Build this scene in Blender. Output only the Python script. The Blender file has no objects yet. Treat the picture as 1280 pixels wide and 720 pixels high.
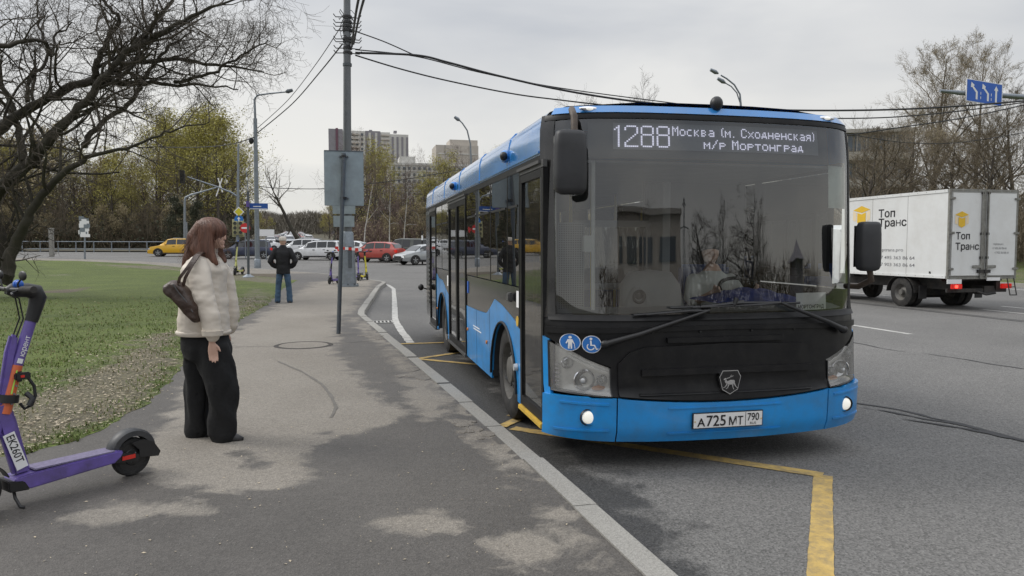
import bpy, bmesh, math, random
from mathutils import Vector, Matrix, noise
import numpy as np
R_ = math.radians
sc = bpy.context.scene
COL = sc.collection
# ------------------------------------------------------------ camera
CAM = Vector((0, 0, 1.62)); YAW = R_(12.57); PIT = R_(3.22); F = 924.0
cd = bpy.data.cameras.new('camera'); cam = bpy.data.objects.new('camera', cd); COL.objects.link(cam)
cd.lens = F / 1280 * 36; cd.sensor_width = 36; cd.clip_start = 0.05; cd.clip_end = 4000
cam.location = CAM; cam.rotation_euler = (R_(90) - PIT, 0, -YAW)
sc.camera = cam
# ------------------------------------------------------------ world: overcast sky
w = bpy.data.worlds.new('World'); sc.world = w; w.use_nodes = True
N = w.node_tree.nodes; L = w.node_tree.links; N.clear()
SUN_EL, SUN_AZ = R_(42), R_(-62)          # sun behind cloud, to the left and ahead
o = N.new('ShaderNodeOutputWorld'); bg = N.new('ShaderNodeBackground'); L.new(bg.outputs[0], o.inputs[0])
bg.inputs[1].default_value = 0.10
st = N.new('ShaderNodeTexSky'); st.sky_type = 'NISHITA'; st.sun_disc = False; st.sun_elevation = SUN_EL; st.sun_rotation = SUN_AZ
tc = N.new('ShaderNodeTexCoord'); mp = N.new('ShaderNodeMapping'); mp.inputs['Scale'].default_value = (1.0, 1.0, 3.2)
L.new(tc.outputs['Generated'], mp.inputs[0])
nz = N.new('ShaderNodeTexNoise'); nz.inputs['Scale'].default_value = 1.7; nz.inputs['Detail'].default_value = 5; nz.inputs['Roughness'].default_value = 0.5
nz.inputs['Distortion'].default_value = 0.3
L.new(mp.outputs[0], nz.inputs['Vector'])
rp = N.new('ShaderNodeValToRGB'); L.new(nz.outputs[0], rp.inputs[0])
rp.color_ramp.elements[0].position = .34; rp.color_ramp.elements[0].color = (3.75, 3.95, 4.35, 1)
rp.color_ramp.elements[1].position = .66; rp.color_ramp.elements[1].color = (5.9, 5.92, 5.95, 1)
# horizon slightly lighter and warmer
sx = N.new('ShaderNodeSeparateXYZ'); L.new(tc.outputs['Generated'], sx.inputs[0])
r2 = N.new('ShaderNodeValToRGB'); L.new(sx.outputs[2], r2.inputs[0])
r2.color_ramp.elements[0].position = 0.0; r2.color_ramp.elements[0].color = (1.22, 1.17, 1.07, 1)
r2.color_ramp.elements[1].position = .36; r2.color_ramp.elements[1].color = (.98, .99, 1.0, 1)
e_ = r2.color_ramp.elements.new(.85); e_.color = (2.5, 2.5, 2.5, 1)      # overcast: the zenith is about twice as bright as the horizon
mm = N.new('ShaderNodeMix'); mm.data_type = 'RGBA'; mm.blend_type = 'MULTIPLY'; mm.inputs[0].default_value = 1
L.new(rp.outputs[0], mm.inputs[6]); L.new(r2.outputs[0], mm.inputs[7])
mx = N.new('ShaderNodeMix'); mx.data_type = 'RGBA'; mx.inputs[0].default_value = .93
L.new(st.outputs[0], mx.inputs[6]); L.new(mm.outputs[2], mx.inputs[7]); L.new(mx.outputs[2], bg.inputs[0])
sl = bpy.data.lights.new('sun', 'SUN'); sl.energy = 1.3; sl.angle = R_(22); sl.color = (1, .96, .9)
so = bpy.data.objects.new('sun', sl); COL.objects.link(so)
sd = Vector((math.sin(SUN_AZ) * math.cos(SUN_EL), math.cos(SUN_AZ) * math.cos(SUN_EL), math.sin(SUN_EL)))
so.rotation_euler = sd.to_track_quat('Z', 'Y').to_euler()
sc.view_settings.view_transform = 'Standard'; sc.view_settings.look = 'None'
sc.view_settings.exposure = 0.38; sc.view_settings.gamma = 1
sc.cycles.max_bounces = 8; sc.cycles.transparent_max_bounces = 24
sc.cycles.caustics_reflective = False; sc.cycles.caustics_refractive = False

# ------------------------------------------------------------ placing helpers (points of the place, on the ground or at a depth)
def gz(y): return 0.016 * max(0.0, y - 34) + (0.00002 * max(0, y - 110) ** 2)
_fx, _fy = math.sin(YAW), math.cos(YAW)
_R = Vector((_fy, -_fx, 0)); _Fw = Vector((_fx * math.cos(PIT), _fy * math.cos(PIT), -math.sin(PIT)))
_U = Vector((_fx * math.sin(PIT), _fy * math.sin(PIT), math.cos(PIT)))
def ray(px, py): return _Fw + _R * ((px - 640) / F) + _U * ((360 - py) / F)
def G(px, py, z=0.0):
    """first meeting of the view ray with the ground raised by z"""
    d = ray(px, py); f = lambda t: CAM.z + d.z * t - z - gz(d.y * t); lo, hi = 0.5, 0.5
    while hi < 600 and f(hi) > 0: lo = hi; hi *= 1.05
    for _ in range(40):
        m = (lo + hi) / 2
        if f(m) > 0: lo = m
        else: hi = m
    p = CAM + d * hi; return Vector((p.x, p.y, z + gz(p.y)))
def at(px, py, Y):
    d = ray(px, py); return CAM + d * (Y / d.y)
def atX(px, py, X):
    d = ray(px, py); return CAM + d * (X / d.x)

# ------------------------------------------------------------ mesh builder
class MB:
    def __init__(s): s.v = []; s.f = []; s.m = []
    def add(s, vs, fs, mi=0):
        n = len(s.v); s.v += [tuple(q) for q in vs]; s.f += [tuple(i + n for i in q) for q in fs]; s.m += [mi] * len(fs); return s
    def box(s, x0, x1, y0, y1, z0, z1, mi=0):
        v = [(x, y, z) for z in (z0, z1) for y in (y0, y1) for x in (x0, x1)]
        return s.add(v, [(0, 2, 3, 1), (4, 5, 7, 6), (0, 1, 5, 4), (2, 6, 7, 3), (0, 4, 6, 2), (1, 3, 7, 5)], mi)
    def obox(s, c, sz, M=None, mi=0):
        v = []
        for z in (-1, 1):
            for y in (-1, 1):
                for x in (-1, 1):
                    p = Vector((x * sz[0] / 2, y * sz[1] / 2, z * sz[2] / 2))
                    if M is not None: p = M @ p
                    v.append(p + Vector(c))
        return s.add(v, [(0, 2, 3, 1), (4, 5, 7, 6), (0, 1, 5, 4), (2, 6, 7, 3), (0, 4, 6, 2), (1, 3, 7, 5)], mi)
    def tube(s, pts, rad, n=6, cap=True, mi=0, flat=None):
        pts = [Vector(p) for p in pts]
        if not hasattr(rad, '__len__'): rad = [rad] * len(pts)
        base = len(s.v); prev = None
        for i, p in enumerate(pts):
            t = (pts[min(i + 1, len(pts) - 1)] - pts[max(i - 1, 0)])
            if t.length < 1e-9: t = Vector((0, 0, 1))
            t.normalize()
            if prev is None:
                a = Vector((0, 0, 1)) if abs(t.z) < .9 else Vector((1, 0, 0)); u = t.cross(a).normalized()
            else:
                u = prev - t * prev.dot(t)
                u = u.normalized() if u.length > 1e-6 else t.orthogonal().normalized()
            prev = u; q = t.cross(u)
            for k in range(n):
                an = 2 * math.pi * k / n
                s.v.append(tuple(p + (u * math.cos(an) + q * math.sin(an)) * rad[i]))
        for i in range(len(pts) - 1):
            for k in range(n):
                a = base + i * n + k; b = base + i * n + (k + 1) % n
                s.f.append((a, b, b + n, a + n)); s.m.append(mi)
        if cap and n > 2:
            s.f.append(tuple(base + k for k in range(n))[::-1]); s.m.append(mi)
            e = base + (len(pts) - 1) * n; s.f.append(tuple(e + k for k in range(n))); s.m.append(mi)
        return s
    def rings(s, rs, cap=True, mi=0):
        """rs: list of rings, each a list of points with the same count"""
        base = len(s.v); n = len(rs[0])
        for r in rs: s.v += [tuple(p) for p in r]
        for i in range(len(rs) - 1):
            for k in range(n):
                a = base + i * n + k; b = base + i * n + (k + 1) % n
                s.f.append((a, b, b + n, a + n)); s.m.append(mi)
        if cap:
            s.f.append(tuple(base + k for k in range(n))[::-1]); s.m.append(mi)
            e = base + (len(rs) - 1) * n; s.f.append(tuple(e + k for k in range(n))); s.m.append(mi)
        return s
    def ell(s, lst, n=20, cap=True, mi=0):
        """lst of (cx,cy,cz,rx,ry[,tilt dx/dz pairs]) horizontal ellipses"""
        rs = []
        for e in lst:
            cx, cy, cz, rx, ry = e[:5]; tx = e[5] if len(e) > 5 else 0
            rs.append([(cx + rx * math.cos(2 * math.pi * k / n), cy + ry * math.sin(2 * math.pi * k / n), cz + tx * rx * math.cos(2 * math.pi * k / n)) for k in range(n)])
        return s.rings(rs, cap, mi)
    def sphere(s, c, r, nu=14, nv=9, mi=0, M=None):
        if not hasattr(r, '__len__'): r = (r, r, r)
        rs = []
        for j in range(nv + 1):
            th = math.pi * (j + .02 if j == 0 else j - .02 if j == nv else j) / nv
            ring = []
            for k in range(nu):
                p = Vector((r[0] * math.sin(th) * math.cos(2 * math.pi * k / nu), r[1] * math.sin(th) * math.sin(2 * math.pi * k / nu), -r[2] * math.cos(th)))
                if M is not None: p = M @ p
                ring.append(p + Vector(c))
            rs.append(ring)
        return s.rings(rs, True, mi)
    def lathe(s, prof, c, axis='x', n=32, mi=0, cap=False):
        rs = []
        for (h, r) in prof:
            ring = []
            for k in range(n):
                a = 2 * math.pi * k / n; ca, sa = r * math.cos(a), r * math.sin(a)
                p = {'x': (h, ca, sa), 'y': (sa, h, ca), 'z': (ca, sa, h)}[axis]
                ring.append((p[0] + c[0], p[1] + c[1], p[2] + c[2]))
            rs.append(ring)
        return s.rings(rs, cap, mi)
    def grid(s, fn, nu, nv, mi=0):
        base = len(s.v)
        for j in range(nv + 1):
            for i in range(nu + 1): s.v.append(tuple(fn(i / nu, j / nv)))
        for j in range(nv):
            for i in range(nu):
                a = base + j * (nu + 1) + i; s.f.append((a, a + 1, a + nu + 2, a + nu + 1)); s.m.append(mi)
        return s
    def prism(s, poly, fn, d, mi=0):
        """poly 2D outline, fn(u,v,depth)->3D; extruded from depth 0 to d"""
        n = len(poly); base = len(s.v)
        s.v += [tuple(fn(u, v, 0)) for u, v in poly] + [tuple(fn(u, v, d)) for u, v in poly]
        s.f.append(tuple(base + i for i in range(n))); s.f.append(tuple(base + n + i for i in range(n))[::-1]); s.m += [mi, mi]
        for i in range(n):
            j = (i + 1) % n; s.f.append((base + i, base + n + i, base + n + j, base + j)); s.m.append(mi)
        return s
    def mesh(s, name, mats, smooth=None, solid=0, fix=True, bevel=0):
        me = bpy.data.meshes.new(name); me.from_pydata(s.v, [], s.f); me.update()
        if not isinstance(mats, (list, tuple)): mats = [mats]
        for m in mats: me.materials.append(m)
        if len(mats) > 1: me.polygons.foreach_set('material_index', s.m)
        if fix or bevel or solid:
            bm = bmesh.new(); bm.from_mesh(me)
            if bevel:
                es = [e for e in bm.edges if len(e.link_faces) == 2 and e.calc_face_angle(0) > .6]
                bmesh.ops.bevel(bm, geom=es, offset=bevel, segments=2, affect='EDGES', clamp_overlap=True)
            bmesh.ops.recalc_face_normals(bm, faces=bm.faces)
            if solid: bmesh.ops.solidify(bm, geom=bm.faces[:], thickness=solid)
            bm.to_mesh(me); bm.free()
        if smooth is not None:
            me.polygons.foreach_set('use_smooth', [True] * len(me.polygons))
            if smooth < 179: me.set_sharp_from_angle(angle=R_(smooth))
        return me
    def build(s, name, mats, parent=None, smooth=None, label=None, **k):
        ob = bpy.data.objects.new(name, s.mesh(name, mats, smooth, **k)); COL.objects.link(ob)
        if parent is not None: ob.parent = parent
        if label: ob['label'] = label
        return ob
def tag(o, label=None, cat=None, group=None, kind=None):
    if label: o['label'] = label
    if cat: o['category'] = cat
    if group: o['group'] = group
    if kind: o['kind'] = kind
    return o
def thing(name, label, cat, loc=(0, 0, 0), rz=0, group=None):
    e = bpy.data.objects.new(name, None); COL.objects.link(e); e.location = loc; e.rotation_euler = (0, 0, rz)
    e.empty_display_size = .2
    return tag(e, label, cat, group)
def dup(root, loc=None, rz=None, label=None, scale=None):
    r = root.copy(); COL.objects.link(r)
    if loc is not None: r.location = loc
    if rz is not None: r.rotation_euler = (0, 0, rz)
    if scale is not None: r.scale = (scale,) * 3 if not hasattr(scale, '__len__') else scale
    if label: r['label'] = label
    for ch in root.children:
        c = ch.copy(); COL.objects.link(c); c.parent = r
        for g in ch.children:
            d = g.copy(); COL.objects.link(d); d.parent = c
    return r
def _glyphs(txt, size, bold):
    cu = bpy.data.curves.new('t', 'FONT'); cu.body = txt; cu.size = size; cu.offset = bold; cu.resolution_u = 3
    t = bpy.data.objects.new('t', cu); COL.objects.link(t); bpy.context.view_layer.update()
    me = bpy.data.meshes.new_from_object(t.evaluated_get(bpy.context.evaluated_depsgraph_get())); bpy.data.objects.remove(t); return me
def textmesh(txt, size, mat, parent, fn, name='lettering', align='LEFT', bold=0, depth=0.0, xs=1.0):
    """flat lettering: each vertex (u,v) is carried by fn(u,v) on to its surface (the font's own lower-case en is drawn as three bars)"""
    txt = txt.replace('Н', 'H'); t2 = txt.replace('н', 'п'); me = _glyphs(t2, size, bold)
    if 'н' in txt:
        g = _glyphs('п', size, bold); X = [v.co.x for v in g.vertices]; gw = max(X) - min(X); gh = max(v.co.y for v in g.vertices)
        spans = [max(v.co.x for v in _glyphs(t2[:i + 1], size, bold).vertices) for i, c in enumerate(txt) if c == 'н']
        bm = bmesh.new(); bm.from_mesh(me)
        for r in spans:
            l = r - gw; bmesh.ops.delete(bm, geom=[v for v in bm.verts if l - 1e-4 <= v.co.x <= r + 1e-4], context='VERTS')
            tk = size * .085
            for x0, x1, y0, y1 in ((l, l + tk, 0, gh), (r - tk, r, 0, gh), (l + tk, r - tk, gh * .44, gh * .44 + tk)):
                bm.faces.new([bm.verts.new((x, y, 0)) for x, y in ((x0, y0), (x1, y0), (x1, y1), (x0, y1))])
        bm.to_mesh(me); bm.free()
    for v in me.vertices: v.co = Vector(fn(v.co.x * xs, v.co.y))
    me.name = name; me.materials.clear(); me.materials.append(mat)
    ob = bpy.data.objects.new(name, me); COL.objects.link(ob); ob.parent = parent
    return ob
def lerp(a, b, t): return a + (b - a) * t
def pw(pts):
    """piecewise-linear function"""
    xs = [p[0] for p in pts]; ys = [p[1] for p in pts]
    return lambda x: float(np.interp(x, xs, ys))

# ------------------------------------------------------------ materials
def mat(name, col, rough=.6, metal=0, var=.12, vs=6.0, bump=0.0, bs=40.0, coat=0, spec=None, emit=None, est=1.0, dirt=None, alpha=None):
    m = bpy.data.materials.new(name); m.use_nodes = True
    n = m.node_tree.nodes; l = m.node_tree.links; b = n['Principled BSDF']
    b.inputs['Roughness'].default_value = rough; b.inputs['Metallic'].default_value = metal
    if spec is not None: b.inputs['Specular IOR Level'].default_value = spec
    if coat: b.inputs['Coat Weight'].default_value = coat; b.inputs['Coat Roughness'].default_value = .08
    c = (*col, 1)
    tc = n.new('ShaderNodeTexCoord')
    if var:
        nz = n.new('ShaderNodeTexNoise'); nz.inputs['Scale'].default_value = vs; nz.inputs['Detail'].default_value = 6; nz.inputs['Roughness'].default_value = .65
        l.new(tc.outputs['Object'], nz.inputs['Vector'])
        r = n.new('ShaderNodeValToRGB'); l.new(nz.outputs[0], r.inputs[0])
        r.color_ramp.elements[0].position = .3; r.color_ramp.elements[1].position = .7
        r.color_ramp.elements[0].color = (*[x * (1 - var) for x in col], 1)
        r.color_ramp.elements[1].color = (*[min(1, x * (1 + var)) for x in col], 1)
        out = r.outputs[0]
        if dirt:
            n2 = n.new('ShaderNodeTexNoise'); n2.inputs['Scale'].default_value = dirt[2]; n2.inputs['Detail'].default_value = 8; n2.inputs['Roughness'].default_value = .7
            l.new(tc.outputs['Object'], n2.inputs['Vector'])
            rr = n.new('ShaderNodeValToRGB'); l.new(n2.outputs[0], rr.inputs[0]); rr.color_ramp.elements[0].position = .42; rr.color_ramp.elements[1].position = .75
            rr.color_ramp.elements[0].color = (0, 0, 0, 1); rr.color_ramp.elements[1].color = (dirt[1],) * 3 + (1,)
            mixn = n.new('ShaderNodeMix'); mixn.data_type = 'RGBA'; l.new(rr.outputs[0], mixn.inputs[0]); l.new(out, mixn.inputs[6]); mixn.inputs[7].default_value = (*dirt[0], 1)
            out = mixn.outputs[2]
        l.new(out, b.inputs['Base Color'])
    else: b.inputs['Base Color'].default_value = c
    if bump:
        nb = n.new('ShaderNodeTexNoise'); nb.inputs['Scale'].default_value = bs; nb.inputs['Detail'].default_value = 5
        l.new(tc.outputs['Object'], nb.inputs['Vector'])
        bp = n.new('ShaderNodeBump'); bp.inputs['Strength'].default_value = bump; bp.inputs['Distance'].default_value = .02
        l.new(nb.outputs[0], bp.inputs['Height']); l.new(bp.outputs[0], b.inputs['Normal'])
    if emit: b.inputs['Emission Color'].default_value = (*emit, 1); b.inputs['Emission Strength'].default_value = est
    return m
def glassmat(name, tint, refl=.05, rough=.02, haze=None):
    m = bpy.data.materials.new(name); m.use_nodes = True; n = m.node_tree.nodes; l = m.node_tree.links; n.clear()
    o = n.new('ShaderNodeOutputMaterial'); t = n.new('ShaderNodeBsdfTransparent'); t.inputs[0].default_value = (*tint, 1)
    g = n.new('ShaderNodeBsdfGlossy'); g.inputs['Roughness'].default_value = rough; g.inputs[0].default_value = (1, 1, 1, 1)
    lw = n.new('ShaderNodeFresnel'); lw.inputs[0].default_value = 1.5
    ad = n.new('ShaderNodeMath'); ad.operation = 'MULTIPLY_ADD'; ad.inputs[1].default_value = 1.0; ad.inputs[2].default_value = refl; ad.use_clamp = True
    l.new(lw.outputs[0], ad.inputs[0])
    tcn = n.new('ShaderNodeTexCoord'); bn = n.new('ShaderNodeTexNoise'); bn.inputs['Scale'].default_value = 1.3; l.new(tcn.outputs['Object'], bn.inputs['Vector'])
    bp = n.new('ShaderNodeBump'); bp.inputs['Strength'].default_value = .06; bp.inputs['Distance'].default_value = .03
    l.new(bn.outputs[0], bp.inputs['Height']); l.new(bp.outputs[0], g.inputs['Normal'])
    src = t.outputs[0]
    if haze:
        d = n.new('ShaderNodeBsdfDiffuse'); d.inputs[0].default_value = (*haze[0], 1)
        nz = n.new('ShaderNodeTexNoise'); nz.inputs['Scale'].default_value = 5; nz.inputs['Detail'].default_value = 6; l.new(tcn.outputs['Object'], nz.inputs['Vector'])
        mu = n.new('ShaderNodeMath'); mu.operation = 'MULTIPLY_ADD'; mu.inputs[1].default_value = haze[1] * (2 if len(haze) < 3 else haze[2]); mu.inputs[2].default_value = 0 if len(haze) < 3 else haze[1]; l.new(nz.outputs[0], mu.inputs[0])
        mh = n.new('ShaderNodeMixShader'); l.new(mu.outputs[0], mh.inputs[0]); l.new(src, mh.inputs[1]); l.new(d.outputs[0], mh.inputs[2]); src = mh.outputs[0]
    mi = n.new('ShaderNodeMixShader'); l.new(ad.outputs[0], mi.inputs[0]); l.new(src, mi.inputs[1]); l.new(g.outputs[0], mi.inputs[2])
    l.new(mi.outputs[0], o.inputs[0]); return m
M = {}
M['galv'] = mat('galvanised_steel', (.23, .26, .29), .45, .6, .15, 8, dirt=((.15, .14, .12), .4, 5))
M['pole_grey'] = mat('painted_grey_steel', (.085, .10, .115), .55, .2, .2, 9, dirt=((.16, .15, .13), .4, 14))
M['black'] = mat('black_plastic', (.014, .014, .015), .45, 0, .25, 12, bump=.06, bs=160)
M['rubber'] = mat('tyre_rubber', (.018, .018, .018), .85, 0, .3, 15, bump=.15, bs=90, dirt=((.09, .08, .07), .5, 7))
M['white'] = mat('white_paint', (.72, .73, .72), .4, 0, .06, 4, dirt=((.4, .38, .34), .35, 3))
M['whitecar'] = mat('white_car_paint', (.72, .73, .74), .3, 0, .04, 4, coat=.6, dirt=((.3, .28, .25), .35, 2.5))
M['chrome'] = mat('chrome', (.75, .75, .76), .18, 1, .08, 10)
M['rim'] = mat('steel_rim', (.16, .155, .145), .6, .4, .3, 12, dirt=((.08, .07, .055), .7, 9))
M['alloy'] = mat('alloy_rim', (.4, .41, .42), .35, .8, .1, 10)
M['darkglass'] = mat('dark_car_glass', (.012, .015, .017), .06, 0, .1, 3, coat=.5)
M['red'] = mat('red_lens', (.45, .015, .012), .25, 0, .1, 8, emit=(.8, .03, .02), est=.25)
M['lens'] = mat('clear_lens', (.55, .56, .56), .15, .3, .1, 12)
M['orange'] = mat('orange_lens', (.7, .22, .02), .3, 0, .1, 9)
M['ink'] = mat('black_ink', (.012, .012, .014), .6, 0, 0)
M['greyink'] = mat('grey_ink', (.22, .22, .23), .6, 0, 0)
M['whiteink'] = mat('white_ink', (.78, .78, .78), .5, 0, 0)
M['yellowcar'] = mat('yellow_taxi_paint', (.75, .42, .01), .3, 0, .05, 3, coat=.7, dirt=((.3, .2, .08), .25, 3))
M['redcar'] = mat('red_car_paint', (.42, .05, .035), .3, 0, .06, 3, coat=.7, dirt=((.25, .15, .12), .35, 3))
M['navycar'] = mat('navy_car_paint', (.02, .03, .07), .3, 0, .08, 3, coat=.7, dirt=((.14, .13, .13), .3, 3))
M['olivecar'] = mat('grey_green_truck_paint', (.05, .058, .05), .4, 0, .08, 3, coat=.3, dirt=((.18, .16, .13), .3, 3))
M['silvercar'] = mat('silver_car_paint', (.42, .44, .45), .3, .4, .06, 3, coat=.6, dirt=((.2, .19, .17), .3, 3))
M['darkcar'] = mat('dark_grey_car_paint', (.04, .043, .048), .3, 0, .06, 3, coat=.6)
M['signback'] = mat('sign_back_grey', (.27, .32, .34), .55, .1, .10, 5, dirt=((.13, .13, .12), .45, 3))
M['signblue'] = mat('sign_blue', (.02, .11, .48), .4, 0, .06, 8)
M['yellowline'] = None
# ============================================================ GROUND MATERIALS
def ground_mat(name, c1, c2, speck=(.35, 90), rough=.85, attr=None, wetcol=None, edge_noise=3.0, strip=None, bump=.35, extra=None):
    m = bpy.data.materials.new(name); m.use_nodes = True; n = m.node_tree.nodes; l = m.node_tree.links; b = n['Principled BSDF']
    geo = n.new('ShaderNodeNewGeometry'); pos = geo.outputs['Position']
    def noise(sc, det=6, ro=.6, dist=0):
        z = n.new('ShaderNodeTexNoise'); z.inputs['Scale'].default_value = sc; z.inputs['Detail'].default_value = det; z.inputs['Roughness'].default_value = ro; z.inputs['Distortion'].default_value = dist
        l.new(pos, z.inputs['Vector']); return z.outputs[0]
    def ramp(src, a, b_, ca=(0, 0, 0, 1), cb=(1, 1, 1, 1)):
        r = n.new('ShaderNodeValToRGB'); l.new(src, r.inputs[0]); r.color_ramp.elements[0].position = a; r.color_ramp.elements[1].position = b_
        r.color_ramp.elements[0].color = ca; r.color_ramp.elements[1].color = cb; return r.outputs[0]
    def mixc(f, a, b_, mode='MIX'):
        x = n.new('ShaderNodeMix'); x.data_type = 'RGBA'; x.blend_type = mode
        for i, q in ((0, f), (6, a), (7, b_)):
            if hasattr(q, 'is_output') or hasattr(q, 'links'): l.new(q, x.inputs[i])
            elif i == 0: x.inputs[0].default_value = q
            else: x.inputs[i].default_value = (*q, 1)
        return x.outputs[2]
    def math_(op, a, b_, c=None):
        x = n.new('ShaderNodeMath'); x.operation = op
        for i, q in enumerate((a, b_, c)):
            if q is None: continue
            if hasattr(q, 'links'): l.new(q, x.inputs[i])
            else: x.inputs[i].default_value = q
        return x.outputs[0]
    base = mixc(ramp(noise(.55, 8, .65), .3, .7), c1, c2)
    rough_out = None
    if attr:
        a = n.new('ShaderNodeAttribute'); a.attribute_name = attr
        f = math_('ADD', a.outputs['Fac'], math_('MULTIPLY', math_('SUBTRACT', noise(edge_noise, 9, .62, .5), .5), 1.0))
        wet = ramp(f, .44, .60)
        base = mixc(wet, base, mixc(ramp(noise(2.0, 7, .7), .35, .7), wetcol, [q * 1.35 for q in wetcol])); rough_out = wet
    if strip:
        sx = n.new('ShaderNodeSeparateXYZ'); l.new(pos, sx.inputs[0])
        f = math_('SUBTRACT', math_('ADD', strip[0], math_('MULTIPLY', math_('SUBTRACT', noise(1.6, 8, .65), .5), 2.1)), sx.outputs[0])
        yy = ramp(math_('MULTIPLY', sx.outputs[1], .05), .62, .85, (1, 1, 1, 1), (0, 0, 0, 1))
        wet = math_('MULTIPLY', ramp(f, -.12, .25), yy)
        base = mixc(math_('MULTIPLY', wet, .92), base, strip[1]); rough_out = wet
    # worn lighter wheel tracks / darker grime
    g = ramp(noise(.16, 4, .5), .35, .65)
    base = mixc(math_('MULTIPLY', g, .35), base, [q * .7 for q in c1])
    sp = n.new('ShaderNodeTexVoronoi'); sp.inputs['Scale'].default_value = speck[1]; l.new(pos, sp.inputs['Vector'])
    s1 = ramp(sp.outputs['Color'], .1, .9, (1 - speck[0],) * 3 + (1,), (1 + speck[0],) * 3 + (1,))
    base = mixc(1.0, base, s1, 'MULTIPLY')
    s2 = ramp(noise(speck[1] * .32, 3, .8), .3, .7, (1 - speck[0] * .5,) * 3 + (1,), (1 + speck[0] * .5,) * 3 + (1,))
    base = mixc(1.0, base, s2, 'MULTIPLY')
    # rare pale crumbs
    v2 = n.new('ShaderNodeTexVoronoi'); v2.inputs['Scale'].default_value = 13; l.new(pos, v2.inputs['Vector'])
    cr = ramp(v2.outputs['Distance'], .035, .06, (1, 1, 1, 1), (0, 0, 0, 1))
    base = mixc(math_('MULTIPLY', cr, .55), base, (.34, .33, .30))
    l.new(base, b.inputs['Base Color'])
    if rough_out is not None:
        rr = n.new('ShaderNodeMapRange'); l.new(rough_out, rr.inputs[0]); rr.inputs[3].default_value = rough; rr.inputs[4].default_value = rough - .25
        l.new(rr.outputs[0], b.inputs['Roughness'])
    else: b.inputs['Roughness'].default_value = rough
    b.inputs['Specular IOR Level'].default_value = .3
    bp = n.new('ShaderNodeBump'); bp.inputs['Strength'].default_value = bump; bp.inputs['Distance'].default_value = .01
    l.new(math_('ADD', sp.outputs['Distance'], noise(speck[1] * .5, 4, .7)), bp.inputs['Height']); l.new(bp.outputs[0], b.inputs['Normal'])
    return m
M['road'] = ground_mat('road_asphalt', (.142, .139, .133), (.180, .175, .167), (.38, 95), strip=(1.88, (.040, .040, .040)), bump=.5)
M['pave'] = ground_mat('pavement_asphalt', (.208, .188, .160), (.260, .238, .206), (.24, 115), attr='wet', wetcol=(.070, .065, .060), bump=.3)
M['soil'] = ground_mat('bare_soil', (.07, .056, .038), (.12, .10, .07), (.35, 40), bump=.6)
M['woodsoil'] = ground_mat('wood_floor_soil', (.06, .052, .036), (.10, .09, .055), (.35, 9), bump=.5)
def kerbmat():
    return ground_mat('kerb_concrete', (.27, .26, .24), (.34, .33, .30), (.16, 130), bump=.3)
M['kerb'] = kerbmat()
def grassmat():
    m = ground_mat('grass_turf', (.058, .080, .017), (.105, .135, .028), (.5, 40), attr='dirt', wetcol=(.095, .080, .048), edge_noise=2.2, bump=.9)
    return m
M['grass'] = grassmat()
M['blade'] = mat('grass_blade', (.12, .165, .035), .7, 0, .35, 1.5)
M['blade_dry'] = mat('dry_grass_blade', (.22, .19, .09), .8, 0, .3, 1.5)
M['litter'] = mat('dead_leaf', (.40, .34, .25), .85, 0, .45, 9)
M['flake'] = ground_mat('old_asphalt_flake', (.165, .15, .13), (.23, .21, .185), (.25, 110), bump=.4)
M['yellowline'] = mat('yellow_road_paint', (.50, .345, .11), .8, 0, .2, 6, bump=.3, bs=120, dirt=((.14, .13, .11), .95, 11))
M['whiteline'] = mat('white_road_paint', (.50, .49, .46), .75, 0, .12, 6, bump=.3, bs=120, dirt=((.15, .15, .145), .8, 5))
M['tar'] = mat('tar_crack', (.03, .03, .031), .8, 0, .3, 9)
def seg_d(p, a, b):
    ax, ay = a; bx, by = b; dx, dy = bx - ax, by - ay; t = max(0, min(1, ((p[0] - ax) * dx + (p[1] - ay) * dy) / (dx * dx + dy * dy + 1e-9)))
    return math.hypot(p[0] - ax - t * dx, p[1] - ay - t * dy)
def inside(p, poly):
    c = False; n = len(poly)
    for i in range(n):
        (x1, y1), (x2, y2) = poly[i], poly[(i + 1) % n]
        if (y1 > p[1]) != (y2 > p[1]) and p[0] < (x2 - x1) * (p[1] - y1) / (y2 - y1) + x1: c = not c
    return c
def sdist(p, poly):
    d = min(seg_d(p, poly[i], poly[(i + 1) % len(poly)]) for i in range(len(poly)))
    return d if inside(p, poly) else -d
def Gp(pts, z=.12): return [tuple(G(x, y, z).xy) for x, y in pts]
# outline of the pavement block: kerb edge along the bus stop, then along the junction
KE = [(1.36, -6), (1.33, 0), (1.31, 3.08), (1.17, 5.31), (1.0, 7.4), (.84, 9.23), (.58, 12.28), (.40, 14.5), (.21, 16.6), (.24, 17.6), (1.05, 28.2), (1.45, 31.5), (1.3, 32.8)]
FE = Gp([(440, 346), (395, 341.5), (320, 336), (240, 330.5), (180, 327), (100, 324), (0, 322), (-250, 320)])
xr = pw([(y, x) for x, y in KE])
far_y = FE[-1][1]
xr_far = pw([(y, x) for x, y in [KE[-1]] + FE])
def XR(y): return xr(y) if y <= KE[-1][1] else xr_far(y)
def sheet(name, ys, xl, xrf, nx, zf, m, kind='structure', attr=None, af=None, parent=None):
    mb = MB(); mb.v = []
    for y in ys:
        a, b = xl(y), xrf(y)
        for i in range(nx + 1):
            x = a + (b - a) * i / nx; mb.v.append((x, y, zf(x, y)))
    for j in range(len(ys) - 1):
        for i in range(nx): q = j * (nx + 1) + i; mb.f.append((q, q + 1, q + nx + 2, q + nx + 1)); mb.m.append(0)
    o = mb.build(name, m, parent, fix=False)
    if attr:
        at_ = o.data.attributes.new(attr, 'FLOAT', 'POINT'); at_.data.foreach_set('value', [af(v[0], v[1]) for v in mb.v])
    return tag(o, kind=kind)
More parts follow.
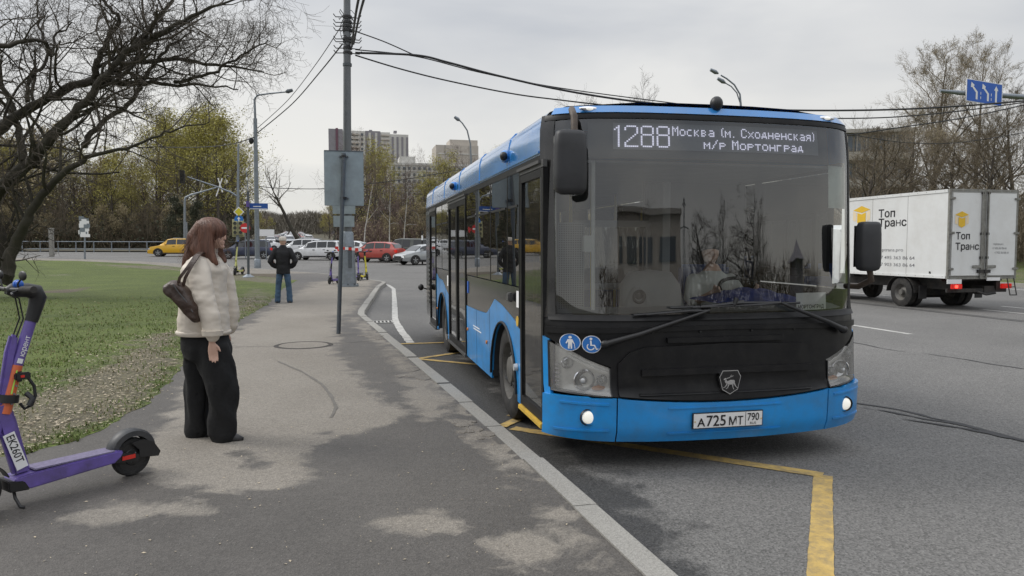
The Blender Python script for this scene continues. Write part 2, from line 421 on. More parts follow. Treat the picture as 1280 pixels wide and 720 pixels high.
def frange(a, b, s):
    r = []; x = a
    while x < b - 1e-6: r.append(x); x += s
    return r + [b]
# endless ground far below the detailed sheets
ysg = [-1500, -300, -60] + frange(0, 160, 10) + [250, 400, 600, 800, 1500]
sheet('ground', ysg, lambda y: -1500, lambda y: 1500, 8, lambda x, y: gz(min(y, 700)) - .06, M['woodsoil'])
sheet('road', [-60, -20] + frange(0, 140, 4), lambda y: -160, lambda y: 60, 40, lambda x, y: gz(y), M['road'])
# --- pavement, with the damp stains of the photograph
DRY = [Gp(q) for q in (
    [(352, 378), (395, 352), (470, 350), (462, 362), (440, 388), (420, 396), (424, 422), (416, 432), (428, 448), (440, 462), (458, 480), (478, 498), (503, 512), (498, 528), (455, 540), (400, 548), (372, 575), (378, 598), (330, 612), (262, 618), (205, 600), (170, 575), (196, 545), (222, 500), (250, 470), (270, 450), (285, 420), (318, 400)],
    [(95, 645), (150, 628), (235, 628), (262, 640), (200, 650), (120, 655)],
    [(462, 655), (520, 638), (578, 650), (592, 668), (530, 668), (480, 664)],
    [(600, 672), (680, 668), (700, 690), (660, 712), (610, 700)],
    [(520, 470), (545, 490), (560, 520), (530, 525), (512, 500)])]
HOLE = [Gp(q) for q in ([(392, 540), (420, 536), (425, 552), (400, 556)], [(270, 560), (330, 566), (350, 590), (300, 585)], [(405, 392), (440, 395), (425, 400)])]
def wet(x, y):
    if y > 45 or x < -5: return .35
    d = max(sdist((x, y), q) for q in DRY); d = min(d, -max(sdist((x, y), q) for q in HOLE) + .05)
    s = .16 + .035 * y; v = max(0, min(1, .52 - .5 * d / s)); dk = XR(y) - x
    if 0 <= dk < .55 and y < 16: v = lerp(min(v, (.575 if y < 4.6 else .54 if y < 6.5 else .51) + .07 * noise.noise(Vector((x * 5, y * 2, 0)))), v, min(1, max(0, dk - .22) / .3))
    return v
xlp = lambda y: -9.0 if y < 6.8 else -3.2
ys = frange(-6, .6, 1) + frange(1, 6.8, .07)
sheet('pavement', ys, lambda y: -4.2, lambda y: XR(y), 84, lambda x, y: .12, M['pave'], attr='wet', af=wet)
sheet('pavement', frange(6.8, 12, .09) + frange(12.15, 20, .16) + frange(20.4, 40, .4), lambda y: -3.0, lambda y: XR(y) , 64, lambda x, y: .12 + gz(y), M['pave'], attr='wet', af=wet)
sheet('pavement', frange(-6, 6.8, 1), lambda y: -30, lambda y: -4.2, 6, lambda x, y: .12, M['pave'], attr='wet', af=lambda x, y: .8)
sheet('pavement', frange(40, far_y, 2), lambda y: -130, lambda y: XR(y), 30, lambda x, y: .12 + gz(y), M['pave'], attr='wet', af=lambda x, y: .45)
sheet('soil', frange(6.8, 40, 1), lambda y: -130, lambda y: -3.0, 20, lambda x, y: .118 + gz(y), M['soil'])
# --- grass laid over the soil, with a ragged edge
GE = Gp([(0, 572), (30, 569), (100, 549), (150, 526), (185, 505), (232, 455), (300, 400), (335, 381), (352, 362), (372, 350)])
GFAR = Gp([(372, 350), (330, 346), (285, 342.5), (240, 340), (225, 334), (180, 330), (100, 326.5), (0, 325), (-250, 323)])
ge = pw([(y, x) for x, y in GE]); gf = pw([(y, x) for x, y in GFAR])
def gxr(y):
    r = ge(y) if y < GE[-1][1] else gf(y)
    return r + .10 * noise.noise(Vector((0, y * 1.9, 3))) + .06 * noise.noise(Vector((0, y * 7, 9)))
DIRT = [Gp(q) for q in (
    [(-60, 575), (0, 568), (100, 548), (150, 525), (185, 505), (228, 455), (226, 412), (190, 418), (150, 440), (110, 462), (60, 480), (20, 500), (-40, 520)],
    [(232, 455), (300, 400), (335, 381), (345, 368), (318, 360), (300, 372), (280, 385), (240, 415)],
    [(215, 332), (300, 343), (372, 350), (350, 356), (290, 352), (240, 343)],
    [(100, 330), (220, 333), (240, 340), (150, 335)])]
def dirt(x, y):
    if x < -40: return .3
    d = max(sdist((x, y), q) for q in DIRT)
    return max(0, min(1, .45 + .5 * d / (.25 + .05 * y)))
def gzz(x, y): return .121 + .022 * min(1, max(0, gxr(y) - x) * 5, max(0, y - 5.87) * 5) + gz(y) + .05 * noise.noise(Vector((x * .25, y * .2, 0))) * min(1, max(0, (gxr(y) - x)) * .5) + .012 * noise.noise(Vector((x * 3, y * 3, 1)))
gys = [5.87, 5.90, 5.95] + frange(6.05, 12, .12) + frange(12.3, 30, .3) + frange(31, GFAR[-1][1], 1)
sheet('grass', gys, lambda y: gxr(y) - 3.5 - y * .12, gxr, 60, gzz, M['grass'], kind='stuff', attr='dirt', af=dirt)
sheet('grass', gys, lambda y: -130, lambda y: gxr(y) - 3.5 - y * .12, 30, gzz, M['grass'], kind='stuff', attr='dirt', af=dirt)
rnd = random.Random(5)
# blades: near ones only, over the green part and the edge
mb = MB()
for _ in range(62000):
    y = 5.9 + 17 * rnd.random() ** 1.5; x = gxr(y) - (4.6 + y * .35) * rnd.random() ** 1.2
    if rnd.random() < (y - 9) / 15: continue
    dd = dirt(x, y)
    if rnd.random() < dd * 1.3 - .18: continue
    if noise.noise(Vector((x * 1.7, y * 1.7, 5))) + .35 < rnd.random() * .5: continue
    h = (.016 + .024 * rnd.random()) * (1 + .03 * y); ww = .0045 * (1 + .09 * y); a = rnd.random() * 6.28; z = gzz(x, y) - .004
    lx, ly = rnd.uniform(-.02, .02), rnd.uniform(-.02, .02)
    dx, dy = math.cos(a) * ww, math.sin(a) * ww
    mb.add([(x - dx, y - dy, z), (x + dx, y + dy, z), (x + lx, y + ly, z + h)], [(0, 1, 2)], 1 if rnd.random() < .22 else 0)
tag(mb.build('grass_blade', [M['blade'], M['blade_dry']], fix=False), kind='stuff')
mb = MB()
for _ in range(20000):
    y = 5.9 + 16 * rnd.random() ** 1.4; x = gxr(y) - (3.0 + y * .2) * rnd.random() ** 1.1
    if rnd.random() > dirt(x, y) * 1.3 + .02: continue
    s = (.006 + .012 * rnd.random() ** 2) * (1 + .035 * y); z = gzz(x, y) + .006 + .008 * rnd.random(); a = rnd.random() * 6.28
    c, q = math.cos(a) * s, math.sin(a) * s; k = .3 + .5 * rnd.random(); t = rnd.uniform(-.6, .6) * s
    mb.add([(x - c, y - q, z), (x + q * k, y - c * k, z + abs(t)), (x + c, y + q, z + t * .3), (x - q * k, y + c * k, z + .002)], [(0, 1, 2, 3)])
for _ in range(900):
    y = 2.5 + 9 * rnd.random(); x = XR(y) - 3.6 * rnd.random(); s = .004 + .008 * rnd.random() ** 3; a = rnd.random() * 6.28
    c, q = math.cos(a) * s, math.sin(a) * s
    if y > 5.85 and x < gxr(y) - .1: continue
    mb.add([(x - c, y - q, .123), (x + q * .6, y - c * .6, .126), (x + c, y + q, .125), (x - q * .6, y + c * .6, .124)], [(0, 1, 2, 3)])
tag(mb.build('leaf_litter', M['litter'], fix=False), kind='stuff')
# --- kerb stones
def resample(pl, step):
    out = [Vector(pl[0])]; acc = 0
    for a, b in zip(pl, pl[1:]):
        a, b = Vector(a), Vector(b); d = (b - a).length; t = step - acc
        while t <= d: out.append(a + (b - a) * (t / d)); t += step
        acc = (acc + d) % step if d + acc >= step else acc + d
    out.append(Vector(pl[-1])); return out
kroot = bpy.data.objects.new('kerb', None); COL.objects.link(kroot); tag(kroot, kind='structure')
def kerb_run(pl, wd, step, root, h=.125, inward=0):
    pts = resample(pl, step)
    for i in range(len(pts) - 1):
        a, b = pts[i], pts[i + 1]; d = b - a
        if d.length < .15: continue
        u = d.normalized(); nn = Vector((u.y, -u.x)); a2 = a + u * .009; b2 = b - u * .009
        jz = rnd.uniform(-.008, .008); jx = rnd.uniform(-.007, .007)
        mb = MB(); q = []
        ya = gz(a.y); yb = gz(b.y)
        for (p, zz) in ((a2, ya), (b2, yb)):
            p = p + nn * jx
            q.append([(p.x, p.y, zz - .1), (p.x + nn.x * wd, p.y + nn.y * wd, zz - .1), (p.x + nn.x * wd, p.y + nn.y * wd, zz + h - .012 + jz), (p.x + nn.x * (wd - .015), p.y + nn.y * (wd - .015), zz + h + jz), (p.x, p.y, zz + h + .002 + jz)])
        mb.rings(q); mb.build('kerb_stone', M['kerb'], root)
kerb_run(KE[:9], .155, 1.0, kroot); kerb_run(KE[8:], .155, 1.0, kroot)
kerb_run([KE[-1]] + FE[:3], .16, 1.6, kroot); kerb_run(FE[2:6], .16, 6, kroot)
# joint of pale filler between kerb and pavement: broken-up asphalt flakes
mb = MB()
def flake(x, y, s, z=.1225, st=1.6):
    z += rnd.random() * .003
    n = rnd.randint(6, 9); ang = rnd.random() * 6.28; pts = []
    for k in range(n):
        a = 2 * math.pi * k / n; r = s * rnd.uniform(.62, 1.1); px, py = r * math.cos(a), r * math.sin(a) * st
        pts.append((x + px * math.cos(ang * .15) - py * math.sin(ang * .15), y + px * math.sin(ang * .15) + py * math.cos(ang * .15)))
    n = len(pts); mb.add([(p[0], p[1], z + .0015) for p in pts] + [(p[0] + (p[0] - x) * .06, p[1] + (p[1] - y) * .06, z - .004) for p in pts], [tuple(range(n))] + [(i, i + n, (i + 1) % n + n, (i + 1) % n) for i in range(n)])
y = 3.0
while y < 14:
    k = noise.noise(Vector((y * 1.1, 0, 7)))
    if k > .12:
        for j in range(rnd.randint(1, 3)):
            flake(XR(y) - .06 - j * rnd.uniform(.06, .12) - rnd.random() * .05, y + rnd.uniform(-.08, .08), rnd.uniform(.02, .075) * (1 if y < 6 else 1.5))
    y += rnd.uniform(.09, .17) * (1 + y * .03)
tag(mb.build('asphalt_flake', M['flake'], fix=False), kind='stuff')
# --- painted markings, cracks and joints
def ribbon(name, pl, wd, z, m, jag=0, parent=None, step=.12, kind='structure', taper=False):
    pts = resample(pl, step); mb = MB(); n = len(pts)
    for i, p in enumerate(pts):
        d = (pts[min(i + 1, n - 1)] - pts[max(i - 1, 0)]).normalized(); nn = Vector((-d.y, d.x))
        w_ = wd * (math.sin(math.pi * min(1, max(.02, i / (n - 1)))) ** .5 if taper else 1)
        a = w_ / 2 * (1 + (rnd.uniform(-jag, jag) if jag else 0)); b = w_ / 2 * (1 + (rnd.uniform(-jag, jag) if jag else 0))
        off = Vector((0, 0)) if not taper else nn * noise.noise(Vector((p.x * 1.5, p.y * 1.5, 2))) * .12
        z_ = z + gz(p.y); mb.v += [(*(p + off + nn * a), z_), (*(p + off - nn * b), z_)]
    for i in range(n - 1): mb.f.append((2 * i, 2 * i + 1, 2 * i + 3, 2 * i + 2)); mb.m.append(0)
    return tag(mb.build(name, m, parent, fix=False), kind=kind)
zz = [(1.15, 1.6), (3.27, 4.55), (1.42, 6.35)]
for kk, (a, b) in enumerate(zip(zz, zz[1:])): ribbon('yellow_marking', [a, b], .125, .004 + .0015 * kk, M['yellowline'], .05, step=.05)
ribbon('yellow_marking', [(1.33, 6.42), (1.62, 6.75)], .1, .008, M['yellowline'], .15, step=.05)
for a, b in (((1.5, 6.8), (3.3, 8.5)), ((3.3, 8.5), (.98, 10.6)), ((.98, 10.62), (3.2, 12.25)), ((.85, 12.3), (3.2, 12.36))):
    ribbon('yellow_marking', [a, b], .1, .004 + a[1] * .0003, M['yellowline'], .1, step=.08)
ribbon('white_marking', [(1.02, 12.4), (1.0, 14.2), (1.0, 15.6), (1.04, 16.8), (1.38, 22.5), (1.72, 28.5), (1.66, 31.2), (1.5, 33.2)], .14, .008, M['whiteline'], .12, step=.1)
for y in (12.75, 26, 40): ribbon('white_marking', [(10.14, y - 1.1), (10.14, y + 1.2)], .12, .004, M['whiteline'], .06)
for y in frange(-4, 60, 8): ribbon('white_marking', [(17.3, y), (17.3, y + 4.6)], .13, .004, M['whiteline'], .06)
for y in frange(-2, 60, 8): ribbon('white_marking', [(20.4, y), (20.4, y + 4.6)], .13, .004, M['whiteline'], .06)
ribbon('white_marking', [(15.9, 0), (15.9, 15.9)], .12, .004, M['whiteline'], .06)
ribbon('white_marking', [(24.6, -5), (24.6, 70)], .14, .004, M['whiteline'], .06, step=1)
ribbon('road_joint', [(14.22, -20), (14.1, 60)], .07, .005, M['tar'], .3)
ribbon('road_joint', [(14.42, -20), (14.3, 60)], .04, .005, M['tar'], .3)
for a, b in (((8.2, 11.4), (8.36, 9.7)), ((8.5, 9.5), (8.8, 7.6)), ((8.7, 7), (8.9, 3)), ((8.05, 18), (8.2, 13))): ribbon('road_crack', [a, b], .035, .005, M['tar'], .6, taper=True)
for k in range(3): ribbon('road_crack', [(5.02 + .03 * k, 6.9 - .5 * k), (5.36 + .05 * k, 6.0 - .4 * k), (5.5, 5.2 - .2 * k), (5.5 + .03 * k, 4.3)], .055, .005 + .001 * k, M['tar'], .8, taper=True)
for a, b in (((-.5, 43), (8, 41)), ((1.8, 25), (9, 24.2)), ((1.9, 50), (12, 52)), ((2, 18.6), (8, 18.0)), ((2.3, 33), (6, 32.5)), ((-14, 70), (4, 62))): ribbon('road_crack', [a, b], .09, .005, M['tar'], .7, taper=True, step=.3)
for a, b in (((-2.1, 11.5), (-1.0, 11.62)), ((-.35, 11.6), (.5, 11.9)), ((-.5, 15.2), (.1, 15.4))): ribbon('pavement_crack', [a, b], .018, .124, M['tar'], .6, taper=True, step=.06)
# curved scuff on the pavement
arc = [G(x, y, .12).xy for x, y in [(348, 452), (378, 465), (402, 480), (415, 497), (420, 510), (414, 522)]]
ribbon('tyre_scuff', arc, .03, .124, mat('scuff', (.13, .12, .105), .8, 0, .2, 9), .4)
# manhole: ring set flush in the pavement, cover inside
mh = bpy.data.objects.new('manhole', None); COL.objects.link(mh); mh.location = (-.66, 11.6, .12)
tag(mh, 'round manhole cover sunk in the pale dry patch of the pavement', 'manhole cover')
MB().lathe([(.000, .37), (.006, .37), (.006, .42), (.0, .44)], (0, 0, 0), 'z', 40).build('ring', mat('dark_joint', (.045, .04, .036), .9, 0, .3, 14), mh)
MB().lathe([(.001, .0), (.005, .005), (.005, .36), (.001, .368)], (0, 0, 0), 'z', 40).build('cover', M['pave'], mh)
# storm drain grate
dg = thing('drain_grate', 'slotted iron storm drain grate in the gutter by the kerb corner', 'drain grate', (.62, 15.95, .0))
MB().box(-.30, .30, -.2, .2, .003, .006).build('pit_shade_sheet', mat('pit_shade_sheet', (.012, .012, .012), .9, 0, 0), dg)  # flat black sheet on the road, painting the shade of the drain pit
fr = MB(); 
for a in ((-.32, -.29, -.22, .22), (.29, .32, -.22, .22), (-.29, .29, -.22, -.19), (-.29, .29, .19, .22)): fr.box(*a, .004, .018)
fr.build('frame', M['whiteline'], dg)
for i in range(7): MB().box(-.27 + i * .08, -.235 + i * .08, -.19, .19, .006, .016).build('bar', M['whiteline'], dg)
# --- right-hand side of the road
def kerb2(pl, root, step): kerb_run(pl, .16, step, root)
sheet('verge', [-60, -20, 0, 20, 40, 60, 90, 140], lambda y: 26.2, lambda y: 200, 12, lambda x, y: .13 + gz(y) + .6 * max(0, min(1, (x - 30) / 20)), M['grass'], attr='dirt', af=lambda x, y: .42 + .25 * noise.noise(Vector((x * .2, y * .2, 0))))
k2 = bpy.data.objects.new('kerb', None); COL.objects.link(k2); tag(k2, kind='structure')
mbk = [(26.04, y) for y in (-20, 60)]
pts = resample(mbk, 2.0)
for i in range(len(pts) - 1):
    a, b = pts[i], pts[i + 1]; MB().box(26.04, 26.2, a.y + .01, b.y - .01, -.1, .16 + gz(a.y)).build('kerb_stone', M['kerb'], k2)
# --- ground of the wood across the junction and the avenue that climbs through it
WF = Gp([(-400, 313.5), (0, 313.5), (230, 314.5), (330, 312), (420, 310.5), (620, 309), (760, 308)], .1)
wfy = pw([(x, y) for x, y in WF])
def sheetx(name, xs, ylo, yhi, ny, zf, m, kind='structure'):
    mb = MB()
    for x in xs:
        for j in range(ny + 1):
            t = (j / ny) ** 2; y = ylo(x) + (yhi - ylo(x)) * t; mb.v.append((x, y, zf(x, y)))
    for i in range(len(xs) - 1):
        for j in range(ny): q = i * (ny + 1) + j; mb.f.append((q, q + ny + 1, q + ny + 2, q + 1)); mb.m.append(0)
    return tag(mb.build(name, m, fix=False), kind=kind)
sheetx('wood_floor', frange(-150, 60, 6), wfy, 420, 26, lambda x, y: .13 + gz(y), M['woodsoil'])
mb = MB()
av = lambda y: -.0665 * y
for y in frange(wfy(-7) - 1, 480, 10): mb.v += [(av(y) - 6.5, y, .2 + gz(y)), (av(y) + 6.5, y, .2 + gz(y))]
for i in range(len(mb.v) // 2 - 1): mb.f.append((2 * i, 2 * i + 1, 2 * i + 3, 2 * i + 2)); mb.m.append(0)
tag(mb.build('road', M['road'], fix=False), kind='structure')
# ============================================================ BUS (local: x across, y from the front backwards, root on the road under the front centre)
BX, BY = 2.67, 4.92
M['blue'] = mat('bus_blue_paint', (.012, .27, .68), .36, 0, .07, 3, coat=.5, bump=.015, bs=7, dirt=((.07, .13, .19), .5, 4))
M['roofblue'] = mat('bus_roof_blue_paint', (.03, .23, .60), .16, 0, .06, 3, coat=1, dirt=((.14, .2, .28), .3, 5))
M['busblack'] = mat('bus_black_panel', (.006, .006, .007), .42, 0, .3, 4, spec=.28, dirt=((.03, .029, .027), .5, 7))
M['busgloss'] = mat('bus_gloss_black', (.020, .020, .021), .2, 0, .2, 3, coat=.35, dirt=((.07, .065, .06), .35, 4))
M['bustrim'] = mat('bus_trim_grey', (.09, .09, .09), .5, .3, .2, 9)
M['ws'] = glassmat('windscreen_glass', (.86, .89, .87), .075, .01, ((.30, .31, .32), .004))
M['sideglass'] = glassmat('tinted_side_glass', (.20, .21, .19), .09, .01, ((.22, .21, .19), .04))
M['cabglass'] = glassmat('clear_cab_glass', (.85, .88, .86), .03, .02); M['farglass'] = glassmat('lightly_tinted_glass', (.50, .53, .50), .05, .02)
M['doorglass'] = glassmat('door_glass', (.45, .47, .44), .06, .03, ((.25, .25, .23), .05))
M['int_grey'] = mat('interior_grey', (.17, .175, .18), .7, 0, .12, 5, bump=.1)
M['int_dark'] = mat('interior_dark', (.03, .032, .035), .7, 0, .2, 5)
M['int_light'] = mat('interior_pale', (.50, .50, .48), .6, 0, .08, 5)
M['seat_blue'] = mat('seat_blue_fabric', (.05, .08, .20), .9, 0, .3, 30)
M['handrail'] = mat('yellow_handrail', (.55, .4, .05), .4, 0, .1, 5)
M['perf'] = mat('perforated_grey', (.15, .16, .16), .6, 0, .1, 5)
M['sill'] = mat('yellow_sill', (.65, .42, .05), .6, 0, .12, 10, dirt=((.2, .14, .06), .6, 12))
M['led'] = mat('led_light', (.5, .5, .6), .5, 0, 0, emit=(.80, .78, 1.0), est=.58)
M['lampon'] = mat('fog_lamp_glow', (.8, .8, .75), .2, 0, 0, emit=(1, .96, .85), est=.35)
M['hlglass'] = glassmat('headlight_cover', (.93, .93, .92), .05, .02, ((.75, .74, .70), .16, .15))
M['hlbowl'] = mat('headlight_reflector', (.80, .79, .76), .3, .35, .15, 16)
M['paper'] = mat('paper', (.84, .84, .84), .8, 0, .05, 6)
M['scrim'] = glassmat('pale_sun_strip', (.45, .52, .48), .03, .2, ((.60, .68, .64), .9))
M['skin'] = mat('skin', (.52, .33, .25), .55, 0, .08, 12)
bus = thing('bus', 'blue and black city bus on route 1288 stopped along the kerb', 'bus', (BX, BY, 0))
def lipx(q): return q
yF = lambda u: float(np.interp(abs(u), [0, .3, .6, .8, .95, 1.05, 1.12, 1.18, 1.22, 1.25], [0, .004, .022, .05, .09, .132, .175, .225, .275, .335]))
wz = lambda z: float(np.interp(z, [0, .2, .9, 2.2, 2.35, 2.48, 2.58, 2.64, 2.69], [.985, .995, 1, 1, .999, .995, .985, .955, .88]))
tl = lambda z: float(np.interp(z, [0, .2, .3, .55, .58, 1.08, 1.12, 2.3, 2.58, 2.66, 2.70], [.05, .02, -.02, -.03, .0, .03, .06, .115, .145, .19, .27]))
def S(u, z, d=0.0):
    """point of the bus front: u across, z up, d outwards"""
    y = yF(u) + tl(z); x = u * wz(z)
    k = (yF(abs(u) + .02) - yF(abs(u) - .02)) / .04 if abs(u) < 1.24 else 4
    n = Vector((math.copysign(k, u) if u else 0, -1, 0)).normalized()
    return Vector((x, y, z)) + n * d
def fstrip(name, u0, u1, zb, zt, d, m, nu=40, nv=6, th=.02, parent=bus, smooth=50):
    zb = zb if callable(zb) else (lambda u, q=zb: q); zt = zt if callable(zt) else (lambda u, q=zt: q)
    mb = MB()
    mb.grid(lambda a, b: S(lerp(u0, u1, a), lerp(zb(lerp(u0, u1, a)), zt(lerp(u0, u1, a)), b), d), nu, nv)
    n1 = (nu + 1) * (nv + 1)
    if th:
        mb.grid(lambda a, b: S(lerp(u0, u1, a), lerp(zb(lerp(u0, u1, a)), zt(lerp(u0, u1, a)), b), d - th), nu, nv)
        W = nu + 1
        e = [i for i in range(W)] + [nu + W * j for j in range(1, nv + 1)] + [W * nv + i for i in range(nu - 1, -1, -1)] + [W * j for j in range(nv - 1, 0, -1)]
        for i in range(len(e)): a, b = e[i], e[(i + 1) % len(e)]; mb.f.append((a, b, b + n1, a + n1)); mb.m.append(0)
    return mb.build(name, m, parent, smooth)
# front skin
hlt = pw([(.80, .735), (.86, .745), (1.0, .80), (1.12, .865), (1.25, .95)])
def lowb(u): return .495 + .05 * (abs(u) / .84) ** 2
fstrip('front_mask', -.845, .845, lowb, 1.10, .004, M['busblack'], 50, 8)
for s in (-1, 1):
    fstrip('front_mask', *sorted((s * .845, s * 1.25)), lambda u: hlt(abs(u)) + .012, 1.10, .004, M['busblack'], 18, 5)
# raised hood panel with rounded shoulders, ledge and slot
hz = pw([(0, .915), (.62, .895), (.72, .86), (.80, .78), (.82, .70)])
def hb(u): return lowb(u) + .012
fstrip('hood_panel', -.80, .80, hb, lambda u: max(hb(u) + .02, hz(abs(u))), .030, M['busblack'], 60, 8, .028)
fstrip('hood_bar', -.64, .66, lambda u: .70 - .01 * abs(u), lambda u: .745 - .01 * abs(u), .054, M['busblack'], 40, 2, .028)
fstrip('hood_crease', -.66, .66, .557, .568, .040, M['busblack'], 30, 1, .014)
fstrip('hood_ledge', -.45, .45, .925, .960, .034, M['busblack'], 20, 2, .034)
fstrip('scuttle', -1.235, 1.235, lambda u: 1.015 - .02 * abs(u), lambda u: 1.045 - .01 * abs(u), .022, M['busblack'], 60, 3, .02)
fstrip('scuttle', -1.22, 1.22, 1.085, 1.125, .016, M['busblack'], 60, 3, .03)
# bumper: centre and corners
mbump = fstrip('bumper', -.812, .812, lambda u: .205 + .02 * (abs(u)) ** 2, lambda u: lowb(u) - .006, .028, M['blue'], 50, 8, .05)
fstrip('plate_recess_lip', -.46, .41, .452, .462, .034, M['blue'], 20, 1, .01)
fstrip('plate_recess_lip', -.46, .41, .262, .275, .036, M['blue'], 20, 1, .01)
for s in (-1, 1):
    a, b = sorted((s * .820, s * 1.25))
    c = fstrip('bumper_corner', a, b, lambda u: .205 + .035 * abs(u) ** 3 * .6, lambda u: .535 + .01 * (abs(u) > 1.0), .030, M['blue'], 26, 8, .05)
    fstrip('crease', *sorted((s * .87, s * 1.17)), lambda u: .485 + .04 * (abs(u) - .87), lambda u: .500 + .04 * (abs(u) - .87), .037, M['blue'], 14, 1, .02, c)
    fstrip('crease', *sorted((s * .87, s * 1.20)), .295, .31, .036, M['blue'], 14, 1, .02, c)
    fstrip('bumper_riser', *sorted((s * 1.222, s * 1.25)), .535, lambda u: hlt(abs(u)) + .01, .012, M['blue'], 4, 6, .03)
    # headlight
    hlb = lambda u: .548 + .035 * max(0, (abs(u) - .84)) / .4
    hl = fstrip('headlight', *sorted((s * .85, s * 1.22)), hlb, lambda u: hlt(abs(u)) - .004, -.05, M['hlbowl'], 18, 8, .01)
    for (cu, cz, r) in ((1.03, .655, .078), (.91, .655, .040), (1.14, .775, .045)):
        p = S(s * cu, cz, -.03)
        MB().lathe([(-.018, r), (-.022, r * .92), (.012, r * .78), (.028, r * .3), (.03, .001)], p, 'y', 28).build('reflector', M['chrome'], hl, 40)
        MB().sphere(S(s * cu, cz, -.012), r * .38, 12, 8).build('bulb', M['lens'], hl, 60)
    MB().sphere(S(s * .93, .60, -.02), (.05, .01, .02), 10, 6).build('indicator', M['orange'], hl, 60)
    for k in range(6):
        fstrip('bezel', *sorted((s * 1.185, s * 1.21)), .60 + k * .03, .612 + k * .03, -.02, M['chrome'], 2, 1, .01, hl)
    fstrip('bezel', *sorted((s * .87, s * 1.12)), lambda u: hlt(abs(u)) - .05, lambda u: hlt(abs(u)) - .035, -.012, M['hlbowl'], 8, 1, .015, hl)
    fstrip('cover', *sorted((s * .85, s * 1.225)), hlb, lambda u: hlt(abs(u)) - .004, .012, M['hlglass'], 18, 8, 0, hl)
    for (a0, a1) in ((.845, .853), (1.219, 1.227)): fstrip('seal', *sorted((s * a0, s * a1)), hlb, lambda u: hlt(abs(u)), .014, M['black'], 2, 4, .07, hl)
    fstrip('seal', *sorted((s * .848, s * 1.225)), lambda u: hlb(u) - .009, hlb, .014, M['black'], 14, 1, .07, hl)
    # fog lamp
    p = S(s * 1.0, .40, .030); fl = MB().lathe([(-.012, .056), (.004, .062), (.01, .052), (.03, .05)], p, 'y', 28).build('fog_lamp', M['black'], bus, 40)
    MB().sphere(p, (.047, .018, .047), 20, 10).build('bulb', M['lampon'], fl, 60)
# windscreen and its black surround
fstrip('windscreen', -1.19, 1.19, 1.125, 2.555, .002, M['ws'], 50, 16, 0)
fstrip('windscreen_surround', -1.235, 1.235, 2.545, 2.59, .012, M['busblack'], 50, 2, .03)
for s in (-1, 1):
    fstrip('pillar', *sorted((s * 1.182, s * 1.252)), 1.10, 2.59, .010, M['busgloss'], 6, 14, .03)
fstrip('roof_lip', -1.2, 1.2, 2.588, 2.64, .020, M['roofblue'], 50, 5, .03)
# roof shell
prof = [(1.249, 2.305), (1.248, 2.36), (1.246, 2.43), (1.243, 2.50), (1.228, 2.57), (1.185, 2.62), (1.08, 2.655), (.6, 2.678), (.3, 2.684), (0, 2.686)]
full = [(-x, z) for x, z in prof] + [(x, z) for x, z in prof[::-1][1:]]
rs = []
for t in [0, .01, .03, .08, .2, .4, .6, .8, .95, .99, 1]:
    ring = []
    for x, z in full:
        yf = yF(min(1.25, abs(x) / max(.7, wz(z)))) + tl(z) + .0; ye = 8.80 - .18 * (abs(x) / 1.25) ** 6 - max(0, z - 2.5) * .6
        ring.append((x, lerp(yf, ye, t), z))
    rs.append(ring)
mb = MB(); n = len(full)
for r in rs: mb.v += r
for i in range(len(rs) - 1):
    for k in range(n - 1): a = i * n + k; mb.f.append((a, a + 1, a + n + 1, a + n)); mb.m.append(0)
mb.build('roof', M['roofblue'], bus, 40)
MB().box(-.8, .8, 5.2, 7.6, 2.68, 2.80).build('roof_unit', M['roofblue'], bus, bevel=.04)
# side skins -------------------------------------------------------------
def side(name, s, y0, y1, zb, zt, d, m, nu=20, nv=3, th=.02, parent=bus, smooth=50):
    zb = zb if callable(zb) else (lambda u, q=zb: q); zt = zt if callable(zt) else (lambda u, q=zt: q)
    mb = MB()
    def fn(dd):
        def f(a, b):
            y = lerp(y0, y1, a); z = lerp(zb(y), zt(y), b)
            return (s * (1.25 * wz(z) + dd), y, z)
        return f
    mb.grid(fn(d), nu, nv); n1 = (nu + 1) * (nv + 1)
    if th:
        mb.grid(fn(d - th), nu, nv); W = nu + 1
        e = [i for i in range(W)] + [nu + W * j for j in range(1, nv + 1)] + [W * nv + i for i in range(nu - 1, -1, -1)] + [W * j for j in range(nv - 1, 0, -1)]
        for i in range(len(e)): a, b = e[i], e[(i + 1) % len(e)]; mb.f.append((a, b, b + n1, a + n1)); mb.m.append(0)
    return mb.build(name, m, parent, smooth)
AF, AR, AW = 1.84, 6.35, .57
def arch(y, c):
    d = abs(y - c)
    return .28 if d >= AW else max(.28, .34 + math.sqrt(max(0, AW ** 2 - d ** 2)) * .98)
def sk(y): return max(.28, arch(y, AF), arch(y, AR))
btop = pw([(1.10, .93), (1.3, .97), (1.9, 1.07), (2.25, 1.10), (2.42, 1.02), (2.68, .92), (3.2, .905), (4.0, .90), (5.58, .90), (5.9, .98), (6.35, 1.10), (6.8, 1.12), (7.1, 1.18)])
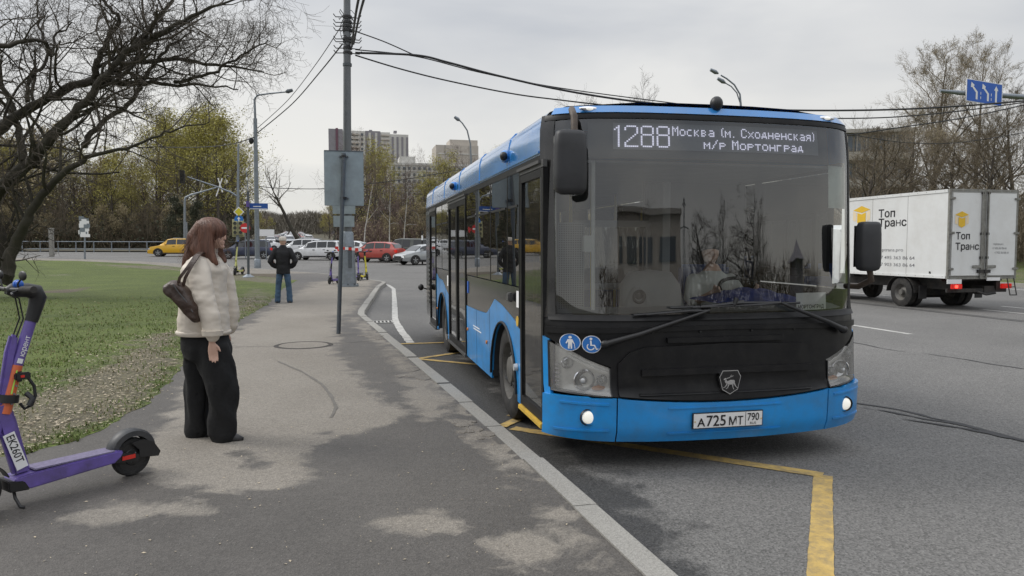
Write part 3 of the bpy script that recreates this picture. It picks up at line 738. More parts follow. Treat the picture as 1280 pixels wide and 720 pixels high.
for s in (-1, 1):
    L_ = s < 0
    f0 = 1.11 if L_ else .36
    # lower blue skin, with wheel arches
    for y0, y1, n in ((f0, AF, 26), (AF, 2.48, 26), (2.48, 4.0 if L_ else AR, 20)):
        side('lower_panel', s, y0, y1, sk, btop, .0, M['blue'], n, 5)
    if L_: side('lower_panel', s, 5.60, AR, sk, btop, .0, M['blue'], 24, 5)
    side('lower_panel', s, AR, 7.10, sk, btop, .0, M['blue'], 24, 5)
    # black band below the windows
    for y0, y1 in (((1.13, 4.0), (5.60, 7.10)) if L_ else ((.42, 7.1),)):
        side('waist_panel', s, y0, y1, lambda y: btop(y) + .003, 1.27, -.002, M['busgloss'], 24, 3)
    side('rear_panel', s, 8.05 if L_ else 7.1, 8.70, .33, 2.30, -.002, M['busgloss'], 6, 8)
    side('header_panel', s, .50, 8.70, 2.245, 2.31, -.001, M['busblack'], 10, 2)
    # wheel arch lips and wells
    for c in (AF, AR):
        mb = MB(); pts = [(s * 1.256, c + AW * math.cos(a), max(.29, .34 + AW * math.sin(a))) for a in [math.pi * k / 20 for k in range(21)]]
        mb.tube(pts, .012, 6); mb.build('arch_lip', M['black'], bus, 60)
        mb = MB()
        mb.grid(lambda a, b: (s * lerp(.85, 1.235, b), c + (AW + .01) * math.cos(math.pi * a), .30 + (AW + .06) * math.sin(math.pi * a)), 16, 1)
        mb.box(*sorted((s * .84, s * .86)), c - .6, c + .6, .28, .95)
        mb.build('wheel_well', M['int_dark'], bus)
    # windows
    wins = ((1.16, 1.62), (1.64, 2.42), (2.45, 3.22), (3.25, 3.96), (5.62, 6.34), (6.37, 7.08)) if L_ else ((.60, 1.72), (1.8, 2.9), (2.95, 4.2), (4.25, 5.6), (5.65, 7.0))
    for y0, y1 in wins:
        wf = side('window', s, y0, y1, 1.28, 2.24, .002, M['sideglass'] if L_ else M['cabglass'] if y0 < .7 else M['farglass'], 2, 4, 0)
        if not (s > 0 and y0 < .7):
            side('sash', s, y0 + .06, y1 - .06, 1.955, 1.975, .008, M['black'], 2, 1, .01, wf)
    for a, b in zip(wins, wins[1:]):
        if b[0] - a[1] < .2: side('window_post', s, a[1], b[0], 1.27, 2.25, .004, M['busblack'], 1, 4, .03)
# doors on the kerb side
def door(y0, y1, leaves, zt=2.24):
    dr = side('door', -1, y0, y1, 2.205, zt + .02, .012, M['bustrim'], 2, 1, .03)
    w_ = (y1 - y0) / leaves
    for k in range(leaves):
        a = y0 + k * w_; b = a + w_
        for q in ((a + .004, a + .055), (b - .055, b - .004)): side('door_frame', -1, q[0], q[1], .30, 2.20, .010, M['busblack'], 1, 6, .04, dr)
        side('door_frame', -1, a + .055, b - .055, .30, .38, .010, M['busblack'], 1, 1, .04, dr)
        side('door_frame', -1, a + .055, b - .055, 2.14, 2.20, .010, M['busblack'], 1, 1, .04, dr)
        side('door_glass', -1, a + .055, b - .055, .38, 2.14, -.006, M['doorglass'], 2, 6, 0, dr)
        MB().tube([(-1.20, (a + b) / 2 + .1, .8), (-1.20, (a + b) / 2 + .1, 1.6)], .016, 8).build('handrail', M['bustrim'], dr, 60)
    return dr
d1 = door(.35, 1.10, 1); d2 = door(4.02, 5.58, 2); d3 = door(7.12, 8.03, 1)
mb = MB(); mb.box(-1.275, -1.20, .36, 1.10, .255, .295); mb.build('door_sill', M['sill'], bus, bevel=.006)
for y0, y1 in ((4.02, 5.58), (7.12, 8.03)): MB().box(-1.27, -1.20, y0, y1, .255, .295).build('door_sill', M['bustrim'], bus, bevel=.006)
side('door_canopy', -1, .42, 1.14, 2.235, 2.26, .03, M['bustrim'], 2, 1, .04); side('door_canopy', -1, 4.0, 5.6, 2.24, 2.26, .025, M['bustrim'], 2, 1, .04)
side('door_post', -1, 1.102, 1.135, .93, 2.24, .012, M['busblack'], 1, 6, .03)
# rear louvres and corner details
for k in range(11): side('louvre', -1, 8.12, 8.42, .62 + k * .075, .66 + k * .075, .012, M['bustrim'], 1, 1, .02)
MB().box(-1.2, 1.2, 8.66, 8.78, .3, 2.4).build('rear_wall', M['busgloss'], bus)
MB().sphere((-1.36, 8.55, .88), (.05, .05, .06)).tube([(-1.25, 8.6, .84), (-1.36, 8.56, .88)], .012, 6).build('rear_marker', M['black'], bus, 60)
# things on the kerb side
MB().box(-1.30, -1.25, 1.36, 1.47, 1.135, 1.215).build('door_button', M['bustrim'], bus, bevel=.012)
MB().box(-1.256, -1.25, 1.16, 1.25, 1.10, 1.24).build('notice', M['paper'], bus)
ic = MB(); ic.lathe([(-.005, 0.001), (-.005, .045), (0, .046)], (-1.252, 1.22, .98), 'x', 20); ic.build('round_notice', M['sill'], bus)
MB().lathe([(-.03, .001), (-.03, .03), (0, .034)], (-1.25, 1.245, .58), 'x', 16).build('side_marker', M['lens'], bus, 40)
for y in (2.65, 5.0 - 1.1, 7.0): MB().lathe([(-.012, .001), (-.012, .018), (0, .02)], (-1.25, y, .62), 'x', 12).build('side_marker', M['orange'], bus, 40)
for y, z in ((1.9, 2.43), (5.25, 2.43)):
    b_ = MB().sphere((-1.265, y - .25, z), (.05, .07, .06)).tube([(-1.20, y - .2, z + .03), (-1.26, y - .25, z)], .035, 8).build('side_camera', M['roofblue'], bus, 60)
    MB().sphere((-1.29, y - .30, z - .005), (.035, .035, .04)).build('lens', M['black'], b_, 60)
side('notice', -1, 3.84, 3.93, 1.06, 1.20, .004, M['sign'] if 'sign' in M else M['signblue'], 1, 1, .004)
side('notice', -1, 5.66, 5.76, 1.05, 1.2, .004, M['paper'], 1, 1, .004)
for k, wd_ in enumerate((.42, .50)): side('side_lettering', -1, 3.1 - .1 * k, 3.1 - .1 * k + wd_, .70 - .03 * k, .712 - .03 * k, .0025, M['greyink'] if False else M['whiteink'], 1, 1, .002)
# wheels
def bus_wheel(y, s, steer=0):
    wh = MB().lathe([(-.13, .27), (-.14, .30), (-.135, .40), (-.11, .445), (-.05, .455), (.05, .455), (.11, .445), (.135, .40), (.14, .30), (.13, .27)], (0, 0, 0), 'x', 40).build('wheel', M['rubber'], bus, 40)
    wh.location = (s * 1.07, y, .455); wh.rotation_euler = (0, 0, steer)
    r = MB(); q = -s
    r.lathe([(s * .13, .285), (s * .125, .265), (s * .06, .25), (s * .05, .20), (s * .075, .17), (s * .10, .13), (s * .12, .12), (s * .13, .07), (s * .135, .001)], (0, 0, 0), 'x', 36)
    r.build('rim', M['rim'], wh, 40)
    for k in range(10):
        a = math.pi * 2 * k / 10; MB().lathe([(s * .07, .018), (s * .10, .016), (s * .104, .001)], (0, .155 * math.cos(a), .155 * math.sin(a)), 'x', 6).build('lug_nut', M['bustrim'], wh)
for y in (AF, AR):
    for s in (-1, 1): bus_wheel(y, s, 0)
MB().box(-1.1, 1.1, .3, 8.6, .28, .34).box(-.9, .9, 1.2, 8.2, .2, .28).build('chassis', M['int_dark'], bus)
for y in (AF, AR): MB().tube([(-1, y, .42), (1, y, .42)], .07, 8).build('axle', M['int_dark'], bus)
# mirrors
def mirror(c, sz, arm, lab):
    m_ = MB()
    rs = []
    for zt, k in ((-1, .55), (-.93, .85), (-.8, .97), (-.3, 1), (.5, .97), (.85, .92), (.97, .8), (1, .55)):
        rs.append([(c[0] + sz[0] / 2 * k * (abs(math.cos(a)) ** .55) * math.copysign(1, math.cos(a)), c[1] + sz[1] / 2 * k * (abs(math.sin(a)) ** .6) * math.copysign(1, math.sin(a)), c[2] + sz[2] / 2 * zt) for a in [2 * math.pi * j / 24 for j in range(24)]])
    m_.rings(rs); o_ = m_.build('mirror', M['mirrorblack'], bus, 60)
    MB().tube(arm, [.022, .024, .024, .022][:len(arm)] if len(arm) <= 4 else .024, 10).build('mirror_arm', M['mirrorarm'], o_, 60)
    MB().box(c[0] - sz[0] * .42, c[0] + sz[0] * .42, c[1] + sz[1] * .5, c[1] + sz[1] * .5 + .006, c[2] - sz[2] * .42, c[2] + sz[2] * .42).build('mirror_glass', M['chrome'], o_)
    return o_
M['mirrorblack'] = mat('mirror_housing', (.030, .031, .034), .5, 0, .2, 6, bump=.05, bs=200)
M['mirrorarm'] = mat('mirror_arm_rubber', (.085, .065, .05), .6, 0, .3, 20)
mirror((-1.16, .02, 2.20), (.225, .13, .44), [(-1.07, .25, 2.55), (-1.12, .12, 2.58), (-1.13, .03, 2.52), (-1.13, .02, 2.36)], 'l')
mirror((1.165, .05, 1.62), (.175, .13, .38), [(1.20, .36, 1.30), (1.23, .24, 1.30), (1.22, .08, 1.36), (1.175, .05, 1.46)], 'r')
# roof camera ball, marker lights
MB().sphere((-.03, .16, 2.675), (.046, .05, .055)).build('roof_camera', M['black'], bus, 60)
for u in (-.98, .93):
    p = S(u, 2.615, .022); m_ = MB().sphere(p, (.075, .02, .018)).build('marker_light', M['chrome'], bus, 60)
    MB().sphere(p + Vector((0, -.012, -.002)), (.03, .015, .012)).build('bulb', M['lampon'], m_, 60)
# stickers, plate, badge
def onfront(cu, cz, d, rot=0):
    return lambda a, b: S(cu + a * math.cos(rot) - b * math.sin(rot), cz + a * math.sin(rot) + b * math.cos(rot), d)
M['pictoblue'] = mat('pictogram_blue', (.02, .16, .50), .4, 0, .04, 8); 
def disc(cu, cz, r, d, m, name, parent, n=30):
    f = onfront(cu, cz, d); return MB().prism([(r * math.cos(2 * math.pi * k / n), r * math.sin(2 * math.pi * k / n)) for k in range(n)], lambda a, b, e: S(cu + a, cz + b, d - e), .002).build(name, m, parent)
def poly_on(cu, cz, pl, d, m, name, parent, sc_=1.0):
    return MB().prism([(a * sc_, b * sc_) for a, b in pl], lambda a, b, e: S(cu + a, cz + b, d - e), .0015).build(name, m, parent)
def circ(cx, cy, r, n=14): return [(cx + r * math.cos(2 * math.pi * k / n), cy + r * math.sin(2 * math.pi * k / n)) for k in range(n)]
for cu, kind in ((-1.10, 'walk'), (-.968, 'wheel')):
    cz = .930 if kind == 'walk' else .918
    st_ = disc(cu, cz, .063, .018, M['whiteink'], 'sticker', bus); disc(cu, cz, .058, .020, M['pictoblue'], 'sticker_face', st_)
    if kind == 'walk':
        for pl in (circ(0, .036, .010), [(-.014, .022), (.014, .022), (.026, -.008), (.020, -.010), (.012, .004), (.012, -.046), (.003, -.046), (0, -.012), (-.004, -.046), (-.013, -.046), (-.012, .004), (-.021, -.010), (-.027, -.008)], [(.024, -.008), (.027, -.008), (.031, -.046), (.028, -.046)]): poly_on(cu, cz, pl, .0225, M['whiteink'], 'sticker_figure', st_)
    else:
        ringp = [(-.006 + .026 * math.cos(a), -.016 + .026 * math.sin(a)) for a in np.linspace(2.3, 5.9, 14)] + [(-.006 + .019 * math.cos(a), -.016 + .019 * math.sin(a)) for a in np.linspace(5.9, 2.3, 14)]
        for pl in (circ(-.004, .040, .009), [(-.010, .028), (-.001, .028), (.002, -.002), (.020, -.002), (.032, -.030), (.040, -.028), (.041, -.034), (.028, -.040), (.014, -.010), (-.008, -.010)], ringp): poly_on(cu, cz, pl, .0225, M['whiteink'], 'sticker_figure', st_)
pu, pz_ = -.02, .362
pl_ = fstrip('number_plate', pu - .27, pu + .27, pz_ - .058, pz_ + .058, .050, M['black'], 4, 1, .012)
fstrip('plate_face', pu - .263, pu + .263, pz_ - .052, pz_ + .052, .053, M['whiteink'], 4, 1, .002, pl_)
def fronttext(t, u, z, size, d, m, par, xs=1.0, bold=0, name='lettering'): return textmesh(t, size, m, par, lambda a, b: S(u + a, z + b, d), name, bold=bold, xs=xs)
fronttext('A', pu - .236, pz_ - .040, .086, .056, M['ink'], pl_, 1.0, .0012)
fronttext('725', pu - .172, pz_ - .040, .112, .056, M['ink'], pl_, .93, .0012)
fronttext('МТ', pu - .002, pz_ - .040, .086, .056, M['ink'], pl_, .88, .0012)
fronttext('790', pu + .143, pz_ - .014, .080, .056, M['ink'], pl_, .80, .0006)
fronttext('RUS', pu + .165, pz_ - .043, .026, .056, M['ink'], pl_, 1.1)
fstrip('plate_line', pu + .130, pu + .133, pz_ - .05, pz_ + .05, .055, M['ink'], 1, 1, .001, pl_)
for a in (-.254, .254): disc(pu + a, pz_ - .004, .005, .0565, M['sill'], 'plate_bolt', pl_, 8)
bu, bz = -.01, .640
shield = [(-.055, .078), (.055, .078), (.078, .035), (.056, -.055), (0, -.088), (-.056, -.055), (-.078, .035)]
_b0 = S(bu, bz, .064) + Vector((0, -.012, 0))
def flatpoly(pl, d, m, name, parent, sc_=1.0):
    return MB().prism([(a * sc_, b * sc_) for a, b in pl], lambda a, b, e: _b0 + Vector((a, -d + e, b)), .0015 if d else .03).build(name, m, parent)
bd = flatpoly(shield, .000, M['chrome'], 'badge', bus, 1.06); flatpoly([(a * .93, b * .93) for a, b in shield], .0020, M['black'], 'badge_field', bd, 1.06)
for dp_ in ([(-.030, -.016), (-.012, -.022), (.016, -.020), (.036, -.004), (.030, .012), (.0, .014), (-.024, .004)], [(-.030, -.016), (-.024, .004), (-.034, .020), (-.042, .012), (-.044, .0)],
            [(-.036, .012), (-.030, .024), (-.040, .030), (-.054, .020), (-.052, .014)], [(-.034, .026), (-.008, .034), (.022, .046), (.024, .043), (-.006, .029), (-.030, .022)], [(-.006, .034), (.006, .052), (.009, .051), (-.001, .033)],
            [(-.030, -.012), (-.020, -.016), (-.040, -.040), (-.056, -.046), (-.057, -.042), (-.043, -.036)], [(-.018, -.018), (-.008, -.020), (-.018, -.044), (-.034, -.054), (-.036, -.050), (-.022, -.041)],
            [(.022, -.014), (.034, -.008), (.044, -.034), (.060, -.050), (.056, -.053), (.040, -.037)], [(.012, -.018), (.022, -.016), (.022, -.040), (.030, -.058), (.026, -.060), (.017, -.041)]):
    flatpoly(dp_, .0035, M['chrome'], 'badge_deer', bd, .98)
# wipers
def wiper(piv, mid, b0, b1):
    wp = MB().tube([S(*piv, .05), S(*lerpuv(piv, mid, .3), .07), S(*mid, .065)], [.024, .018, .011], 8).build('wiper', M['black'], bus, 50)
    MB().tube([S(*lerpuv(b0, b1, t), .035) for t in (0, .25, .5, .75, 1)], .009, 6).build('wiper_blade', M['black'], wp, 50)
    MB().tube([S(*lerpuv(b0, b1, t), .055 + .012 * math.sin(t * math.pi)) for t in (.15, .35, .5, .65, .85)], .006, 6).build('wiper_frame', M['black'], wp, 50)
    MB().tube([S(*mid, .065), S(*lerpuv(b0, b1, .5), .06)], .008, 6).build('wiper_link', M['black'], wp, 50)
    MB().sphere(S(*piv, .045), (.035, .03, .03)).build('wiper_pivot', M['black'], wp, 60)
def lerpuv(a, b, t): return (lerp(a[0], b[0], t), lerp(a[1], b[1], t))
wiper((-.88, .925), (-.14, 1.155), (-.68, 1.125), (-.12, 1.165))
wiper((.98, .975), (.42, 1.20), (-.42, 1.175), (.60, 1.195))
MB().tube([S(.05, 1.19, .06), S(.07, 1.24, .06)], .016, 6).tube([S(.0, 1.2, .05), S(.13, 1.215, .05)], .012, 6).build('wiper_washer', M['black'], bus, 50)
MB().tube([S(.42, 1.2, .05), S(.1, 1.205, .06), S(-.2, 1.18, .05)], .012, 6).build('wiper_link', M['black'], bus, 50)
# destination display behind the glass
db = MB().grid(lambda a, b: S(lerp(-.98, .98, a), lerp(2.26, 2.54, b), -.05), 20, 2).build('display_housing', mat('display_housing', (.025, .026, .03), .5, 0, .1, 5), bus)
dp = MB().grid(lambda a, b: S(lerp(-.80, .86, a), lerp(2.325, 2.52, b), -.045), 20, 2).build('display_panel', mat('display_panel', (.17, .175, .20), .5, 0, .1, 90), bus)
LED = {'М': 'X...X XX.XX X.X.X X.X.X X...X X...X X...X', 'о': '..... ..... .XXX. X...X X...X X...X .XXX.', 'с': '..... ..... .XXX. X.... X.... X.... .XXX.',
 'к': '..... ..... X..X. X.X.. XX... X.X.. X..X.', 'в': '..... ..... XXX.. X..X. XXX.. X..X. XXX..', 'а': '..... ..... .XXX. ....X .XXXX X...X .XXXX', '(': '..X.. .X... .X... .X... .X... .X... ..X..',
 ')': '.X... ..X.. ..X.. ..X.. ..X.. ..X.. .X...', 'м': '..... ..... X...X XX.XX X.X.X X...X X...X', '.': '..... ..... ..... ..... ..... ..... .X...', 'С': '.XXX. X...X X.... X.... X.... X...X .XXX.',
 'х': '..... ..... X...X .X.X. ..X.. .X.X. X...X', 'д': '..... ..... ..XX. .X.X. .X.X. XXXXX X...X', 'н': '..... ..... X...X X...X XXXXX X...X X...X', 'е': '..... ..... .XXX. X...X XXXXX X.... .XXX.',
 'я': '..... ..... .XXXX X...X .XXXX .X..X X...X', '/': '....X ...X. ...X. ..X.. .X... .X... X....', 'р': '..... ..... XXXX. X...X XXXX. X.... X....', 'т': '..... ..... XXXXX ..X.. ..X.. ..X.. ..X..', 'г': '..... ..... XXXX. X.... X.... X.... X....', ' ': '..... ..... ..... ..... ..... ..... .....',
 '1': '...X. ..XX. .X.X. ...X. ...X. ...X. ...X. ...X. ...X. ...X. ...X. ...X. ...X.', '2': '.XXXXX. X.....X X.....X ......X ......X .....X. ....X.. ...X... ..X.... .X..... X...... X...... XXXXXXX', '8': '.XXXXX. X.....X X.....X X.....X X.....X .XXXXX. X.....X X.....X X.....X X.....X X.....X X.....X .XXXXX.'}
def ledtext(txt, u, z, ph, pv, gap, parent):
    mb = MB(); x = u
    for ch in txt:
        rows = LED[ch].split(); wd_ = len(rows[0]) if ch not in '(). ' else 3
        for j, r in enumerate(rows):
            for i, c in enumerate(r):
                if c != 'X': continue
                a, b = x + i * ph, z + (len(rows) - 1 - j) * pv; h, q = ph * .43, pv * .43
                mb.add([S(a - h, b - q, -.036), S(a + h, b - q, -.036), S(a + h, b + q, -.036), S(a - h, b + q, -.036)], [(0, 1, 2, 3)])
        x += (wd_ + gap) * ph
    return mb.build('lettering', M['led'], parent, fix=False)
ledtext('1288', -.80, 2.348, .0142, .0122, 1.3, dp)
ledtext('Москва (м. Сходненская)', -.36, 2.436, .0093, .0100, 1.0, dp)
ledtext('м/р Мортонград', -.12, 2.345, .0102, .0100, 1.0, dp)
# dark LED row gaps crossing the lit lettering
# sun strip, paper sign, speaker
fstrip('sun_strip', .93, 1.17, 1.92, 2.25, -.02, M['scrim'], 6, 3, 0)
pp = fstrip('paper_sign', .60, .88, 1.135, 1.265, -.005, M['paper'], 4, 1, .002)
fronttext('МОРТОНГРАД', .612, 1.145, .040, -.003, M['ink'], pp, .86, .0006)
# interior
MB().box(-1.18, 1.18, .35, 8.6, .34, .36).build('floor', M['int_dark'], bus)
MB().box(-1.15, 1.15, .5, 8.6, 2.26, 2.28).build('ceiling', M['int_grey'], bus)
mb = MB(); mb.grid(lambda a, b: (lerp(-1.15, 1.15, a), yF(lerp(-1.2, 1.2, a)) + lerp(.09, .55, b), 1.13 + .03 * math.sin(b * 3)), 24, 4); mb.build('dashboard', M['int_grey'], bus, 40)
MB().box(-1.15, 1.15, .55, .6, .4, 1.14).build('dashboard_front', M['int_dark'], bus)
cl = MB(); cl.grid(lambda a, b: (lerp(.15, .98, a), lerp(.42, .95, b), 1.17 + .10 * math.sin(b * 2.6) * math.sin(a * 3.1) + .008 * math.sin(a * 30)), 24, 12); cl.build('dash_cloth', mat('blue_cloth', (.03, .05, .22), .8, 0, .3, 10), bus, 60)
# driver's cab partition and hump
mb = MB(); mb.ell([(-.20, .9, 1.10, .27, .22), (-.20, .95, 1.3, .25, .2), (-.18, 1.0, 1.40, .18, .15), (-.18, 1.0, 1.42, .02, .02)], 24); mb.build('cash_desk', M['int_grey'], bus, 50)
def frame(x0, x1, z0, z1, y, t, m, name, par=bus, dp_=.04):
    f = MB(); f.box(x0, x1, y, y + dp_, z1 - t, z1).box(x0, x1, y, y + dp_, z0, z0 + t).box(x0, x0 + t, y, y + dp_, z0 + t, z1 - t).box(x1 - t, x1, y, y + dp_, z0 + t, z1 - t)
    return f.build(name, m, par, bevel=.012)
frame(-.68, .06, 1.22, 1.86, 1.55, .06, M['int_grey'], 'partition_frame')
MB().box(-.62, 0, 1.57, 1.58, 1.28, 1.80).build('partition_glass', M['sideglass'], bus)
MB().box(.06, .13, 1.3, 1.62, .4, 2.2).build('cab_wall', M['int_grey'], bus)
MB().box(.13, 1.18, 1.9, 1.94, .4, 2.25).build('cab_rear_wall', M['int_dark'], bus)
# driver's side window frame
f = MB(); X_ = 1.215
for a in ((.74, 1.66, 1.36, 1.42), (.74, 1.66, 1.86, 1.91), (.74, .80, 1.42, 1.86), (1.60, 1.66, 1.42, 1.86), (1.16, 1.19, 1.42, 1.86)): f.box(X_ - .03, X_, a[0], a[1], a[2], a[3])
f.build('side_window_frame', M['black'], bus)
# perforated screen and rails by the front door
pf = MB()
for i in range(15):
    for j in range(46): pass
pf.box(-1.13, -.93, .42, .43, 1.14, 1.80); pfo = pf.build('perforated_screen', M['perf'], bus)
hb_ = MB()
for i in range(11):
    for j in range(38):
        cx, cz = -1.12 + i * .0175, 1.155 + j * .0170; hb_.add([(cx - .005, .417, cz - .005), (cx + .005, .417, cz - .005), (cx + .005, .417, cz + .005), (cx - .005, .417, cz + .005)], [(0, 1, 2, 3)])
tag(hb_.build('perforation', M['ink'], pfo, fix=False), kind='stuff')
MB().tube([(-.90, .30, 1.13), (-.90, .32, 2.25)], .016, 8).build('handrail', M['int_light'], bus, 60)
MB().box(-.97, -.90, .30, .34, 1.58, 1.70).build('ticket_reader', M['int_light'], bus)
MB().tube([(-.55, 1.4, .4), (-.55, 1.4, 2.25)], .016, 8).build('handrail', M['handrail'], bus, 60)
for y in (2.4, 3.6, 5.4, 6.8):
    for s in (-1, 1): MB().tube([(s * .45, y, .4), (s * .45, y, 2.25)], .016, 8).build('handrail', M['handrail'], bus, 60)
# speaker on the dash
MB().ell([(-.52, .42, 1.14, .10, .05), (-.52, .42, 1.22, .075, .045), (-.52, .42, 1.28, .05, .04), (-.52, .42, 1.31, .02, .02)], 20).build('dash_speaker', M['int_grey'], bus, 50)
MB().lathe([(-.05, .055), (-.055, .045), (-.04, .03), (-.05, .012), (-.05, .001)], (-.52, .42, 1.235), 'y', 20).build('speaker_cone', M['ink'], bus, 50)
# steering wheel and driver's seat
sw = MB(); c = Vector((.58, .78, 1.24)); A = Matrix.Rotation(R_(28), 3, 'X')
sw.tube([c + A @ Vector((.22 * math.cos(a), .22 * math.sin(a), 0)) for a in np.linspace(0, 2 * math.pi, 29)], .016, 8, cap=False)
sw.tube([c, c + A @ Vector((0, 0, -.35))], .03, 8).tube([c + Vector((-.2, 0, 0)), c + Vector((.2, 0, 0))], .014, 6)
sw.build('steering_wheel', M['black'], bus, 60)
def busseat(x, y, m, wd=.42):
    se = MB(); se.box(x - wd / 2, x + wd / 2, y - .2, y + .22, .76, .86).box(x - wd / 2, x + wd / 2, y + .18, y + .26, .86, 1.45); return se.build('seat', m, bus, bevel=.03)
busseat(.60, 1.38, M['seat_blue'], .5)
for y in (3.0, 3.8, 4.6, 5.4, 6.2, 7.0):
    for x in (.55, .98): busseat(x, y, M['seat_blue'])
    if y not in (4.6, 5.4): 
        for x in (-.55, -.98): busseat(x, y, M['seat_blue'])

# seams, fasteners and streaks that break up the skin
for y in (2.5, 3.3, 6.0, 6.75): side('seam', -1, y, y + .006, lambda q: max(.30, sk(q)), btop, .0015, M['black'], 1, 4, .004)
for y in (1.6, 3.1, 4.6, 6.1, 7.6):
    mb = MB(); pts = [(-x, y, z + .003) for x, z in prof] + [(x, y, z + .003) for x, z in prof[::-1][1:]]
    mb.tube(pts, .006, 4); mb.build('roof_seam', M['roofblue'], bus)
side('gutter', -1, .5, 8.6, 2.318, 2.334, .012, M['roofblue'], 10, 1, .015)
for u in (-.55, -.2, .2, .55): MB().lathe([(-.004, .001), (-.004, .008), (0, .009)], S(u, 1.0, .012), 'y', 8).build('fastener', M['black'], bus)
M['grime'] = mat('road_grime', (.10, .09, .08), .9, 0, .3, 20)
bus.scale = (1.036, 1, 1); bus.location.x = BX + .045
# ============================================================ SCOOTERS
M['purple'] = mat('scooter_purple', (.14, .095, .37), .42, 0, .10, 8, coat=.2, dirt=((.07, .055, .09), .75, 7))
M['scoorange'] = mat('scooter_orange', (.62, .14, .05), .4, 0, .08, 8, coat=.2)
M['scoyellow'] = mat('scooter_yellow', (.62, .55, .03), .45, 0, .08, 8)
M['scolime'] = mat('scooter_pale_yellow', (.55, .55, .20), .45, 0, .08, 8)
M['lime'] = mat('lime_sticker', (.45, .85, .12), .5, 0, 0)
M['tread'] = mat('deck_rubber', (.16, .14, .22), .8, 0, .2, 30, bump=.3, bs=120)
M['fender'] = mat('scooter_fender', (.032, .034, .038), .5, 0, .2, 9, dirt=((.10, .09, .08), .4, 8))
M['reflector'] = mat('red_reflector', (.60, .03, .02), .3, 0, .05, 30)
def scooter(loc, rz, c1, c2, label, group=None, full=True, steer=0):
    t = thing('kick_scooter', label, 'scooter', loc, rz, group)
    def wheel(s_, r):
        w_ = MB().lathe([(-.022, r - .035), (-.028, r - .02), (-.024, r - .006), (-.010, r), (.010, r), (.024, r - .006), (.028, r - .02), (.022, r - .035)], (s_, 0, r), 'y', 36).build('wheel', M['rubber'], t, 40)
        h = MB(); h.lathe([(-.022, r - .034), (-.020, .055), (-.026, .05), (-.026, .001)], (s_, 0, r), 'y', 30); h.lathe([(.022, r - .034), (.020, .055), (.026, .05), (.026, .001)], (s_, 0, r), 'y', 30)
        h.build('hub', M['black'], w_, 40)
        for s in (-1, 1):
            for k in range(6):
                a = k * math.pi / 3; MB().tube([(s_ + .03 * math.cos(a), s * .028, r + .03 * math.sin(a)), (s_ + .03 * math.cos(a), s * .031, r + .03 * math.sin(a))], .005, 6).build('bolt', M['galv'], w_)
    wheel(0, .125); wheel(.875, .125)
    # deck: side profile extruded, with a slab top
    dk = MB(); prf = [(.10, .155), (.14, .125), (.62, .095), (.70, .10), (.72, .14), (.70, .175), (.62, .185), (.12, .20), (.08, .19)]
    dk.prism(prf, lambda a, b, e: (a, -.075 + e, b), .15); dk.build('deck', c1, t, bevel=.008)
    MB().box(.13, .60, -.068, .068, .192, .203).build('deck_mat', M['tread'], t, bevel=.004).rotation_euler = (0, R_(0), 0)
    MB().prism([(.63, .092), (.74, .10), (.745, .165), (.66, .150)], lambda a, b, e: (a, -.082 + e, b), .164).build('deck_nose', M['black'], t, bevel=.006)
    # rear fork arms and reflector, fender
    for s in (-1, 1):
        MB().prism([(-.02, .095), (.14, .12), (.15, .185), (.0, .155), (-.04, .135)], lambda a, b, e: (a, s * (.038 + e), b), .012).build('wheel_bracket', M['black'], t)
        MB().box(.0, .085, s * .054 - .003, s * .054 + .003, .125, .150).build('reflector', M['reflector'], t)
    fd = MB(); A0, A1 = R_(-8), R_(172); rr = []
    for k in range(21):
        a = A0 + (A1 - A0) * k / 20; a2 = math.pi - a
        R1 = .150 + .035 * math.sin(max(0, min(math.pi, a * 1.0))) ; wd_ = .045
        ca, sa = math.cos(a2), math.sin(a2)
        c = lambda r_, y_: (-(r_ * -ca) * -1 if False else -r_ * math.cos(a) * 1.0, y_, .125 + r_ * math.sin(a))
        rr.append([c(R1, -wd_ * .6), c(R1, wd_ * .6), c(R1 - .012, wd_), c(R1 - .045, wd_ + .002), c(R1 - .045, wd_ - .006), c(R1 - .016, wd_ - .012), c(R1 - .016, -wd_ + .012), c(R1 - .045, -wd_ + .006), c(R1 - .045, -wd_ - .002), c(R1 - .012, -wd_)])
    fd.rings(rr); fd.build('fender', M['fender'], t, 50)
    for s in (-1, 1): MB().prism([(-.16, .10), (-.175, .13), (-.13, .20), (-.06, .235), (.02, .225), (-.03, .17), (-.03, .12)], lambda a, b, e: (a, s * (.046 + e), b), .006).build('fender_stay', M['black'], t, bevel=.002)
    # neck, stem
    MB().prism([(.60, .18), (.69, .17), (.79, .60), (.70, .62), (.665, .50)], lambda a, b, e: (a, -.028 + e, b), .056).build('neck', c1, t, bevel=.016)
    e1 = MB().tube([(.722, 0, .545), (.648, 0, .815)], [.036, .032], 16).build('stem_sleeve', c2, t, 50)
    e2 = MB().tube([(.648, 0, .815), (.563, 0, 1.07)], [.032, .030], 16).build('stem', c1, t, 50)
    MB().tube([(.560, 0, 1.075), (.556, 0, 1.083)], .0315, 16).build('stem_band', M['lime'], t, 50)
    MB().tube([(.563, 0, 1.06), (.535, 0, 1.15), (.522, 0, 1.20), (.535, 0, 1.232), (.58, 0, 1.245), (.66, 0, 1.25), (.69, 0, 1.245)], [.034, .04, .046, .048, .042, .038, .02], 16).build('stem_head', M['black'], t, 50)
    hb = MB().tube([(.66, -.27, 1.26), (.665, -.12, 1.255), (.67, 0, 1.25), (.665, .12, 1.255), (.66, .27, 1.26)], .014, 10).build('handlebar', M['black'], t, 50)
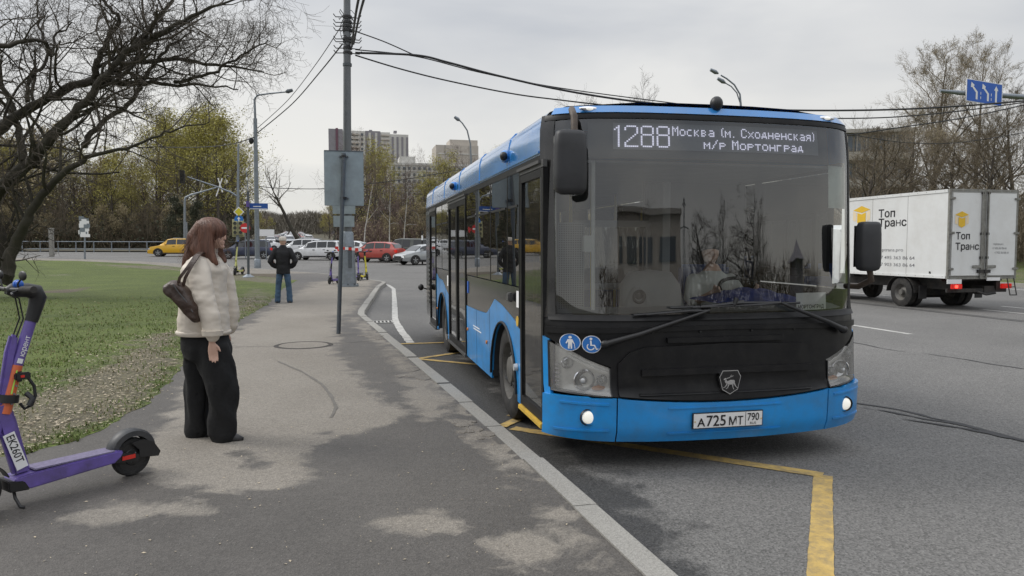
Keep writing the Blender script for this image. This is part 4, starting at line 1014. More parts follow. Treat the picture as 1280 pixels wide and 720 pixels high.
    for s in (-1, 1):
        MB().tube([(.663, s * .14, 1.257), (.66, s * .28, 1.261)], .019, 12).build('grip', M['rubber'], hb, 50)
        MB().tube([(.665, s * .11, 1.25), (.72, s * .15, 1.24), (.74, s * .22, 1.235)], .006, 6).build('brake_lever', M['black'], hb, 50)
        MB().tube([(.665, s * .10, 1.26), (.67, s * .11, 1.29), (.665, s * .13, 1.31)], .005, 6).sphere((.66, s * .15, 1.335), (.012, .045, .028)).build('rear_view_mirror', M['black'], hb, 50)
    MB().tube([(.65, .055, 1.285), (.65, .075, 1.285)], .026, 16).sphere((.65, .075, 1.285), .024).build('bell', M['signblue'], t, 50)
    for q in (-.012, .012): MB().tube([(.69, q, 1.235), (.62, q * 2 - .03, 1.20), (.60, q * 2 - .035, 1.08), (.68, q * 2 - .04, .86), (.745, q * 2 - .035, .60), (.78, q * 2 - .03, .42)], .0045, 6).build('brake_cable', M['black'], t, 60)
    for z_ in (.60, .655, .70, .76): MB().tube([(lerp(.722, .648, (z_ - .545) / .27) - .012, .030, z_), (lerp(.722, .648, (z_ - .545) / .27) - .012, .037, z_)], .006, 8).build('screw', M['galv'], t)
    # front fork
    MB().tube([(.75, 0, .50), (.80, 0, .34)], .03, 12).build('steering_tube', c1, t, 50)
    for s in (-1, 1): MB().tube([(.79, s * .03, .36), (.82, s * .045, .29), (.875, s * .045, .125)], .014, 10).build('fork', M['black'], t, 50)
    MB().grid(lambda a, b: (.875 - .165 * math.cos(R_(20 + 110 * a)), lerp(-.04, .04, b), .125 + .165 * math.sin(R_(20 + 110 * a))), 14, 2).build('fender', M['black'], t, 60, solid=.006)
    # kickstand
    MB().tube([(.70, .03, .10), (.705, .06, .06), (.695, .10, .012), (.675, .11, .006)], .009, 8).build('kickstand', M['black'], t, 50)
    if full:
        MB().prism([(.705, .56), (.745, .60), (.695, .90), (.665, 1.0), (.625, .985), (.65, .83), (.67, .75)], lambda a, b, e: (a + .012, -.02 + e, b + .0), .04).build('battery_cover', c1, t, bevel=.012)
        lk = MB(); lk.tube([(.700, 0, .605), (.692, 0, .650)], .052, 16); lk.build('lock_clamp', M['black'], t, 50)
        MB().box(.60, .68, .035, .065, .735, .775).build('lock_box', M['black'], t, bevel=.006)
        MB().box(.635, .655, .064, .068, .748, .762).build('lock_button', M['reflector'], t)
        MB().tube([(.61, .05, .74), (.585, .06, .69), (.58, .06, .63), (.60, .06, .58), (.64, .06, .565), (.66, .055, .60)], .009, 8).tube([(.62, .04, .65), (.60, .07, .62), (.62, .07, .58)], .016, 8).build('lock_cable', M['black'], t, 50)
        MB().box(.635, .66, .031, .034, .72, .78).build('lock_lever', M['black'], t)
        st_ = MB(); st_.add([(.690, .0345, .655), (.698, .0345, .657), (.663, .0335, .79), (.656, .0335, .788)], [(0, 1, 2, 3)]); st_.build('stripe', M['lime'], t)
        # number plate on the neck
        ax = Vector((.075, 0, .245)).normalized(); up = Vector((ax.z, 0, -ax.x)); o0 = Vector((.650, .0305, .215)) + up * -.032
        pn = MB(); qs = [o0, o0 + ax * .225, o0 + ax * .225 + up * .062, o0 + up * .062]
        pn.prism([(0, 0), (.225, 0), (.225, .062), (0, .062)], lambda a, b, e: o0 + ax * a + up * b + Vector((0, e, 0)), .003)
        pl = pn.build('plate', M['whiteink'], t)
        # reads downwards from the top
        o1 = o0 + ax * .215 + Vector((0, .0045, 0))
        textmesh('EK260T', .060, M['ink'], pl, lambda a, b: o1 - ax * a + up * (.050 - b), 'lettering', xs=.90, bold=.0006)
        a2 = Vector((-.085, 0, .255)).normalized(); u2 = Vector((a2.z, 0, -a2.x)); o2 = Vector((.634, .0325, .865))
        textmesh('юрент', .040, M['whiteink'], t, lambda a, b: o2 + a2 * a + u2 * (b - .013), 'lettering', xs=1.0, bold=.0004)
        MB().prism([(-.04, -.014), (-.012, -.014), (-.012, .014), (-.04, .014)], lambda a, b, e: o2 + a2 * a + u2 * b + Vector((0, e, 0)), .002).build('logo', M['whiteink'], t)
    return t
_sd = Vector((-.7319, -.6814)); SRZ = math.atan2(_sd.y, _sd.x)
scooter((-1.4, 5.21, .12), SRZ, M['purple'], M['scoorange'], 'purple and orange rental scooter with plate EK260T in the foreground')

# ============================================================ PEOPLE
def remesh(mbs, name, m, parent, vox=.012, smooth=8, disp=None, tex=None):
    """several closed lofts melted into one continuous skin"""
    me = mbs.mesh(name, m); ob = bpy.data.objects.new(name, me); COL.objects.link(ob)
    r = ob.modifiers.new('r', 'REMESH'); r.mode = 'VOXEL'; r.voxel_size = vox
    s = ob.modifiers.new('s', 'SMOOTH'); s.factor = .5; s.iterations = smooth
    bpy.context.view_layer.update()
    nm = bpy.data.meshes.new_from_object(ob.evaluated_get(bpy.context.evaluated_depsgraph_get()))
    bpy.data.objects.remove(ob); nm.name = name
    if disp:
        for v in nm.vertices: v.co += v.normal * disp(v.co)
    nm.materials.clear(); nm.materials.append(m); nm.polygons.foreach_set('use_smooth', [True] * len(nm.polygons))
    o_ = bpy.data.objects.new(name, nm); COL.objects.link(o_); o_.parent = parent
    return o_
def limb(mb, pts, rads, n=16):
    """pts list of 3D, rads list of (rx,ry) in x and y, rings perpendicular to the path (kept simple: generic tube scaled)"""
    pts = [Vector(p) for p in pts]; rs = []
    for i, p in enumerate(pts):
        t = (pts[min(i + 1, len(pts) - 1)] - pts[max(i - 1, 0)]).normalized()
        a = Vector((1, 0, 0)) - t * t.x; a = a.normalized() if a.length > .1 else Vector((0, 0, 1)); b = t.cross(a)
        r = rads[i] if hasattr(rads[i], '__len__') else (rads[i], rads[i])
        rs.append([p + a * r[0] * math.cos(2 * math.pi * k / n) + b * r[1] * math.sin(2 * math.pi * k / n) for k in range(n)])
    mb.rings(rs); mb.sphere(pts[0], min(rads[0] if hasattr(rads[0], '__len__') else (rads[0],) * 2) * .98, 10, 6); mb.sphere(pts[-1], min(rads[-1] if hasattr(rads[-1], '__len__') else (rads[-1],) * 2) * .98, 10, 6)
    return mb
M['jacket'] = mat('cream_puffer', (.64, .575, .49), .62, 0, .05, 5, bump=.10, bs=30)
M['pants'] = mat('black_trousers', (.006, .006, .0065), .9, 0, .3, 9, bump=.25, bs=30)
M['hair'] = mat('brown_hair', (.115, .050, .030), .5, 0, .45, 30, bump=.4, bs=120)
M['leather'] = mat('brown_leather', (.045, .026, .018), .42, 0, .3, 9, bump=.4, bs=35)
M['shoe'] = mat('black_shoe', (.012, .011, .011), .4, 0, .2, 10)
def hairmat(m):
    n = m.node_tree.nodes; l = m.node_tree.links
    for q in n:
        if q.type == 'TEX_NOISE':
            mp_ = n.new('ShaderNodeMapping'); mp_.inputs['Scale'].default_value = (1, 1, .10); tc_ = n.new('ShaderNodeTexCoord')
            l.new(tc_.outputs['Object'], mp_.inputs[0]); l.new(mp_.outputs[0], q.inputs['Vector'])
hairmat(M['hair'])
def handmesh(mb, wrist, dirv, side, k=1.0, curl=.5, back=Vector((0, -1, 0))):
    """palm with four fingers and a thumb; dirv along the fingers, side from little finger to index"""
    d = Vector(dirv).normalized(); s = Vector(side).normalized(); n = d.cross(s).normalized()
    c = Vector(wrist)
    rs = []
    for t, wd, th in ((-.03, .026, .020), (0, .027, .020), (.03, .036, .018), (.06, .041, .016), (.085, .040, .013), (.095, .034, .009)):
        rs.append([c + d * t * k + s * wd * k * math.cos(a) + n * th * k * math.sin(a) for a in [2 * math.pi * j / 12 for j in range(12)]])
    mb.rings(rs)
    for i, (off, ln) in enumerate(((.030, .068), (.010, .078), (-.010, .072), (-.029, .056))):
        p = c + d * .085 * k + s * off * k; pts = [p - d * .015 * k]; dd = d.copy(); rad = []
        for j, f in enumerate((.45, .32, .23)):
            dd = (dd + n * curl * (.28 + .22 * j)).normalized(); pts.append(pts[-1] + dd * (ln * f + (.015 if j == 0 else 0)) * k)
        mb.tube(pts, [.0092 * k, .0088 * k, .0080 * k, .0062 * k], 8); mb.sphere(pts[-1], .0062 * k, 8, 5)
    p = c + d * .02 * k + s * .026 * k; mb.tube([p, p + (d * .7 + s * .6 + n * .25) * .034 * k, p + (d * 1.5 + s * .85 + n * .5) * .038 * k], [.012 * k, .0105 * k, .007 * k], 8)
# ---- woman
WZ = math.atan2(-_R.y * -1, _R.x) * 1.0
wo = thing('person', 'woman in a cream puffer jacket and wide black trousers facing the bus', 'person', (-1.065, 6.12, .12), -YAW)
HAND = Vector((.125, -.235, .775))
def folds(p):
    z = p.z
    q = .0022 * math.sin(z * 52 + 2.2 * math.sin(p.x * 9) + p.y * 4) * min(1, max(0, (1.40 - z) * 6))
    return q + .007 * noise.noise(Vector((p.x * 7, p.y * 7, p.z * 10))) + .004 * noise.noise(Vector((p.x * 16, p.y * 16, p.z * 34)))
# body: head, neck, torso, arms, hands, legs: one skin
b = MB()
b.ell([(-.02, 0, .80, .13, .13), (-.03, 0, 1.0, .12, .12), (-.03, 0, 1.25, .12, .14), (-.02, 0, 1.40, .06, .10), (.0, 0, 1.44, .05, .05), (.012, 0, 1.50, .05, .048)], 18)
hd = MB()
HC = Vector((.055, -.005, 1.585))
b.sphere(HC, (.088, .072, .110), 20, 14); b.sphere(HC + Vector((.042, 0, -.045)), (.045, .048, .055), 14, 9)      # skull, jaw
b.rings([[HC + Vector((.072 + dx, y_, z_)) for y_, z_ in ((-w_, zz_ - .02), (w_, zz_ - .02), (w_ * .7, zz_ + .015), (-w_ * .7, zz_ + .015))] for dx, w_, zz_ in ((0, .016, -.005), (.018, .013, -.010), (.030, .008, -.016))])  # nose
b.sphere(HC + Vector((.080, 0, -.052)), (.012, .02, .007), 10, 6); b.sphere(HC + Vector((.079, 0, -.066)), (.011, .017, .007), 10, 6)   # lips
b.sphere(HC + Vector((.070, 0, -.088)), (.020, .022, .016), 10, 6)
for s in (-1, 1):
    b.sphere(HC + Vector((-.005, s * .074, -.01)), (.016, .008, .028), 10, 6)
    limb(b, [(-.01, s * -.05, .85), (s * .09, -s * .07, .5), (s * .095, -s * .07, .12)], [.07, .045, .035])
limb(b, [(-.0, -.16, 1.37), (.06, -.215, 1.12), (.125, -.225, .87), HAND + Vector((0, 0, .02))], [.05, .042, .032, .025])
limb(b, [(-.0, .16, 1.37), (.04, .20, 1.12), (.06, .20, .90)], [.05, .042, .035])
handmesh(b, HAND, (.10, -.05, -1), (.95, .3, .1), .90, .28)
handmesh(b, (.06, .20, .80), (.1, 0, -1), (.95, -.3, .1), .84, .5)
remesh(b, 'body', M['skin'], wo, .0050, 2)
ey = MB()
for s in (-1, 1): ey.sphere(HC + Vector((.078, s * .028, .008)), (.010, .013, .007), 10, 6)
ey.build('eye', M['ink'], wo, 60)
br = MB()
for s in (-1, 1): br.sphere(HC + Vector((.083, s * .03, .028)), (.006, .018, .004), 8, 5)
br.build('eyebrow', M['hair'], wo, 60)
# hair: smooth mass over the head, swinging to the back and one lock in front
h = MB()
h.sphere(HC + Vector((-.018, 0, .035)), (.122, .098, .105), 22, 14)
limb(h, [(.02, -.005, 1.64), (-.055, -.01, 1.55), (-.095, -.02, 1.46), (-.135, -.04, 1.39), (-.165, -.05, 1.31)], [(.10, .09), (.092, .082), (.058, .055), (.036, .033), (.016, .014)])
limb(h, [(.03, -.075, 1.62), (.035, -.085, 1.52), (.055, -.09, 1.44), (.10, -.095, 1.385), (.125, -.095, 1.365)], [(.062, .028), (.060, .030), (.052, .028), (.032, .022), (.014, .012)])
limb(h, [(.04, .075, 1.62), (.04, .085, 1.52), (.06, .09, 1.44), (.11, .08, 1.385)], [(.06, .03), (.055, .03), (.045, .03), (.02, .02)])
limb(h, [(-.02, -.05, 1.58), (-.03, -.07, 1.48), (-.0, -.08, 1.41)], [(.07, .045), (.065, .045), (.05, .04)])
def strands(p): return .0028 * math.sin(math.atan2(p.y, p.x + .02) * 30 + p.z * 6) + .002 * noise.noise(Vector((p.x * 25, p.y * 25, p.z * 5)))
hr = remesh(h, 'hair', M['hair'], wo, .008, 4, strands)
rs2 = random.Random(9); sm = MB(); hv = [v.co.copy() for v in hr.data.vertices if v.co.z > HC.z - .02]; tops = [q for q in hv if q.z > HC.z + .05]
for _ in range(220):
    q = rs2.choice(hv); dn = Vector((q.x - HC.x, q.y - HC.y, 0)).normalized(); back_ = q.x < HC.x + .02
    if q.x > HC.x + .055 and abs(q.y - HC.y) < .06: continue
    ln = rs2.uniform(.12, .26); pts = [q + dn * .001]
    for k in range(1, 5):
        tt = k / 4; pts.append(q + dn * (.004 * tt + .001) + Vector(((-.09 if back_ else .05) * tt * tt, 0, -ln * tt)) + Vector((rs2.gauss(0, .003), rs2.gauss(0, .003), 0)))
    sm.tube(pts, [.0014, .0014, .0012, .0009, .0004], 3, cap=False)
tag(sm.build('hair_strand', M['hair'], wo, fix=False), kind='stuff')
# jacket
j = MB()
j.ell([(-.035, 0, .815, .195, .175), (-.035, 0, .83, .200, .180), (-.035, 0, .92, .195, .185), (-.03, 0, 1.05, .182, .185), (-.026, 0, 1.20, .162, .185), (-.018, 0, 1.32, .165, .20), (-.010, 0, 1.39, .125, .165), (.0, 0, 1.43, .085, .10), (.008, 0, 1.475, .075, .08), (.01, 0, 1.49, .06, .065)], 26)
limb(j, [(.0, -.165, 1.355), (.04, -.21, 1.24), (.065, -.228, 1.10), (.105, -.23, .98), (.128, -.232, .86), (.13, -.232, .825)], [(.080, .08), (.084, .076), (.084, .076), (.080, .072), (.070, .062), (.056, .05)])
limb(j, [(.0, .165, 1.355), (.035, .21, 1.24), (.06, .22, 1.10), (.08, .22, .98), (.08, .22, .86), (.08, .22, .83)], [(.085, .085), (.092, .082), (.09, .08), (.085, .075), (.075, .065), (.06, .05)])
jk = remesh(j, 'jacket', M['jacket'], wo, .010, 5, folds)
MB().ell([(-.035, 0, .812, .197, .178), (-.035, 0, .828, .207, .186), (-.035, 0, .842, .207, .186), (-.035, 0, .85, .199, .182)], 30).build('jacket_hem', M['jacket'], wo, 60)
MB().tube([(.128, -.232, .872), (.128, -.232, .835)], [.078, .072], 20).build('cuff', M['jacket'], wo, 60)
MB().ell([(.008, 0, 1.455, .078, .083), (.008, 0, 1.50, .074, .079), (.010, 0, 1.505, .062, .066)], 22).build('collar', M['jacket'], wo, 60)
# trousers, wide, the near leg a little ahead
p_ = MB()
p_.ell([(-.03, 0, .90, .165, .135), (-.025, 0, .80, .185, .155), (-.015, 0, .70, .195, .165), (-.01, 0, .62, .18, .15)], 24)
limb(p_, [(-.07, .05, .72), (-.105, .06, .55), (-.118, .06, .35), (-.115, .055, .16), (-.105, .055, .035)], [(.125, .11), (.115, .11), (.100, .10), (.096, .10), (.108, .105)])
limb(p_, [(.045, -.06, .72), (.09, -.075, .55), (.13, -.08, .38), (.135, -.08, .20), (.13, -.08, .04)], [(.135, .12), (.132, .12), (.118, .112), (.112, .11), (.115, .11)])
def pf_(p): return .012 * math.sin(math.atan2(p.y, p.x) * 7 + p.z * 5 + 3 * noise.noise(p * 4)) * min(1, max(0, (.85 - p.z) * 3)) + .010 * noise.noise(Vector((p.x * 8, p.y * 8, p.z * 7)))
remesh(p_, 'trousers', M['pants'], wo, .012, 14, pf_)
for (x, y, z0) in ((-.06, .055, .0), (.165, -.085, .0)):
    s_ = MB(); s_.ell([(x, y, z0, .125, .045), (x, y, z0 + .022, .128, .047), (x - .02, y, z0 + .045, .105, .042), (x - .045, y, z0 + .075, .07, .038), (x - .05, y, z0 + .09, .04, .03)], 22); s_.build('shoe', M['shoe'], wo, 60)
bag = thing('handbag', 'brown leather shoulder bag hanging at the back of the woman', 'handbag', (-1.065, 6.12, .12), -YAW)
g = MB()
# slanted half-moon body hanging on her near back
bx0, bz0 = -.215, 1.215
out = [(-.205, 1.215), (-.20, 1.165), (-.12, 1.095), (-.02, .975), (.03, .935), (.052, .955), (.045, 1.05), (.01, 1.13), (-.04, 1.20), (-.10, 1.245), (-.15, 1.245)]
cxm = sum(a for a, b in out) / len(out); czm = sum(b for a, b in out) / len(out)
rs = []
for yy, k in ((-.235, .90), (-.245, 1.0), (-.285, 1.03), (-.32, .97), (-.345, .82), (-.352, .5)):
    rs.append([(cxm + (a - cxm) * k, yy - .03 * (a + .05), czm + (b - czm) * k) for a, b in out])
g.rings(rs); go_ = remesh(g, 'pouch', M['leather'], bag, .010, 4, lambda p: .006 * noise.noise(p * 22) + .003 * math.sin(p.z * 60 + p.x * 30))
MB().tube([(-.10, -.36, 1.225), (-.06, -.363, 1.165), (-.01, -.352, 1.10), (.03, -.34, 1.02)], .0045, 6).build('zip', M['bustrim'], bag, 60)
def strapn(x0, off):
    s_ = MB(); cp = [(x0, -.30, 1.20), (x0 + .03, -.325, 1.27), (.01 + off, -.315, 1.36), (.028 + off, -.255, 1.425), (.03 + off, -.17, 1.457), (.02 + off, -.13, 1.45), (-.02 + off, -.06, 1.44)]
    for i in range(len(cp) - 1): pass
    rs = []
    for i, q in enumerate(cp):
        q = Vector(q); t = (Vector(cp[min(i + 1, len(cp) - 1)]) - Vector(cp[max(i - 1, 0)])).normalized(); sd = Vector((1, 0, 0)); nn = t.cross(sd).normalized(); sd = nn.cross(t)
        rs.append([q + sd * .011 + nn * .003, q - sd * .011 + nn * .003, q - sd * .011 - nn * .003, q + sd * .011 - nn * .003])
    s_.rings(rs); s_.build('strap', M['leather'], bag, 60)
strapn(-.095, -.01); strapn(-.055, .012)
MB().lathe([(-.004, .012), (.004, .012)], (-.07, -.335, 1.215), 'y', 14).build('buckle', M['chrome'], bag)

# ---- man seen from behind, hands in his jacket pockets
M['mjacket'] = mat('black_jacket', (.008, .008, .010), .8, 0, .3, 7, bump=.3, bs=18)
M['jeans'] = mat('blue_jeans', (.045, .085, .14), .85, 0, .3, 9, bump=.2, bs=60)
M['cap'] = mat('beige_cap', (.55, .50, .44), .85, 0, .15, 12)
mn = thing('person', 'man in a black jacket, blue jeans and pale cap seen from behind', 'person', (-1.66, 20.5, .12), -YAW + R_(6))
b = MB(); b.ell([(0, 0, .85, .15, .10), (0, 0, 1.1, .15, .1), (0, 0, 1.35, .18, .1), (0, 0, 1.46, .08, .07), (0, 0, 1.55, .055, .055)], 16)
b.sphere((0, .01, 1.635), (.078, .095, .115), 16, 10); b.sphere((0, .10, 1.62), (.013, .02, .02), 8, 5)
for s in (-1, 1):
    b.sphere((s * .08, 0, 1.62), (.01, .018, .03), 8, 5)
    limb(b, [(s * .09, 0, .86), (s * .13, 0, .48), (s * .155, 0, .08)], [.08, .055, .04]); limb(b, [(s * .19, 0, 1.40), (s * .30, -.03, 1.16), (s * .20, .05, .98)], [.05, .04, .03])
    handmesh(b, (s * .20, .05, .98), (-s * .6, .4, -.7), (-s * .2, .8, .5), 1, .4)
remesh(b, 'body', M['skin'], mn, .013, 3)
j = MB(); j.ell([(0, 0, .76, .175, .13), (0, 0, .80, .185, .14), (0, -.005, 1.0, .175, .135), (0, -.01, 1.2, .20, .145), (0, -.01, 1.36, .215, .13), (0, 0, 1.44, .15, .10), (0, 0, 1.51, .085, .085), (0, 0, 1.54, .07, .075)], 24)
for s in (-1, 1): limb(j, [(s * .17, -.01, 1.40), (s * .25, -.03, 1.27), (s * .325, -.045, 1.10), (s * .27, .0, 1.01), (s * .20, .05, .96)], [.085, .082, .075, .068, .06])
remesh(j, 'jacket', M['mjacket'], mn, .016, 4, lambda p: .012 * noise.noise(p * 9))
p_ = MB(); p_.ell([(0, 0, .92, .15, .11), (0, 0, .84, .17, .13), (0, 0, .76, .165, .13)], 20)
for s in (-1, 1): limb(p_, [(s * .085, 0, .82), (s * .115, 0, .6), (s * .135, .01, .42), (s * .150, .0, .22), (s * .158, -.01, .05)], [(.09, .10), (.082, .09), (.075, .08), (.074, .08), (.08, .085)])
remesh(p_, 'jeans', M['jeans'], mn, .014, 3, lambda p: .010 * noise.noise(Vector((p.x * 9, p.y * 9, p.z * 13))))
for s in (-1, 1): MB().ell([(s * .165, .04, 0, .052, .14), (s * .165, .04, .03, .052, .14), (s * .165, .02, .06, .045, .10), (s * .16, -.01, .09, .04, .05)], 18).build('shoe', M['shoe'], mn, 60)
MB().ell([(0, .0, 1.655, .094, .112), (0, 0, 1.70, .098, .115), (0, 0, 1.745, .082, .098), (0, 0, 1.765, .04, .05)], 22).ell([(0, .12, 1.672, .075, .08), (0, .13, 1.682, .07, .075)], 18).build('cap', M['cap'], mn, 60)
# ---- driver at the wheel
dv = thing('person', 'bus driver in a grey shirt behind the windscreen with dark hair', 'person', (BX + .58, BY + 1.30, .36))
b = MB(); b.ell([(0, 0, .5, .16, .13), (0, 0, .7, .15, .12), (0, -.03, .95, .19, .11), (0, -.03, 1.02, .10, .08), (0, -.04, 1.10, .05, .05)], 16); b.sphere((-.04, -.07, 1.21), (.075, .09, .11), 16, 10); b.sphere((-.05, -.165, 1.20), (.013, .02, .02), 8, 5)
for s in (-1, 1):
    limb(b, [(s * .19, -.03, .95), (s * .25, -.16, .75), (s * .19, -.42, .86)], [.05, .042, .03]); handmesh(b, (s * .19, -.42, .87), (-s * .1, -1, .25), (s * .3, 0, 1), 1, .9)
    limb(b, [(s * .09, 0, .5), (s * .12, -.42, .52), (s * .12, -.50, .1)], [.08, .06, .05]); b.sphere((s * .12, -.56, .05), (.05, .12, .05))
remesh(b, 'body', M['skin'], dv, .012, 3)
j = MB(); j.ell([(0, 0, .48, .18, .15), (0, 0, .7, .17, .14), (0, -.03, .93, .21, .13), (0, -.03, 1.02, .12, .09), (0, -.04, 1.05, .07, .06)], 20)
for s in (-1, 1): limb(j, [(s * .18, -.03, .95), (s * .25, -.12, .80), (s * .24, -.2, .76)], [.07, .065, .06])
remesh(j, 'shirt', M['int_light'], dv, .015, 3)
hh = MB().sphere((-.035, -.055, 1.265), (.092, .108, .092), 18, 12).sphere((-.03, -.01, 1.19), (.088, .08, .10), 16, 10); remesh(hh, 'hair', M['int_dark'], dv, .012, 2)
tr = MB()
for s in (-1, 1): limb(tr, [(s * .09, 0, .5), (s * .12, -.42, .53), (s * .12, -.50, .15)], [.095, .075, .07])
remesh(tr, 'trousers', M['pants'], dv, .016, 3)
# ============================================================ STREET FURNITURE
def pole_mesh(mb, p0, p1, r0, r1, n=14, seg=2): mb.tube([Vector(p0).lerp(Vector(p1), i / seg) for i in range(seg + 1)], [lerp(r0, r1, i / seg) for i in range(seg + 1)], n); return mb
# thin pole with the back of a big sign, in front
P0 = Vector((-.16, 13.0, .12)); top = at(430, 182, 13.0) - P0
t = thing('sign_post', 'thin grey post carrying the blank back of a large sign, standing in the pavement', 'sign post', P0)
zb, zt = at(430, 257, 13).z - .12, at(430, 188, 13).z - .12
pole_mesh(MB(), (0, 0, 0), (top.x * .97, 0, zt - .05), .036, .034, 16, 6).build('post', M['pole_grey'], t, 60)
cx = top.x * .95
MB().box(cx - .33, cx + .33, .055, .07, zb, zt).build('sign_panel', M['signback'], t, bevel=.006)
MB().box(cx - .325, cx + .325, .05, .056, zt - .012, zt + .004).build('flange', M['pole_grey'], t)
for z in (zb + .13, zt - .10):
    MB().box(cx - .08, cx + .08, .036, .055, z - .014, z + .014).build('bracket', M['galv'], t, bevel=.003)
    MB().lathe([(-.018, .041), (.018, .041)], (cx, 0, z), 'z', 14).build('clamp', M['black'], t)
    for s in (-1, 1): MB().tube([(cx + s * .06, .02, z), (cx + s * .06, .055, z)], .009, 6).build('bolt', M['black'], t)
# heavy pole with cable clamps
PB = G(435, 358, .12); PB.z = .12 + gz(PB.y); dist = PB.y; H = 11.0
t = thing('utility_pole', 'tall grey steel pole on a flared base with overhead cables clamped to it', 'pole', PB)
lean = .12
mb = MB(); mb.lathe([(0, .40), (.06, .40), (.08, .32), (1.1, .27), (2.0, .22), (2.05, .19), (2.06, .15)], (0, 0, 0), 'z', 24); mb.build('base', M['galv'], t, 30)
for k in range(8): a = k * math.pi / 4; MB().tube([(.36 * math.cos(a), .36 * math.sin(a), .06), (.36 * math.cos(a), .36 * math.sin(a), .12)], .025, 6).build('bolt', M['pole_grey'], t)
MB().box(.02, .16, -.31, -.27, .7, 1.5).build('hatch', M['pole_grey'], t, bevel=.01)
M['bigpole'] = mat('weathered_pole_steel', (.16, .17, .18), .5, .5, .15, 6, dirt=((.09, .085, .08), .5, 3))
pole_mesh(MB(), (0, 0, 1.9), (lean, 0, H + 2), .165, .115, 18, 4).build('shaft', M['bigpole'], t, 60)
for z in (3.4, 4.9, 8.2): MB().lathe([(-.05, .15), (-.05, .165), (.05, .165), (.05, .15)], (lean * z / 13, 0, z), 'z', 18).build('collar', M['pole_grey'], t)
zc = [at(432, y, dist).z - PB.z for y in (28, 38, 52, 60, 66)]
cl = MB()
for z in zc + [zc[2] + .1, zc[1] + .15, zc[0] + .2]:
    cl.lathe([(-.04, .13), (-.04, .17), (.04, .17), (.04, .13)], (lean * .8, 0, z), 'z', 16)
    for s in (-1, 1): cl.tube([(lean * .8, 0, z), (lean * .8 + s * .42, -.1, z - .05), (lean * .8 + s * .50, -.12, z + .05)], .018, 6)
for k in range(14):
    a = rnd.random() * 6.28; z = rnd.uniform(zc[-1], zc[0] + .3); r = rnd.uniform(.16, .32)
    cl.tube([(lean * .8 + r * math.cos(a + q), r * .6 * math.sin(a + q), z + .22 * math.sin(q * 1.7)) for q in (0, .8, 1.6, 2.4, 3.2)], .013, 5)
cl.build('cable_clamp', M['black'], t)
for z0__, z1__, xa_, xb_ in ((2.70, 3.04, -.52, .30), (2.22, 2.63, -.50, .26)):
    MB().box(xa_, xb_, -.26, -.235, z0__, z1__).build('sign_panel', M['signback'], t, bevel=.005); MB().box(-.2, .1, -.235, -.15, (z0__ + z1__) / 2 - .03, (z0__ + z1__) / 2 + .03).build('bracket', M['galv'], t)
tp_ = MB()
for k in range(8): tp_.box(-.45 + k * .12, -.33 + k * .12, -.36, -.355, 1.40 - .01 * k, 1.50 - .01 * k, k % 2)
tt_ = bpy.data.objects.new('barrier_tape', tp_.mesh('barrier_tape', [M['reflector'], M['whiteink']])); COL.objects.link(tt_); tt_.location = PB; tag(tt_, 'red and white barrier tape stretched across the base of the tall pole', 'barrier tape')
def wire(pl, r, label, sag=True, n=26):
    P = [Vector(p) for p in pl]; out = []
    for i in range(len(P) - 1):        # catmull-rom
        a, b_, c, d = P[max(i - 1, 0)], P[i], P[i + 1], P[min(i + 2, len(P) - 1)]
        for k in range(8):
            s = k / 8; out.append(.5 * ((2 * b_) + (c - a) * s + (2 * a - 5 * b_ + 4 * c - d) * s * s + (3 * b_ - a - 3 * c + d) * s ** 3))
    out.append(P[-1]); o_ = MB().tube(out, r, 6).build('cable', M['cable'], None); return tag(o_, label, 'cable')
M['cable'] = mat('cable_black', (.02, .02, .022), .6, 0, .1, 1)
Yp = dist
wire([at(444, 66, Yp), at(520, 69, Yp), at(560, 78, Yp), at(620, 94, Yp), at(700, 112, Yp), at(780, 125, Yp), at(850, 132, Yp), at(950, 137, Yp), at(1060, 138, Yp), at(1160, 135, Yp), at(1280, 126, Yp), at(1420, 110, Yp)], .042, 'thickest overhead cable running from the tall pole over the bus roof')
wire([at(444, 62, Yp + .1), at(520, 70.5, Yp + .1), at(600, 90.5, Yp + .2), at(700, 110, Yp + .2), at(850, 130, Yp + .2)], .022, 'overhead cable lashed alongside the thickest one over the bus')
wire([at(441, 38, Yp), at(480, 52, Yp), at(516, 68, Yp)], .022, 'short slack cable joining the thickest cable from above near the pole')
wire([at(444, 69, Yp), at(500, 86, Yp), at(560, 101, Yp), at(640, 117, Yp), at(700, 125, Yp), at(780, 134, Yp), at(900, 145, Yp), at(1060, 148, Yp), at(1160, 143, Yp), at(1280, 128, Yp), at(1420, 105, Yp)], .028, 'overhead cable hanging just below the thickest one')
wire([at(1000, 176, Yp + 6), at(1060, 169, Yp + 6), at(1120, 160, Yp + 6), at(1200, 148, Yp + 6), at(1280, 131, Yp + 6), at(1400, 100, Yp + 6)], .035, 'overhead cable rising to the right above the lorry')
wire([at(1000, 163, Yp + 9), at(1060, 168, Yp + 9), at(1130, 178, Yp + 9), at(1200, 178, Yp + 9), at(1290, 164, Yp + 9)], .024, 'lowest overhead cable in front of the bare trees above the lorry')
zt_ = Yp - 4
wire([at(440, 58, Yp), at(443, 30, Yp - 5), at(449, -5, Yp - 9), at(475, -120, Yp - 15)], .035, 'overhead cable climbing from the tall pole out of the top of view')
wire([at(442, 55, Yp), at(448, 25, Yp - 5), at(456, -5, Yp - 9), at(490, -120, Yp - 15)], .035, 'second cable climbing from the tall pole, just right of its twin')
PA = G(322, 335, .12); 
wire([at(428, 55, Yp), at(400, 90, Yp + 7), at(365, 130, Yp + 15), at(322, 166, PA.y)], .028, 'cable slanting down left from the tall pole to the street lamp, lower of two')
